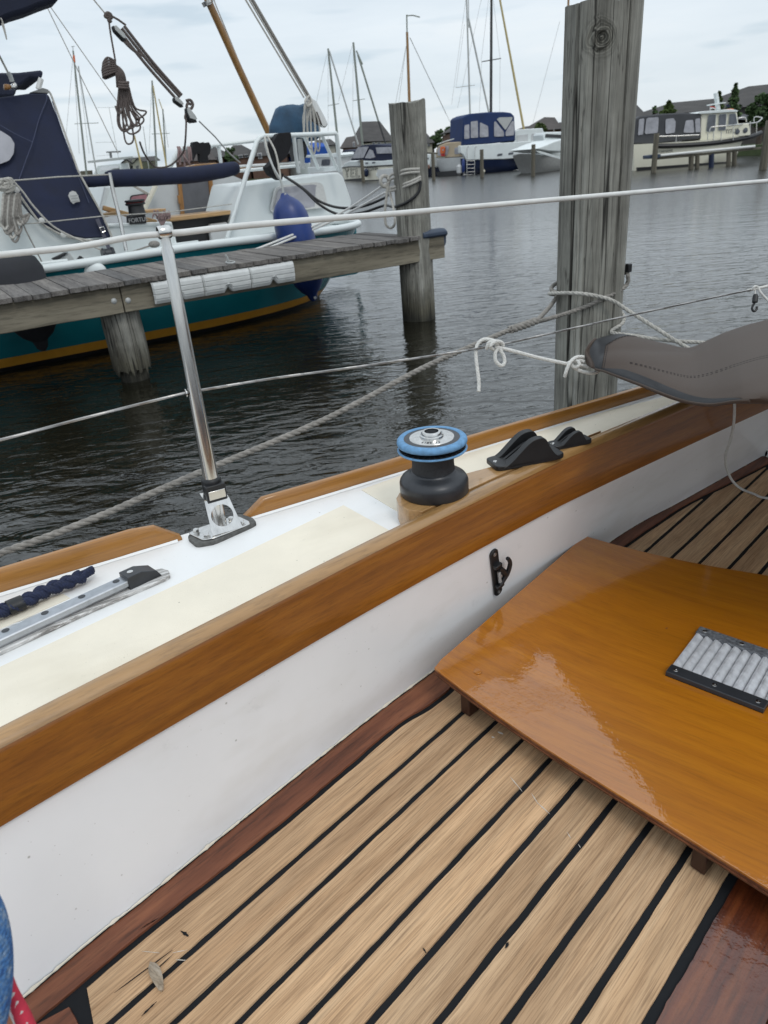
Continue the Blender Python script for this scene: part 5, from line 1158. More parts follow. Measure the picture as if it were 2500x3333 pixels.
# ================================================================== canvas cover, cords and small things on our boat
cv = thing('canvas_cover', 'rolled grey-brown canvas cover with a black vinyl end band at the right edge', 'canvas cover', pdep(2300, 1200, 1.95))
secs = [((1908, 1142), (1905, 1166)), ((1917, 1120), (1911, 1190)), ((1945, 1101), (1934, 1204)), ((1985, 1090), (1966, 1213)), ((2025, 1086), (2010, 1230)), ((2085, 1098), (2095, 1262)), ((2160, 1116), (2185, 1300)), ((2235, 1130), (2250, 1320)), ((2290, 1110), (2314, 1327)), ((2344, 1085), (2388, 1318)), ((2420, 1058), (2450, 1315)), ((2500, 1035), (2520, 1316)), ((2650, 975), (2680, 1330)), ((2900, 870), (2960, 1400)), ((3250, 700), (3350, 1520)), ((3700, 450), (3900, 1700))]
dTt = [(1905, 1.86), (1950, 1.89), (2035, 1.97), (2135, 2.05), (2250, 2.13), (2387, 2.24), (2500, 2.32), (2900, 2.5), (3700, 2.6)]
dBt = [(1905, 1.84), (1935, 1.76), (1968, 1.71), (2042, 1.62), (2135, 1.51), (2250, 1.41), (2412, 1.28), (2615, 1.20), (2815, 1.154), (3350, 1.08), (3900, 1.0)]
def cvsec(T, B, d, NN=44, groove=0.0, ang0=None):
    my = (T[1] + B[1]) / 2; f_ = .90
    t_, b_ = pdep(T[0], my + (T[1] - my) * f_, interp(dTt, T[0])), pdep(B[0], my + (B[1] - my) * f_, interp(dBt, B[0])); c_ = (t_ + b_) / 2; hv = (t_ - b_) / 2
    app = abs(T[1] - B[1]) / 2 / FPX * 1.7; nrm_ = hv.cross(RT).normalized(); nrm_ = nrm_ if nrm_.z < 0 else -nrm_; hz = nrm_ * app * .40
    return c_, hv, hz
rows = []; SS = []
tabT = smooth([Vector((a[0], a[1], 0)) for a, b_ in secs], 6); tabB = smooth([Vector((b_[0], b_[1], 0)) for a, b_ in secs], 6)
for i, (T, B) in enumerate(zip(tabT, tabB)):
    c_, hv, hz = cvsec(T, B, 0); row = []
    x = T.x
    for k in range(64):
        g = 2 * math.pi * k / 64; cg, sg = math.cos(g), -math.sin(g)
        p = c_ + hv * cg + hz * sg
        q = 1.0
        if i > 8:
            # a long crease on the side that faces us, dying out to the right
            s_ = (x - 1960) / 330; 
            if 0 < s_ < 1.15:
                gc = 1.95 - 1.15 * s_; q -= .16 * math.exp(-((g - gc) / .20) ** 2) * (1 - abs(s_ - .35) * .8) - .10 * math.exp(-((g - gc - .42) / .28) ** 2) * (1 - s_ * .7)
        q += .03 * mnoise.noise(Vector((cg * 2.2, sg * 2.2, x * .006))) + .014 * mnoise.noise(Vector((cg * 4, sg * 4, x * .012)))
        row.append(c_ + (p - c_) * q)
    rows.append(row); SS.append((x, row))
mb = MB(); mb.grid(rows, True); mb.f.append(tuple(range(64))); build('cover_body', mb, M['canvas'], cv, ang=80)
def cover_pt(x, g, out=.002):
    for (xa, ra), (xb, rb_) in zip(SS, SS[1:]):
        if xa <= x <= xb or xb is SS[-1][0]:
            f_ = 0 if xb == xa else max(0, min(1, (x - xa) / (xb - xa))); k = g / (2 * math.pi) * 64; k0 = int(k) % 64; k1 = (k0 + 1) % 64; e = k - int(k)
            p = (ra[k0].lerp(ra[k1], e)).lerp(rb_[k0].lerp(rb_[k1], e), f_); c_ = sum((q for q in ra), Vector((0, 0, 0))) / 64
            return p + (p - c_).normalized() * out
mb = MB(); r2 = []
for g in [i * math.pi / 30 for i in range(0, 31)]:
    xl = 1919 + 30 * abs(math.cos(g)) ** 2; xr = 1974 + 100 * max(0, math.cos(g)) ** 1.2 - 0 * math.sin(g)
    r2.append([cover_pt(xl + (xr - xl) * k / 7, g, .0022) for k in range(8)])
mb.grid(r2); build('end_band', mb, M['canvas_black'], cv, ang=80)
mb = MB(); mb.tube([cover_pt(1908 + 30 * abs(math.cos(g)) ** 2, g, .003) for g in [i * math.pi / 24 for i in range(0, 25)]], .0045, 10); build('end_piping', mb, M['canvas'], cv)
for off in (0, 7):
    mb = MB()
    P = [cover_pt(1976 + off + 98 * max(0, math.cos(g)) ** 1.2, g, .003) for g in [i * math.pi / 60 for i in range(0, 61)]]
    for a_, b_ in zip(P[::2], P[1::2]): mb.tube([a_, b_], .0007, 5)
    P = [cover_pt(x, 2.20 - .10 * (x - 2050) / 450 + off * .006, .0022) for x in range(2050, 2620, 6)]
    for a_, b_ in zip(P[::2], P[1::2]): mb.tube([a_, b_], .0006, 5)
    build('stitching', mb, M['thread'], cv)
mb = MB(); r2 = []
for x in range(1966, 2400, 12):
    s_ = (x - 1966) / 434; w_ = .62 * (1 - s_) ** .6 * min(1, .35 + s_ * 4)
    r2.append([cover_pt(x, math.pi - w_ * (1 - k / 5), .0035) for k in range(6)] + [cover_pt(x, math.pi + .5, .003)])
mb.grid(r2); build('black_hem', mb, M['canvas_black'], cv, ang=80)
mb = MB(); mb.tube([cover_pt(x, math.pi - .02, .004) for x in range(1950, 2410, 12)], .0028, 8); build('hem_piping', mb, M['canvas'], cv)
# white braided cord from the lower guard wire to the cover
cd = thing('tie_cord', 'white braided cord knotted to the lower guard wire and tied to the canvas cover', 'cord', SB.px(1600, 1120))
def cx(x, y, d): return pdep(x, y, d)
dw = (SB.px(1600, 1124) - CAMP).dot(FW); print('wire depth', dw); dc = 1.85
def dl(x): return dw + (dc - dw) * max(0, min(1, (x - 1600) / 290)) - .012
cr = .0048
def cord(name, pts, dd, r=cr, par=cd):
    P = smooth([cx(x, y, dl(x) + (q if isinstance(q, float) else 0) ) for (x, y), q in zip(pts, dd)], 7)
    mb = MB(); mb.rope(P, r, strands=4, pitch=r * 8, n=5, both=True, sr=r * .42, step=r * .7); mb.tube(P, r * .78, 6); return build(name, mb, M['white_cord'], par, ang=80)
z0 = [0.0] * 20
cord('cord_span', [(1612, 1128), (1680, 1145), (1760, 1166), (1845, 1184)], z0)
cord('cord_end', [(1640, 1122), (1618, 1112), (1580, 1104), (1558, 1116), (1549, 1140), (1551, 1180), (1557, 1225), (1559, 1250), (1558, 1274)], z0)
cord('cord_loop', [(1622, 1132), (1612, 1150), (1614, 1175), (1630, 1190), (1642, 1182), (1640, 1160), (1630, 1142), (1626, 1130)], z0)
cord('wire_knot', [(1584, 1136), (1590, 1118), (1604, 1110), (1616, 1116), (1622, 1128), (1610, 1138), (1596, 1128), (1612, 1112), (1632, 1114), (1638, 1126)], [0.0, -.01, -.012, -.01, .006, .01, -.012, -.014, -.008, 0.0])
cord('cord_end', [(1900, 1162), (1880, 1162), (1862, 1172), (1850, 1190), (1842, 1212), (1838, 1226)], [0.0, -.004, -.01, -.012, -.008, 0.0])
cord('cover_knot', [(1846, 1184), (1862, 1176), (1880, 1176), (1886, 1188), (1872, 1196), (1862, 1186), (1876, 1170), (1902, 1178)], [0.0, .008, -.008, -.012, -.004, .01, .004, 0.0])
cord('cover_loop', [(1866, 1192), (1885, 1205), (1915, 1213), (1940, 1212), (1950, 1205)], [0.0, 0.0, -.004, 0.0, .01])
cord('cover_loop', [(1875, 1190), (1895, 1190), (1915, 1194)], z0)
# thin pale cord hanging from the cover down onto the floor
hc = thing('hanging_cord', 'thin pale cord hanging below the canvas cover and lying on the teak floor', 'cord', pz(2400, 1590, FZ))
f1_, f2_, f3_ = pz(2415, 1592, FZ + .006), pz(2500, 1622, FZ + .006), pz(2700, 1640, FZ + .006); p0_ = pdep(2391, 1290, 2.0)
d0_ = (p0_ - CAMP).dot(FW); d1_ = (f1_ - CAMP).dot(FW)
P = [p0_] + [cx(x, y, d0_ + (d1_ - d0_) * k) for x, y, k in ((2389, 1370, .12), (2378, 1430, .3), (2362, 1480, .5), (2366, 1525, .72), (2384, 1565, .93))] + [f1_, pz(2455, 1608, FZ + .006), f2_, f3_]
P = smooth(P, 8); mb = MB(); mb.rope(P, .0042, strands=4, pitch=.03, n=5, both=True, sr=.0018, step=.003); mb.tube(P, .0033, 6); build('cord', mb, M['white_cord'], hc, ang=80)
# snap hook on the lower wire
sh = thing('snap_hook', 'black plastic snap hook hanging by a white cord from the lower guard wire, far right', 'hook', SB.px(2456, 945)); ds = (SB.px(2456, 942) - CAMP).dot(FW) - .01
mb = MB(); mb.tube(smooth([cx(2452, 945, ds), cx(2454, 934, ds - .006), cx(2466, 934, ds), cx(2476, 952, ds), cx(2496, 974, ds), cx(2520, 1000, ds)], 5), .0035, 8); mb.tube([cx(2457, 942, ds), cx(2459, 962, ds)], .0025, 6); mb.tube([cx(2432, 946, ds + .003), cx(2500, 931, ds + .003)], .0045, 8); build('cord', mb, M['white_cord'], sh)
mb = MB(); mb.tube([cx(2459, 958, ds), cx(2459, 966, ds), cx(2457, 984, ds)], [.006, .0085, .0085], 14); mb.tube(smooth([cx(2457, 984, ds), cx(2450, 996, ds), cx(2448, 1006, ds), cx(2454, 1013, ds), cx(2462, 1008, ds), cx(2464, 998, ds)], 5), .0036, 8); build('hook_body', mb, M['black'], sh)
# navy braided line stowed against the toe rail
nb = thing('braided_line', 'plaited navy blue rope end lying against the toe rail beside the aluminium track', 'rope', deck(150, 1930))
ax_ = [pz(x, y, DZ + .018) for x, y in ((-260, 2085), (-120, 2035), (0, 1990), (54, 1968), (85, 1955), (145, 1924), (217, 1896), (270, 1874), (284, 1868))]
A_ = resample(smooth(ax_, 8), .002); n = len(A_)
def plait(i0, i1, Rr, r, name):
    for k in range(3):
        P = []
        for i in range(i0, i1):
            t_ = (A_[min(i + 1, n - 1)] - A_[max(0, i - 1)]).normalized(); sd_ = Vector((-t_.y, t_.x, 0)).normalized(); ph = (i * .002) * 2 * math.pi / .075 + k * 2 * math.pi / 3
            P.append(A_[i] + sd_ * (Rr * math.sin(ph)) + Z3 * (Rr * .42 * math.sin(2 * ph)))
        mb = MB(); mb.rope(P, r, strands=6, pitch=.03, n=5, sr=r * .40, step=.0025); mb.tube(P, r * .7, 6); build(name, mb, M['navy_rope'], nb, ang=80)
iA = min(range(n), key=lambda i: (A_[i] - ax_[3]).length); iB = min(range(n), key=lambda i: (A_[i] - ax_[4]).length); iC = min(range(n), key=lambda i: (A_[i] - ax_[7]).length)
plait(0, iA, .009, .0085, 'plait'); plait(iA, iC, .0095, .0085, 'plait')
mb = MB(); e_ = A_[iC]; t_ = (A_[iC] - A_[iC - 4]).normalized(); sd_ = Vector((-t_.y, t_.x, 0))
for k in range(3): mb.rope(smooth([e_ - sd_ * .010 - t_ * .01, e_ + t_ * .014 - sd_ * .008 + Z3 * (.004 + .003 * k), e_ + t_ * .020 + sd_ * .002 + Z3 * .003 * k, e_ + t_ * .010 + sd_ * .010, e_ - t_ * .012 + sd_ * .009], 5), .0065, strands=6, pitch=.03, n=5, sr=.0026)
build('end_loop', mb, M['navy_rope'], nb, ang=80)
mb = MB(); mb.tube(A_[iA - 8:iB - 2], [.0165] * len(A_[iA - 8:iB - 2]), 18, flat=.85); build('tape_wrap', mb, M['black'], nb)
# maple seed wing on the slats
lf = pz(512, 3155, FZ + .003); la_ = pz(490, 3135, FZ + .003); lb_ = pz(528, 3225, FZ + .003); ld_ = (lb_ - la_).normalized(); ls_ = Vector((-ld_.y, ld_.x, 0)); LL = (lb_ - la_).length
mb = MB(); rows = []
for k in range(11):
    s_ = k / 10; w_ = LL * .18 * math.sin(math.pi * min(1, s_ ** .75 * .93 + .04)) ** .8; rows.append([la_ + ld_ * LL * s_ + ls_ * (w_ * j / 3 * (1 if j > 0 else .8)) + Z3 * (.004 * (1 - abs(j) / 3) + .002 * math.sin(s_ * 5) + .001) for j in range(-3, 4)])
mb.grid(rows); k0 = len(mb.v); mb.grid([[p - Z3 * .0012 for p in r_] for r_ in rows]); mb.ball(lb_ - ld_ * .004 + Z3 * .003, .0045, 8, 1, 1, .8)
M['seed'] = wood('dry_seed', (.16, .12, .085), (.34, .28, .21), (.48, .42, .35), ang=BOATANG - 60, scale=3, rough=.8, stretch=8)
tag(build('winged_seed', mb, M['seed']), 'dry grey-brown winged seed lying on the teak slats at bottom left', 'seed')
# knitted sleeve and red-white cord at the lower left corner, close to the lens
kn_ = thing('blue_garment', 'blue and white mottled knitted garment intruding at the lower left corner', 'clothing', pdep(-60, 3200, .62))
m, t, b = base('mottled_blue_knit'); c_ = coord(t); f = _noise(t, 90, 5, .7, c_); v = t.nodes.new('ShaderNodeTexVoronoi'); v.inputs['Scale'].default_value = 260; t.links.new(c_, v.inputs['Vector'])
t.links.new(_ramp(t, f, [(.34, (.02, .07, .24)), (.48, (.05, .16, .38)), (.58, (.12, .22, .38)), (.70, (.36, .44, .55))]), b.inputs['Base Color']); setp(b, Roughness=.95); bumpn(t, b, v.outputs['Distance'], .9, .002); M['knit'] = m
mb = MB(); P = smooth([pdep(x, y, .62) for x, y in ((-150, 2860), (-88, 2960), (-68, 3050), (-62, 3160), (-66, 3280), (-82, 3420), (-90, 3700))], 6); mb.tube(P, [.018 + .0075 * math.sin(math.pi * i / (len(P) - 1)) for i in range(len(P))], 40); build('knitted_sleeve', mb, M['knit'], kn_, ang=80)
M['redwhite'] = plain('red_white_braid', (.5, .03, .06), .9, var=.2, vs=60)
mb = MB(); P = smooth([pdep(x, y, .66) for x, y in ((20, 3160), (40, 3230), (75, 3310), (120, 3420), (170, 3560))], 8); mb.tube(P, [.0038 + .0035 * min(1, i / 16) for i in range(len(P))], 20)
rc = tag(build('rope', mb, M['redwhite'], ang=80), 'red and white braided rope beside the blue knitted garment, lower left corner', 'cord')
mb = MB(); 
for i in range(3, len(P) - 2, 3):
    t_ = (P[i + 1] - P[i - 1]).normalized(); s_ = t_.cross(FW).normalized(); w_ = .0038 + .0035 * min(1, i / 16)
    for sg in (-1, 1): mb.tube([P[i] - FW * w_ * .75 + s_ * sg * w_ * .15, P[i] - FW * w_ * .55 + s_ * sg * w_ * .65 - t_ * .004], .0016, 6)
k_ = build('white_fleck', mb, M['white_cord']); k_.location -= rc.location; k_.parent = rc
mb = MB(); P = [pdep(x, y, .68) for x, y in ((22, 3265), (60, 3345), (110, 3450))]; mb.tube(P, .0022, 8); tag(build('white_edge', mb, M['pvc']), 'thin white strip between the blue garment and the red cord, bottom left', 'strip')
# ================================================================== boats, piles, masts across the water
def gp(x, y): return pz(x, y, 0)
def bslab(name, pts, pl, o, depth, m, par, **k): return slab(name, pts, o, depth, m, par, plane=pl, **k)
def hull3(name, pl, top, wl, beam, m, par, bow='R', z0=-.3):
    """hull as a loft: near side follows the given sheer and water line pixels; ends draw in to the centreline at the bow"""
    n = 14; mb = MB(); T = [pl.loc(pl.px(x, y, 0)) for x, y in top]; W = [pl.loc(pl.px(x, y, 0)) for x, y in wl]
    tabz = sorted((a, z) for a, _, z in T); a0, a1 = tabz[0][0], tabz[-1][0]; w0, w1 = min(q[0] for q in W), max(q[0] for q in W)
    for sg in (-1, 1):
        rows = []
        for i in range(n + 1):
            f = i / n; s_ = f if bow == 'R' else 1 - f; hw = beam / 2 * math.sqrt(max(0.0, 1 - max(0, (s_ - .45) / .55) ** 2.4)); hw = max(hw, .02) * (1 - .12 * max(0, .25 - s_) / .25)
            at_ = a0 + (a1 - a0) * f; aw_ = w0 + (w1 - w0) * f; z = interp(tabz, at_)
            rows.append([pl.at(aw_, beam / 2 + sg * hw * .6, z0), pl.at(aw_, beam / 2 + sg * hw * .88, 0), pl.at((at_ + aw_) / 2, beam / 2 + sg * hw * .97, z * .5), pl.at(at_, beam / 2 + sg * hw, z)])
        mb.grid(rows)
        if sg == -1: near_ = rows
        else: far_ = rows
    for k_ in (0, n): mb.grid([near_[k_], far_[k_]])
    mb.grid([[near_[i][-1], far_[i][-1]] for i in range(n + 1)])
    return build(name, mb, m, par, ang=40)
def far_post(x, y0, y1, wpx, lab, dz=0.0):
    b_ = gp(x, y1); d_ = (b_ - CAMP).dot(FW); r_ = wpx * d_ / FPX / 2; zt_ = min([i * .02 for i in range(5, 300)], key=lambda z: abs(proj(b_ + Z3 * z)[1] - y0))
    mb = MB(); mb.lathe(b_ - Z3 * .5, [(r_, 0), (r_ * 1.03, .4), (r_ * .97, zt_ * .6 + .5), (r_, zt_ + .48), (r_ * .9, zt_ + .5)], 14); return tag(build('mooring_pile', mb, M['pile']), lab, 'pile', 'piles across the water')
# ---- cream motor cruiser on the right
P1 = VPlane(gp(2072, 556), gp(2470, 522))
c1_ = thing('motor_cruiser', 'cream steel motor cruiser with charcoal canopy, moored at far right', 'motor boat', P1.at(5, 1.5, 0))
hull3('hull', P1, [(2066, 470), (2150, 466), (2250, 460), (2350, 450), (2420, 440), (2478, 424)], [(2072, 556), (2250, 541), (2440, 524)], 3.2, M['cream_hull'], c1_)
P1b = P1
bslab('boot_topping', [(2072, 545), (2150, 541), (2300, 530), (2380, 526), (2380, 533), (2250, 543), (2072, 560)], P1, -.02, .03, M['blackhull'], c1_)
rod('rubbing_band', [(2140, 475), (2200, 474), (2300, 468), (2380, 458), (2440, 446), (2476, 432)], [-.03, -.03, .03, .25, .7, 1.4], .11, M['blackhull'], c1_, plane=P1, sm=3)
bslab('deckhouse', [(2278, 457), (2283, 366), (2398, 358), (2404, 402), (2438, 402), (2444, 440), (2360, 450)], P1, .45, 2.3, M['cream_hull'], c1_, bevel=.03)
bslab('deckhouse_roof', [(2268, 370), (2278, 363), (2380, 355), (2404, 360), (2400, 364), (2285, 371)], P1, .30, 2.6, M['gel'], c1_, bevel=.02)
for k, q in enumerate((((2299, 428), (2306, 374), (2330, 373), (2326, 427)), ((2338, 424), (2341, 373), (2364, 371), (2361, 424)), ((2371, 406), (2375, 371), (2394, 370), (2400, 403)))):
    wf = bslab('window_frame', [(x + (x - sum(a[0] for a in q) / 4) * .10, y + (y - sum(a[1] for a in q) / 4) * .06) for x, y in q], P1, .44, -.02, M['gel'], c1_, rd=.15); bslab('window_pane', q, P1, .40, -.02, M['window'], wf, rd=.15)
cn = bslab('canopy', [(2060, 468), (2066, 388), (2085, 378), (2158, 370), (2225, 367), (2283, 370), (2283, 452), (2180, 462), (2120, 470)], P1, .35, 2.5, M['grey_canvas'], c1_, bevel=.06)
for q in (((2076, 440), (2080, 388), (2097, 385), (2093, 438)), ((2098, 437), (2104, 384), (2144, 381), (2141, 432)), ((2166, 436), (2166, 388), (2192, 384), (2199, 396), (2196, 432)), ((2224, 432), (2232, 392), (2256, 390), (2260, 432)), ((2264, 431), (2262, 388), (2278, 384), (2280, 430))):
    bslab('canopy_window', q, P1, .33, -.02, M['clear_vinyl'], cn, rd=.15)
bslab('mast', [(2337, 357), (2331, 310), (2330, 303), (2335, 300), (2339, 306), (2346, 357)], P1, 1.5, .3, M['gel'], c1_, bevel=.02); bslab('radar_arm', [(2306, 340), (2345, 334), (2364, 332), (2364, 335), (2345, 338), (2306, 344)], P1, 1.4, .2, M['gel'], c1_)
bslab('lifebuoy', [(2370, 358), (2374, 354), (2386, 353), (2392, 357), (2388, 360), (2374, 361)], P1, 1.0, .7, M['orange'], c1_, bevel=.04)
rod('flagstaff', [(2312, 362), (2311, 342)], 1.2, .015, M['steel'], c1_, plane=P1); fl_ = bslab('flag', [(2311, 346), (2320, 346), (2330, 350), (2330, 357), (2320, 353), (2311, 355)], P1, 1.2, .02, M['pvc'], c1_); bslab('flag_red_stripe', [(2311, 346), (2320, 346), (2330, 350), (2330, 352), (2320, 349), (2311, 349)], P1, 1.19, -.01, M['red'], fl_)
bslab('pennant', [(2364, 340), (2378, 341), (2376, 348), (2366, 350)], P1, 1.1, .02, M['navy'], c1_)
for x0, y0, y1 in ((2200, 470, 443), (2303, 461, 432), (2322, 465, 429), (2347, 458, 427), (2386, 457, 407), (2420, 446, 400), (2441, 441, 395), (2462, 438, 396)): rod('stanchion', [(x0, y0), (x0 + 1, y1)], .05 + max(0, (x0 - 2380) / 90), .022, M['steel'], c1_, plane=P1)
rod('guard_rail', [(2145, 444), (2210, 442), (2276, 439)], .05, .03, M['steel'], c1_, plane=P1); rod('guard_rail', [(2309, 432), (2312, 418), (2322, 413), (2386, 407), (2438, 402), (2465, 398), (2478, 388), (2480, 384), (2470, 381), (2456, 382), (2454, 398)], [.1, .1, .1, .1, .8, 1.3, 1.6, 1.9, 2.2, 2.3, 2.3], .03, M['steel'], c1_, plane=P1, sm=3)
rod('guard_rail', [(2404, 386), (2412, 383), (2426, 384), (2430, 398)], 1.4, .03, M['steel'], c1_, plane=P1, sm=3)
for x, y in ((2400, 429), (2426, 424)): mb = MB(); mb.lathe(P1.px(x, y, .44), [(.10, 0), (.12, .02), (.08, .03)], 14, ax=-P1.n); build('porthole', mb, M['window'], c1_)
writing('boat_name', 'TITUS', .26, M['ink'], c1_, P1.px(2382, 427, .43), P1.u, Z3)
writing('boat_name', 'WATERMANS', .16, M['ink'], c1_, P1.px(2158, 493, -.01), P1.u, Z3)
# low jetty in front of it
P2 = VPlane(gp(2120, 562), gp(2490, 555)); P2 = VPlane(gp(2120, 562), gp(2470, 528) - Vector((0, .8, 0)))
fj = thing('jetty', 'low far jetty with a long white pipe on top, beside the cream cruiser', 'jetty', P2.at(4, 0, 0))
rod('white_pipe', [(2150, 506), (2300, 491), (2457, 476)], -.05, .055, M['pvc'], fj, plane=P2); bslab('beam', [(2140, 510), (2300, 497), (2485, 478), (2485, 484), (2300, 505), (2140, 520)], P2, 0, .25, M['pile'], fj)
bslab('blue_cap', [(2104, 506), (2150, 501), (2150, 514), (2104, 518)], P2, -.1, .4, M['slate_blue'], fj, bevel=.03)
for x, y0, y1, w_, mm in ((2250, 507, 547, 14, 'pile'), (2270, 506, 545, 12, 'pile'), (2316, 500, 541, 15, 'navy_hull'), (2372, 494, 534, 12, 'pile'), (2391, 493, 532, 13, 'pile')): rod('leg', [(x, y0), (x - 1, y1 + 8)], .1, w_ * 36 / 2311 / 2 * 1.05, M[mm], fj, plane=P2, n=10)
far_post(2127, 434, 562, 17, 'thin grey pile in front of the cream cruiser stern, at the blue jetty cap'); far_post(2483, 392, 552, 24, 'stout pile at the far right edge beside the cruiser bow')
# ---- cruiser with the blue canopy
P3 = VPlane(gp(1505, 570), gp(1732, 549))
c3 = thing('motor_cruiser', 'white and navy motor cruiser with a tall royal blue canopy, centre background', 'motor boat', P3.at(5, 1.5, 0))
hull3('hull', P3, [(1503, 516), (1580, 518), (1650, 515), (1735, 506)], [(1508, 569), (1600, 560), (1722, 548)], 3.4, M['navy_hull'], c3)
rod('waterline', [(1508, 570), (1587, 566), (1660, 558), (1724, 549)], -.03, .04, M['pvc'], c3, plane=P3)
bslab('topsides', [(1500, 474), (1740, 458), (1748, 500), (1726, 511), (1643, 518), (1518, 521), (1508, 503), (1500, 498)], P3, -.04, 3.3, M['gel'], c3, bevel=.04)
bslab('deckhouse', [(1672, 468), (1677, 428), (1690, 421), (1766, 417), (1778, 448), (1800, 452), (1800, 480), (1680, 486)], P3, .25, 2.7, M['gel'], c3, bevel=.04)
bslab('curtained_door', [(1681, 482), (1683, 441), (1718, 437), (1720, 478)], P3, .23, -.02, M['gel2'], c3); bslab('cabin_window', [(1728, 459), (1730, 435), (1760, 432), (1770, 455)], P3, .23, -.02, M['gel2'], c3, rd=.15)
cn = bslab('canopy', [(1506, 474), (1508, 383), (1516, 376), (1530, 370), (1585, 365), (1640, 364), (1664, 367), (1675, 378), (1679, 458), (1595, 468)], P3, 0, 2.9, M['blue_canvas'], c3, bevel=.08)
for q in (((1511, 453), (1512, 408), (1527, 404), (1528, 451)), ((1532, 449), (1532, 396), (1555, 393), (1556, 448)), ((1561, 447), (1562, 398), (1588, 410), (1590, 445)), ((1608, 445), (1608, 397), (1613, 395), (1640, 430), (1640, 444)), ((1646, 443), (1645, 430), (1666, 394), (1673, 393), (1673, 440)), ((1617, 388), (1626, 382), (1667, 381), (1668, 386), (1645, 424))):
    bslab('canopy_window', q, P3, -.02, -.03, M['clear_vinyl'] if q[0][0] != 1617 else M['mast_pale'], cn, rd=.12)
for x in (1520, 1545): rod('ladder_rail', [(x, 566), (x, 500), (x + 1, 482), (x + 6, 476)], -.25, .03, M['steel'], c3, plane=P3)
for y in (524, 536, 548, 560): rod('ladder_rung', [(1520, y), (1545, y - 1)], -.25, .02, M['steel'], c3, plane=P3)
for q in (((1618, 508), (1620, 501), (1636, 499), (1634, 506)), ((1654, 504), (1656, 497), (1672, 495), (1670, 502))): bslab('porthole', q, P3, -.05, -.02, M['window'], c3, rd=.2)
rod('flagstaff', [(1803, 460), (1803, 420)], 1.0, .02, M['steel'], c3, plane=P3)
def small_fender(x, y0, y1, r_, m, lab, pl, o=-.25):
    a_, b_ = pl.px(x, y0, o), pl.px(x, y1, o); L_ = (a_ - b_).length; mb = MB(); mb.lathe(a_, [(.01, 0), (r_ * .5, .05), (r_, .16), (r_, L_ - .16), (r_ * .5, L_ - .05), (.01, L_)], 16, ax=(b_ - a_)); return tag(build('boat_fender', mb, m), lab, 'fender', 'fenders on the far boats')
small_fender(1508, 516, 563, .11, M['fender_blue'], 'bright blue fender at the stern of the blue canopy cruiser', P3); small_fender(1572, 549, 566, .17, M['cream_hull2'], 'round cream fender low on the navy hull behind a pile', P3)
far_post(1569, 486, 577, 12, 'pile in front of the ladder end of the blue canopy cruiser'); far_post(1735, 470, 574, 13, 'pile in front of the bow of the blue canopy cruiser')
# ---- white sports boats beside it
P4 = VPlane(gp(1735, 566), gp(1830, 553))
c4 = thing('sports_boat', 'white sports boat under a pale tarpaulin, just left of the tall post', 'motor boat', P4.at(2, 1, 0))
hull3('hull', P4, [(1748, 496), (1780, 508), (1850, 522)], [(1772, 562), (1800, 561), (1850, 559)], 2.4, plain('grey_hull', (.30, .30, .29), .5), c4, bow='L')
bslab('tarpaulin', [(1747, 484), (1772, 474), (1800, 462), (1830, 452), (1860, 452), (1860, 494), (1790, 492)], P4, .1, 2.0, M['gel'], c4, bevel=.05)
bslab('rubbing_edge', [(1742, 490), (1760, 492), (1830, 512), (1830, 520), (1760, 500)], P4, 0, .05, M['gel'], c4)
P4b = VPlane(gp(1760, 556), gp(1850, 548)); c4b = thing('sports_boat', 'white motor yacht with dark window band behind the tarpaulin boat', 'motor boat', P4b.at(2, 1, 0))
bslab('superstructure', [(1768, 440), (1774, 430), (1850, 428), (1850, 470), (1772, 470)], P4b, .3, 2.2, M['gel'], c4b, bevel=.05); bslab('window_band', [(1774, 448), (1776, 436), (1850, 440), (1850, 450)], P4b, .28, -.02, M['mast_dark'], c4b)
bslab('hull', [(1760, 470), (1860, 466), (1860, 548), (1775, 548)], P4b, .2, 2.4, M['gel'], c4b, bevel=.05)
# ---- sand coloured canopy boat with the orange lifebuoy
P5 = VPlane(gp(1418, 575), gp(1503, 570))
c5 = thing('cabin_boat', 'cabin boat under a sand coloured canvas with an orange lifebuoy on it', 'motor boat', P5.at(2, 1, 0))
hull3('hull', P5, [(1396, 520), (1440, 516), (1505, 511)], [(1412, 576), (1450, 574), (1503, 570)], 2.6, M['gel2'], c5, bow='L')
bslab('dark_underside', [(1420, 560), (1500, 553), (1500, 570), (1425, 575)], P5, -.02, .03, M['mast_dark'], c5)
M['sand'] = plain('sand_canvas', (.42, .34, .24), .85, var=.1, vs=1)
cn = bslab('canopy', [(1418, 514), (1419, 486), (1427, 474), (1452, 464), (1504, 461), (1506, 510)], P5, .2, 2.2, M['sand'], c5, bevel=.06); bslab('canopy_window', [(1424, 506), (1425, 484), (1434, 477), (1462, 474), (1458, 502), (1448, 508)], P5, .18, -.02, M['clear_vinyl'], cn, rd=.2); bslab('canopy_window', [(1480, 502), (1480, 481), (1500, 478), (1500, 500)], P5, .18, -.02, M['clear_vinyl'], cn, rd=.2)
lj = bslab('lifebuoy', [(1435, 480), (1438, 477), (1448, 477), (1450, 481), (1449, 498), (1446, 500), (1437, 500), (1435, 497)], P5, .10, -.10, M['orange'], c5, bevel=.02); bslab('buoy_centre', [(1441, 485), (1444, 485), (1444, 491), (1441, 491)], P5, -.01, -.02, M['clear_vinyl'], lj)
bslab('lifebuoy_light', [(1436, 501), (1449, 501), (1448, 508), (1437, 508)], P5, .10, -.06, M['red'], c5)
rod('bow_rail', [(1423, 470), (1450, 460), (1478, 452)], .6, .03, M['gel'], c5, plane=P5)
small_fender(1495, 534, 570, .19, M['gel2'], 'fat grey-white fender between the sand canopy boat and the blue canopy cruiser', P5)
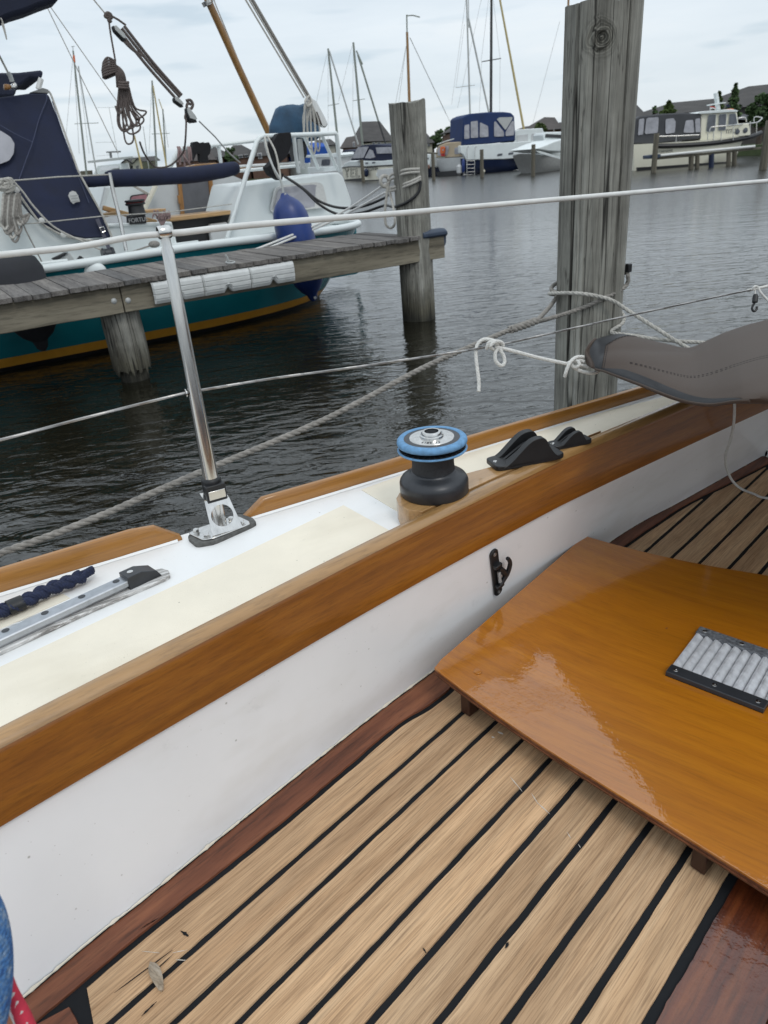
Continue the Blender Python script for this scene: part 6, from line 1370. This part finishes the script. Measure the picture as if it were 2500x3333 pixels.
far_post(1412, 498, 586, 11, 'pile at the bow of the sand canopy boat, carrying a cross beam')
P5b = VPlane(gp(1365, 580), gp(1412, 579)); fb = thing('mooring_gate', 'grey cross beam on a pile, just right of the shorter jetty post' , 'mooring gate', P5b.at(0, 0, 0)); bslab('cross_beam', [(1362, 495), (1417, 497), (1417, 502), (1362, 501)], P5b, -.1, .2, M['pile'], fb); rod('upright', [(1369, 499), (1370, 590)], 0, .12, M['pile'], fb, plane=P5b)
P5c = VPlane(gp(1368, 577), gp(1400, 575)); c5c = thing('cabin_boat', 'small white boat with a salmon waterline band glimpsed behind the cross beam', 'motor boat', P5c.at(1, 1, 0)); bslab('hull', [(1340, 504), (1402, 502), (1400, 545), (1340, 548)], P5c, .2, 2, M['gel'], c5c, bevel=.04); bslab('waterline_band', [(1340, 538), (1399, 536), (1398, 548), (1340, 550)], P5c, .18, -.02, plain('salmon_band', (.40, .22, .17), .6), c5c); bslab('black_bottom', [(1340, 549), (1398, 548), (1396, 575), (1340, 577)], P5c, .2, 2, M['navy_hull'], c5c); bslab('window', [(1381, 520), (1382, 515), (1396, 513), (1395, 518)], P5c, .18, -.02, M['window'], c5c)
# ---- boat with the big outlined letters
P6 = VPlane(gp(1185, 590), gp(1245, 587)); P6t = VPlane(gp(1122, 588), gp(1182, 590))
c6 = thing('cabin_boat', 'cream boat with navy spray hood and outlined letters YEL on its hull', 'motor boat', P6.at(0, 1, 0))
bslab('hull', [(1112, 547), (1138, 542), (1181, 542), (1181, 583), (1124, 589), (1118, 575)], P6t, 0, 2.6, M['cream_hull2'], c6, bevel=.05)
bslab('hull', [(1183, 544), (1300, 537), (1300, 583), (1241, 586), (1190, 590), (1183, 586)], P6, 0, 2.4, M['cream_hull2'], c6, bevel=.05)
bslab('topsides', [(1112, 545), (1120, 533), (1138, 524), (1181, 523), (1181, 541), (1140, 541)], P6t, .1, 2.4, M['gel'], c6, bevel=.04); bslab('topsides', [(1183, 524), (1240, 524), (1300, 518), (1300, 536), (1183, 542)], P6, .1, 2.2, M['gel'], c6, bevel=.04)
rod('rubbing_band', [(1112, 546), (1140, 542), (1181, 542)], -.03, .05, M['blackhull'], c6, plane=P6t); rod('rubbing_band', [(1183, 544), (1240, 540), (1300, 537)], -.03, .05, M['blackhull'], c6, plane=P6)
bslab('boot_topping', [(1122, 584), (1181, 579), (1181, 591), (1124, 594)], P6t, -.03, .05, M['blackhull'], c6); bslab('boot_topping', [(1183, 587), (1241, 584), (1241, 590), (1183, 592)], P6, -.02, .04, M['blackhull'], c6)
for q in (((1190, 534), (1190, 529), (1198, 528), (1198, 533)), ((1212, 532), (1212, 527), (1221, 526), (1221, 531))): bslab('porthole', q, P6, .08, -.03, M['window'], c6)
hd_ = bslab('spray_hood', [(1140, 522), (1150, 500), (1163, 480), (1178, 473), (1210, 470), (1262, 473), (1300, 476), (1300, 524), (1240, 524), (1190, 522)], P6, .25, 2.0, M['navy'], c6, bevel=.06)
bslab('hood_window', [(1145, 516), (1166, 479), (1201, 477), (1184, 514)], P6, .22, -.03, M['clear_vinyl'], hd_); bslab('hood_window', [(1188, 514), (1204, 486), (1214, 490), (1222, 512), (1205, 516)], P6, .22, -.03, M['clear_vinyl'], hd_); bslab('hood_window', [(1224, 480), (1260, 478), (1300, 480), (1300, 498), (1228, 500)], P6, .22, -.03, M['clear_vinyl'], hd_)
def outline_text(s_, xs, y0, y1, pl, par):
    mb = MB()
    for (xa, xb), strokes in zip(xs, s_):
        for st__ in strokes: mb.tube([pl.px(xa + (xb - xa) * u_, y0 + (y1 - y0) * v_, -.02) for u_, v_ in st__], .018, 5)
    return build('hull_letters', mb, M['mast_dark'], par)
Yg = [[(0, 0), (.4, .5), (.35, 1), (.7, 1), (.65, .5), (1, 0), (.75, 0), (.5, .38), (.25, 0), (0, 0)]]; Eg = [[(0, 0), (1, 0), (1, .14), (.3, .14), (.3, .42), (.85, .42), (.85, .56), (.3, .56), (.3, .86), (1, .86), (1, 1), (0, 1), (0, 0)]]; Lg = [[(0, 0), (.32, 0), (.32, .86), (1, .86), (1, 1), (0, 1), (0, 0)]]
outline_text([Yg, Eg, Lg], [(1122, 1136), (1141, 1153), (1158, 1171)], 549, 576, P6t, c6)
writing('boat_name', 'OCEANIA', .32, M['ink'], c6, P6.px(1212, 550, -.03), P6.u, Z3)
far_post(1183, 520, 592, 11, 'pile in front of the boat with the outlined letters'); small_fender(1192, 548, 577, .20, M['navy_hull'], 'dark blue fender on the boat with the outlined letters', P6); small_fender(1236, 556, 580, .26, M['gel'], 'fat white fender low on the boat with the outlined letters', P6)
P6c = VPlane(gp(1090, 584), gp(1150, 583)); c6c = thing('cabin_boat', 'dark hooded boat tucked behind the boat with the outlined letters', 'motor boat', P6c.at(1, 1, 0)); bslab('spray_hood', [(1100, 520), (1108, 498), (1120, 488), (1160, 490), (1160, 520)], P6c, 1, 2, M['navy'], c6c, bevel=.06); bslab('hood_window', [(1111, 520), (1114, 508), (1140, 506), (1138, 522)], P6c, .97, -.02, M['clear_vinyl'], c6c, rd=.2); bslab('hull', [(1070, 522), (1160, 520), (1160, 575), (1080, 580)], P6c, 1, 2.4, M['gel2'], c6c, bevel=.05)
# ---- blue and white boats seen through the tube rail
P7 = VPlane(gp(935, 590), gp(1040, 585)); c7 = thing('cabin_boat', 'boat with a bright blue canopy seen through the white tube rail', 'motor boat', P7.at(2, 1, 0))
M['bright_blue'] = plain('bright_blue_canvas', (.015, .08, .36), .8, var=.12, vs=1)
cn = bslab('canopy', [(930, 532), (940, 500), (945, 474), (960, 468), (990, 470), (1002, 480), (1004, 532)], P7, 0, 2.4, M['bright_blue'], c7, bevel=.06); bslab('canopy_window', [(936, 512), (940, 484), (960, 482), (960, 510)], P7, -.02, -.02, M['clear_vinyl'], cn, rd=.2); bslab('canopy_window', [(964, 510), (964, 482), (996, 484), (998, 508)], P7, -.02, -.02, M['clear_vinyl'], cn, rd=.2); bslab('hull', [(920, 530), (1006, 530), (1006, 580), (925, 586)], P7, 0, 2.4, M['gel'], c7, bevel=.05)
P8 = VPlane(gp(1020, 590), gp(1100, 586)); c8 = thing('cabin_boat', 'white cabin boat with long white roof seen through the tube rail', 'motor boat', P8.at(2, 1, 0)); bslab('roof', [(988, 506), (1096, 498), (1112, 504), (1108, 512), (990, 514)], P8, 0, 2.2, M['gel'], c8, bevel=.04); bslab('cabin', [(1010, 514), (1108, 510), (1110, 545), (1010, 550)], P8, .1, 2, M['gel2'], c8, bevel=.04); bslab('cabin_window', [(1046, 540), (1048, 519), (1074, 518), (1074, 538)], P8, .08, -.02, M['window'], c8, rd=.2); bslab('hull', [(1000, 545), (1112, 540), (1112, 582), (1006, 588)], P8, 0, 2.4, M['gel'], c8, bevel=.05)
P9 = VPlane(gp(720, 600), gp(860, 594)); c9 = thing('cabin_boat', 'low white cabin boat behind the navy roll and white rails', 'motor boat', P9.at(2, 1, 0)); bslab('cabin', [(722, 530), (740, 518), (800, 514), (846, 530), (846, 560), (722, 560)], P9, 0, 2.2, M['gel2'], c9, bevel=.05); bslab('cabin_window', [(734, 531), (746, 521), (790, 519), (800, 528)], P9, -.02, -.02, M['window'], c9); bslab('hull', [(700, 555), (860, 550), (860, 588), (706, 594)], P9, -.1, 2.4, M['gel'], c9, bevel=.05)
# ---- far left: boathouse, white boats, dark pile
P10 = VPlane(gp(240, 604), gp(560, 596)); c10 = thing('cabin_boat', 'white motor yacht with radar arch behind the far white rail, upper left', 'motor boat', P10.at(4, 1, 0))
bslab('wheelhouse', [(300, 574), (318, 540), (392, 532), (404, 574)], P10, 0, 2.6, M['gel'], c10, bevel=.06); bslab('wheelhouse_window', [(324, 556), (330, 543), (386, 538), (390, 552)], P10, -.02, -.03, M['window'], c10); bslab('roof', [(285, 524), (390, 512), (430, 508), (436, 513), (390, 520), (286, 531)], P10, -.2, 2.8, M['mast_pale'], c10, bevel=.03); bslab('hull', [(262, 572), (470, 562), (480, 590), (270, 602)], P10, -.1, 2.8, M['gel'], c10, bevel=.05)
am = bpy.data.objects.new('antenna_mast', None); COL.objects.link(am); am.parent = c10; am.location = P10.px(382, 512, .8) - c10.location
rod('mast', [(355, 350), (382, 495), (386, 516)], .8, .055, M['mast_alu'], am, plane=P10); rod('crossbar', [(316, 350), (388, 349)], .8, .04, M['mast_alu'], am, plane=P10); rod('crossbar', [(311, 464), (374, 462)], .8, .05, M['mast_alu'], am, plane=P10); rod('crossbar', [(314, 508), (358, 504)], .8, .05, M['mast_alu'], am, plane=P10)
bslab('radar_bar', [(346, 493), (392, 491), (392, 496), (346, 498)], P10, .7, .15, M['mast_dark'], am); bslab('radar_stand', [(355, 497), (362, 497), (364, 514), (358, 514)], P10, .75, .2, M['mast_dark'], am)
far_post(292, 535, 606, 38, 'broad grey pile behind the navy hood edge, upper left')
P11 = VPlane(gp(400, 601), gp(470, 600)); hs_ = thing('quay_house', 'small white quay house with two dark windows behind the radar yacht', 'house', P11.at(1, 5, 0)); bslab('wall', [(396, 562), (397, 528), (410, 520), (428, 531), (431, 520), (446, 517), (456, 524), (458, 562)], P11, 5, 5, M['render_w'], hs_)
for x in (403, 424, 443): bslab('window', [(x, 556), (x, 540), (x + 8, 539), (x + 8, 555)], P11, 4.95, -.05, M['mast_dark'], hs_)
bslab('roof', [(392, 531), (410, 515), (432, 531), (447, 512), (462, 526), (458, 528), (447, 518), (431, 535), (410, 521), (394, 536)], P11, 4.8, 5.5, M['thatch'], hs_)
far_post(518, 524, 600, 9, 'thin pale pile behind the white tube bend, upper left'); far_post(474, 520, 602, 7, 'thin pile with a yellow cloth behind the navy roll')
P12 = VPlane(gp(-60, 606), gp(160, 604)); 
bm_ = thing('dark_bimini', 'dark navy bimini top on thin struts above the navy spray hood, upper left', 'bimini', DP.px(60, 260, 4.2)); slab('bimini_canvas', [(-200, 238), (60, 236), (132, 228), (142, 232), (136, 256), (100, 254), (58, 282), (48, 312), (-200, 320)], 4.2, 1.2, M['navy_dark'], bm_, bevel=.04); rod('strut', [(134, 256), (124, 290)], 4.15, .03, M['pvc'], bm_)
pk = thing('sheet_block', 'small varnished block with steel strap hanging from a line at the upper left edge', 'rope block', DP.px(45, 280, 2.0)); slab('block_shell', [(12, 272), (36, 274), (38, 290), (16, 292)], 1.98, .08, M['orange_wood'], pk, bevel=.015); slab('block_strap', [(36, 272), (50, 266), (58, 280), (54, 290), (38, 290)], 1.96, .1, M['steel'], pk, bevel=.015); rod('line', [(-30, 130), (0, 185), (26, 236)], 2.0, .010, M['pale_rope'], pk); rod('shackle', [(26, 236), (34, 248), (40, 266)], 2.0, .022, M['mast_pale'], pk)
# ================================================================== masts
def mast_boat(xt, yt, xb, yb, wpx, mm, lab, Y=76, spr=(), stays=(), extra=(), hull=True):
    T, B = pY(xt, yt, Y), pY(xb, yb, Y); k = (B - CAMP).dot(FW) / FPX
    dirn = (B - T).normalized(); foot_ = B + dirn * max(0, (B.z - .9) / max(.2, -dirn.z))
    ya = thing('sailing_yacht', lab, 'sailboat', Vector((foot_.x, foot_.y, 0)), 'yachts with bare masts')
    mb = MB(); mb.tube([T, T.lerp(foot_, .5), foot_], [wpx * k * .40, wpx * k * .5, wpx * k * .52], 10); build('mast', mb, M[mm], ya)
    for (x0, y0, x1, y1, w_) in spr: mb = MB(); mb.tube([pY(x0, y0, Y), pY(x1, y1, Y)], w_ * k * .5, 6); build('spreader', mb, M[mm], ya)
    for (x0, y0, x1, y1, w_, m2) in stays: mb = MB(); mb.tube([pY(x0, y0, Y), pY(x1, y1, Y)], w_ * k * .5, 6); build('stay', mb, M[m2], ya)
    if hull:
        d_ = Vector((.45, .89, 0)); n_ = Vector((-.89, .45, 0)); c_ = Vector((foot_.x, foot_.y, 0)); mb = MB(); rows = []
        for i in range(9):
            s_ = -1 + i / 4; w_ = 1.25 * (1 - max(0, s_) ** 2.2) * (1 - .15 * max(0, -s_)); rows.append([c_ + d_ * s_ * 4 + n_ * q * max(w_, .02) + Z3 * z for q, z in ((-.6, -.2), (-.95, .3), (-1, .82), (1, .82), (.95, .3), (.6, -.2))])
        mb.grid(rows); mb.f.append(tuple(range(6))); build('hull', mb, M['gel2'], ya); mb = MB(); mb.prism(rounded([c_ + d_ * 1.8 + n_ * .5, c_ + d_ * 1.8 - n_ * .5, c_ - d_ * 1.6 - n_ * .7, c_ - d_ * 1.6 + n_ * .7], .2), (0, 0, 1.15)); build('cabin', mb, M['gel'], ya)
    return ya
y1_ = mast_boat(238, 165, 275, 505, 6, 'mast_alu', 'yacht with an orange mark near its masthead, behind the navy spray hood', spr=[(243, 403, 321, 400, 2)], stays=[(241, 200, 258, 500, 1.3, 'mast_pale'), (238, 178, 205, 560, 1.1, 'mast_pale')])
mb = MB(); mb.tube([pY(240, 180, 75.9), pY(243, 203, 75.9)], .09, 8); build('orange_mark', mb, M['orange'], y1_); mb = MB(); mb.tube([pY(232, 152, 76), pY(243, 150, 76)], .03, 6); mb.tube([pY(238, 165, 76), pY(237, 151, 76)], .03, 6); build('wind_vane', mb, M['mast_pale'], y1_)
mast_boat(255, 215, 305, 510, 4.5, 'mast_pale', 'yacht with a thin pale mast right of the orange-tipped one', Y=90, stays=[(256, 230, 290, 500, 1.2, 'mast_pale')])
mast_boat(495, 262, 508, 505, 6, 'mast_alu', 'yacht with a grey-green mast, left of the yellow-stayed one', spr=[(494, 436, 552, 434, 2)], stays=[(494, 270, 485, 500, 1.1, 'mast_pale')])
mast_boat(498, 278, 536, 505, 5, 'mast_yellow', 'yacht with a slanting yellowish spar behind the hanging tackle line', Y=74)
mast_boat(530, 355, 538, 490, 5, 'mast_alu', 'yacht with a short mast near the white tube bend', Y=92, spr=[(525, 434, 548, 434, 1.6)], stays=[(531, 360, 548, 480, 1.6, 'mast_pale'), (517, 322, 530, 360, 3, 'mast_yellow')])
mast_boat(437, 440, 452, 505, 6, 'mast_yellow', 'yacht with a short yellow spar below the hanging rope coil', Y=66)
mast_boat(466, 412, 478, 500, 2.5, 'mast_pale', 'distant yacht with a faint mast right of the hanging rope coil', Y=110)
mast_boat(1068, 158, 1104, 500, 7.5, 'mast_alu', 'yacht with a thick grey-green mast right of the tube rail', spr=[(1068, 344, 1104, 337, 2)], stays=[(1072, 166, 1166, 470, 5.5, 'mast_pale'), (1064, 176, 1030, 330, 1.1, 'mast_pale'), (1068, 176, 1068, 500, 1.0, 'mast_pale')])
mast_boat(1150, 138, 1180, 470, 8, 'mast_alu', 'yacht whose mast stands between two leaning stays, left of the shorter jetty post', spr=[(1149, 328, 1188, 322, 2)], stays=[(1160, 165, 1180, 210, 5, 'mast_alu'), (1165, 178, 1232, 395, 6.5, 'mast_alu'), (1232, 395, 1256, 470, 6, 'mast_dark'), (1146, 150, 1102, 330, 1.0, 'mast_pale'), (1150, 150, 1148, 400, 1.0, 'mast_pale')])
y6 = mast_boat(1325, 105, 1333, 345, 10, 'varmast', 'traditional yacht with a brown wooden mast and a long pennant above the shorter jetty post', Y=60, stays=[(1334, 122, 1452, 370, 2.6, 'mast_pale'), (1322, 150, 1288, 335, 1.6, 'mast_pale'), (1322, 150, 1298, 335, 1.3, 'mast_pale'), (1452, 370, 1468, 402, 1.3, 'mast_pale')])
mb = MB(); mb.tube([pY(1325, 110, 60), pY(1324, 48, 60)], .05, 8); build('topmast', mb, M['mast_alu'], y6); mb = MB(); mb.prism([pY(1325, 49, 60), pY(1345, 48, 60), pY(1368, 54, 60), pY(1366, 58, 60), pY(1345, 52, 60), pY(1325, 53, 60)], (0, .03, 0)); build('pennant', mb, M['mast_alu'], y6)
mast_boat(1517, -60, 1530, 370, 5.5, 'mast_pale', 'yacht with a pale mast rising out of the picture above the blue canopy', spr=[(1484, 285, 1546, 277, 2)], stays=[(1525, 60, 1592, 370, 6, 'mast_pale'), (1524, -60, 1526, 90, 3, 'mast_pale'), (1512, 80, 1484, 285, 1, 'mast_pale'), (1516, 0, 1470, 340, 1, 'mast_pale')])
mast_boat(1600, -60, 1598, 370, 9, 'mast_dark', 'yacht with a thick near-black mast directly behind the blue canopy', Y=72, spr=[(1568, 201, 1631, 190, 3)], stays=[(1590, 0, 1566, 200, 1, 'mast_pale'), (1606, 0, 1628, 192, 1, 'mast_pale'), (1568, 201, 1560, 370, 1, 'mast_pale'), (1628, 192, 1626, 370, 1, 'mast_pale'), (1575, -40, 1490, 350, 1, 'mast_pale')])
mast_boat(1622, -30, 1706, 425, 7, 'mast_yellow', 'yacht with a leaning yellow spar right of the near-black mast', Y=70)
mast_boat(1852, -60, 1847, 120, 8, 'varmast', 'yacht whose reddish mast tip shows at the top left of the tall post', Y=62, hull=True, stays=[(1822, 70, 1735, 400, 1.2, 'mast_pale')])
# the slanting varnished spar above the tube rail
sp = thing('wooden_spar', 'slanting varnished wooden spar rising left from behind the white tube rail', 'spar', DP.px(880, 440, 3.6)); rod('spar', [(655, -60), (668, -20), (772, 210), (882, 448)], 3.6, .045, M['varmast'], sp, n=14)
rod('halyard', [(690, -20), (700, 10), (790, 230), (887, 440)], 3.6, .007, M['pale_rope'], sp); rod('halyard', [(684, 10), (692, 5), (690, -10)], 3.5, .008, M['grey_rope'], sp)
mb = MB(); mb.lathe(DP.px(677, 18, 3.6), [(.06, 0), (.062, .05)], 16, ax=(DP.px(668, -20, 3.6) - DP.px(772, 210, 3.6)).normalized()); build('band', mb, M['steel'], sp)
# ================================================================== houses
def house(lab, Y, dep, ridge, eave, mr='thatch', mw='brick', wins=(), zb=.5, cat='house'):
    """ridge and front eave ends measured in the picture at distance Y; the rear slope mirrors the front one"""
    ra, rb2 = pY(*ridge[0], Y + dep / 2), pY(*ridge[1], Y + dep / 2); zr_ = (ra.z + rb2.z) / 2
    ea_, eb_ = pY(*eave[0], Y), pY(*eave[1], Y); ze = (ea_.z + eb_.z) / 2
    h_ = thing('house', lab, cat, Vector(((ea_.x + eb_.x) / 2, Y + dep / 2, zb)), 'houses on the far shore')
    RA, RB = Vector((ra.x, Y + dep / 2, ra.z)), Vector((rb2.x, Y + dep / 2, rb2.z)); A1, B1 = Vector((ea_.x, Y, ea_.z)), Vector((eb_.x, Y, eb_.z)); A2, B2 = A1 + Vector((0, dep, 0)), B1 + Vector((0, dep, 0))
    mb = MB(); mb.add([A1, B1, B2, A2, RA, RB], [(0, 1, 5, 4), (1, 2, 5), (2, 3, 4, 5), (3, 0, 4), (0, 3, 2, 1)]); rf = build('roof', mb, M[mr], h_, flat=True)
    zl_ = min(A1.z, B1.z) - .02; ins = .3; mb = MB(); mb.prism([Vector((A1.x + ins, Y + ins, zb)), Vector((B1.x - ins, Y + ins, zb)), Vector((B1.x - ins, Y + dep - ins, zb)), Vector((A1.x + ins, Y + dep - ins, zb))], (0, 0, max(.3, zl_ - zb))); build('wall', mb, M[mw], h_, flat=True)
    for (x0, y0, x1, y1) in wins:
        a_, c_ = pY(x0, y0, Y + .2), pY(x1, y1, Y + .2); mb = MB(); mb.box((a_ + c_) / 2, Vector((abs(c_.x - a_.x) / 2, 0, 0)), Vector((0, .06, 0)), Vector((0, 0, abs(a_.z - c_.z) / 2))); wf = build('window', mb, M['white_trim'], h_, flat=True)
        mb = MB(); mb.box((a_ + c_) / 2 - Vector((0, .07, 0)), Vector((abs(c_.x - a_.x) / 2 * .75, 0, 0)), Vector((0, .02, 0)), Vector((0, 0, abs(a_.z - c_.z) / 2 * .8))); build('pane', mb, M['window'], wf, flat=True)
    return h_
house('house with a broad dark roof directly left of the shorter jetty post', 88, 14, ((1178, 396), (1236, 394)), ((1142, 462), (1285, 458)), 'thatch', 'render_w', [(1212, 464, 1222, 478), (1228, 463, 1240, 477)])
house('small brown-roofed house beside the thick grey-green mast', 84, 9, ((1127, 447), (1160, 441)), ((1106, 482), (1182, 478)), 'thatch2', 'brick', [(1148, 462, 1156, 480)])
house('dark-roofed house showing right of the shorter jetty post', 88, 10, ((1352, 428), (1386, 431)), ((1318, 472), (1416, 464)), 'thatch', 'render_w', [(1392, 468, 1400, 476)])
house('roof peeking out left of the blue canopy', 80, 9, ((1484, 403), (1530, 398)), ((1462, 430), (1560, 424)), 'thatch', 'brick')
house('house with a steep brown roof just left of the tall post', 84, 10, ((1772, 381), (1806, 382)), ((1744, 424), (1832, 420)), 'thatch2', 'brick')
house('long low shed roof left of the steep brown-roofed house', 90, 8, ((1708, 412), (1760, 404)), ((1700, 424), (1770, 418)), 'thatch2', 'timber_wall')
house('dark-roofed house behind the white rails, partly hidden by green bushes', 86, 10, ((757, 473), (786, 471)), ((735, 512), (816, 504)), 'thatch', 'brick', [(776, 505, 792, 514), (796, 503, 808, 512)])
house('large dark-roofed house behind the black jacket', 84, 12, ((832, 465), (905, 455)), ((806, 512), (940, 500)), 'thatch', 'brick', [(838, 498, 854, 516)])
house('cream walled house with one upper window, right of the outboard cover', 88, 9, ((1030, 456), (1075, 452)), ((1012, 478), (1098, 470)), 'thatch', 'render_w', [(1050, 478, 1058, 492)])
house('dark-roofed house behind the black gloves', 84, 10, ((676, 480), (700, 478)), ((650, 516), (724, 510)), 'thatch', 'brick', [(688, 516, 700, 526), (704, 514, 714, 524)])
house('brown roofed house behind the pinkish hanging ropes', 78, 11, ((600, 474), (640, 470)), ((560, 530), (676, 520)), 'thatch2', 'brick')
house('long dark roof behind the cream cruiser, between two green conifers', 58, 10, ((2186, 334), (2336, 320)), ((2150, 372), (2362, 358)), 'thatch', 'timber_wall')
house('big dark barn-like house at the far right edge with a white window', 54, 12, ((2436, 281), (2620, 262)), ((2380, 352), (2640, 330)), 'thatch', 'timber_wall', [(2438, 352, 2462, 372)])
house('dark roof glimpsed right of the tall post', 60, 9, ((2040, 335), (2072, 340)), ((2000, 385), (2108, 377)), 'thatch', 'brick')
house('low grey-roofed boathouse behind the cruiser bow', 50, 7, ((2400, 369), (2500, 378)), ((2385, 388), (2512, 392)), 'grey_canvas', 'timber_wall', cat='boathouse')
house('tiny dark gable right at the left side of the tall post', 84, 8, ((1822, 398), (1850, 398)), ((1806, 420), (1870, 418)), 'thatch', 'brick')
# ================================================================== trees
M['leaf'] = plain('tree_leaves', (.055, .095, .032), .8, var=.6, vs=.9); M['leaf2'] = plain('conifer_leaves', (.055, .085, .018), .8, var=.5, vs=.9); M['bark'] = plain('bark', (.06, .045, .035), .95, var=.3)
def tree(lab, Y, xc, ytop, ybot, wpx, m_, conic=False, seed=0, n=1500, leaf=None):
    rnd = random.Random(seed); T, B = pY(xc, ytop, Y), pY(xc, ybot, Y); k = (B - CAMP).dot(FW) / FPX; Hh = T.z - B.z; Wd = wpx * k / 2; c0 = Vector((T.x, T.y, B.z)); lf_ = leaf or max(.12, Wd * .085)
    tr_ = thing('conifer' if conic else 'tree', lab, 'tree', Vector((c0.x, c0.y, .5)), 'trees on the far shore')
    mb = MB(); mb.tube([Vector((c0.x, c0.y, .3)), c0 + Z3 * Hh * .3, c0 + Z3 * Hh * .8], [.18, .13, .05], 8)
    for j in range(5): 
        g = rnd.uniform(0, 6.28); mb.tube([c0 + Z3 * Hh * (.2 + j * .1), c0 + Z3 * Hh * (.4 + j * .1) + Vector((math.cos(g), math.sin(g), 0)) * Wd * .5], [.07, .02], 5)
    build('trunk', mb, M['bark'], tr_)
    cl2 = [(rnd.uniform(-1, 1), rnd.uniform(-1, 1), rnd.uniform(.05, 1)) for _ in range(26)]; mb = MB()
    for i in range(n):
        if conic:
            h_ = rnd.random() ** 1.3; rr_ = Wd * (1 - h_) ** .8 * rnd.uniform(.35, 1.1) * (1 + .3 * math.sin(h_ * 26)); g = rnd.uniform(0, 6.28); p = c0 + Vector((math.cos(g) * rr_, math.sin(g) * rr_, Hh * h_))
        else:
            cx_, cy_, cz_ = cl2[rnd.randrange(26)]; q = math.sqrt(cx_ * cx_ + cy_ * cy_); lim = math.sqrt(max(.05, 1 - (2 * cz_ - 1) ** 2 * .9)); s_ = lim / max(q, 1) 
            d_ = Vector((rnd.gauss(0, 1), rnd.gauss(0, 1), rnd.gauss(0, 1))).normalized() * rnd.random() ** .4 * Wd * .36; p = c0 + Vector((cx_ * s_ * Wd * .8, cy_ * s_ * Wd * .8, Hh * (.08 + .84 * cz_))) + Vector((d_.x, d_.y, d_.z * .8))
        a_ = Vector((rnd.gauss(0, 1), rnd.gauss(0, 1), rnd.gauss(0, .6))).normalized(); b_ = a_.cross(Vector((rnd.gauss(0, 1), rnd.gauss(0, 1), rnd.gauss(0, 1)))).normalized(); l_ = lf_ * rnd.uniform(.6, 1.4)
        k0 = len(mb.v); mb.v += [p - a_ * l_, p + b_ * l_ * .6, p + a_ * l_, p - b_ * l_ * .6]; mb.f.append((k0, k0 + 1, k0 + 2, k0 + 3))
    cr_ = build('crown', mb, M[m_], tr_, flat=True)
    return tr_
tree('dark green tree right of the shorter jetty post, above the cross beam', 92, 1432, 422, 500, 46, 'leaf', seed=1); tree('small dark green tree left of the sand canopy boat', 90, 1408, 440, 500, 30, 'leaf', seed=2)
tree('green bush clump beside the thatched house left of the tall post', 82, 1758, 402, 450, 46, 'leaf2', seed=3); tree('green bush in front of the house behind the white rails', 80, 748, 478, 560, 44, 'leaf', seed=4)
tree('broad yellowish green conifer at the left end of the long dark roof', 54, 2178, 330, 400, 66, 'leaf2', True, seed=5, n=2600); tree('narrow yellowish green conifer behind the cruiser mast', 54, 2342, 300, 400, 48, 'leaf2', True, seed=6, n=2200)
tree('loose tall dark conifer between the long roof and the big dark house', 52, 2396, 272, 380, 46, 'leaf', True, seed=7, n=900); tree('dense dark tree at the right edge in front of the big dark house', 48, 2492, 300, 410, 92, 'leaf', seed=8, n=4000)
tree('tiny bush between the tall post and the long dark roof', 60, 2134, 346, 392, 22, 'leaf', seed=9, n=500); tree('green bush seen through the tube rail, left of the cream house', 84, 1008, 486, 560, 30, 'leaf', seed=10); tree('low green tree behind the sand canopy boat', 88, 1462, 412, 480, 40, 'leaf', seed=11)
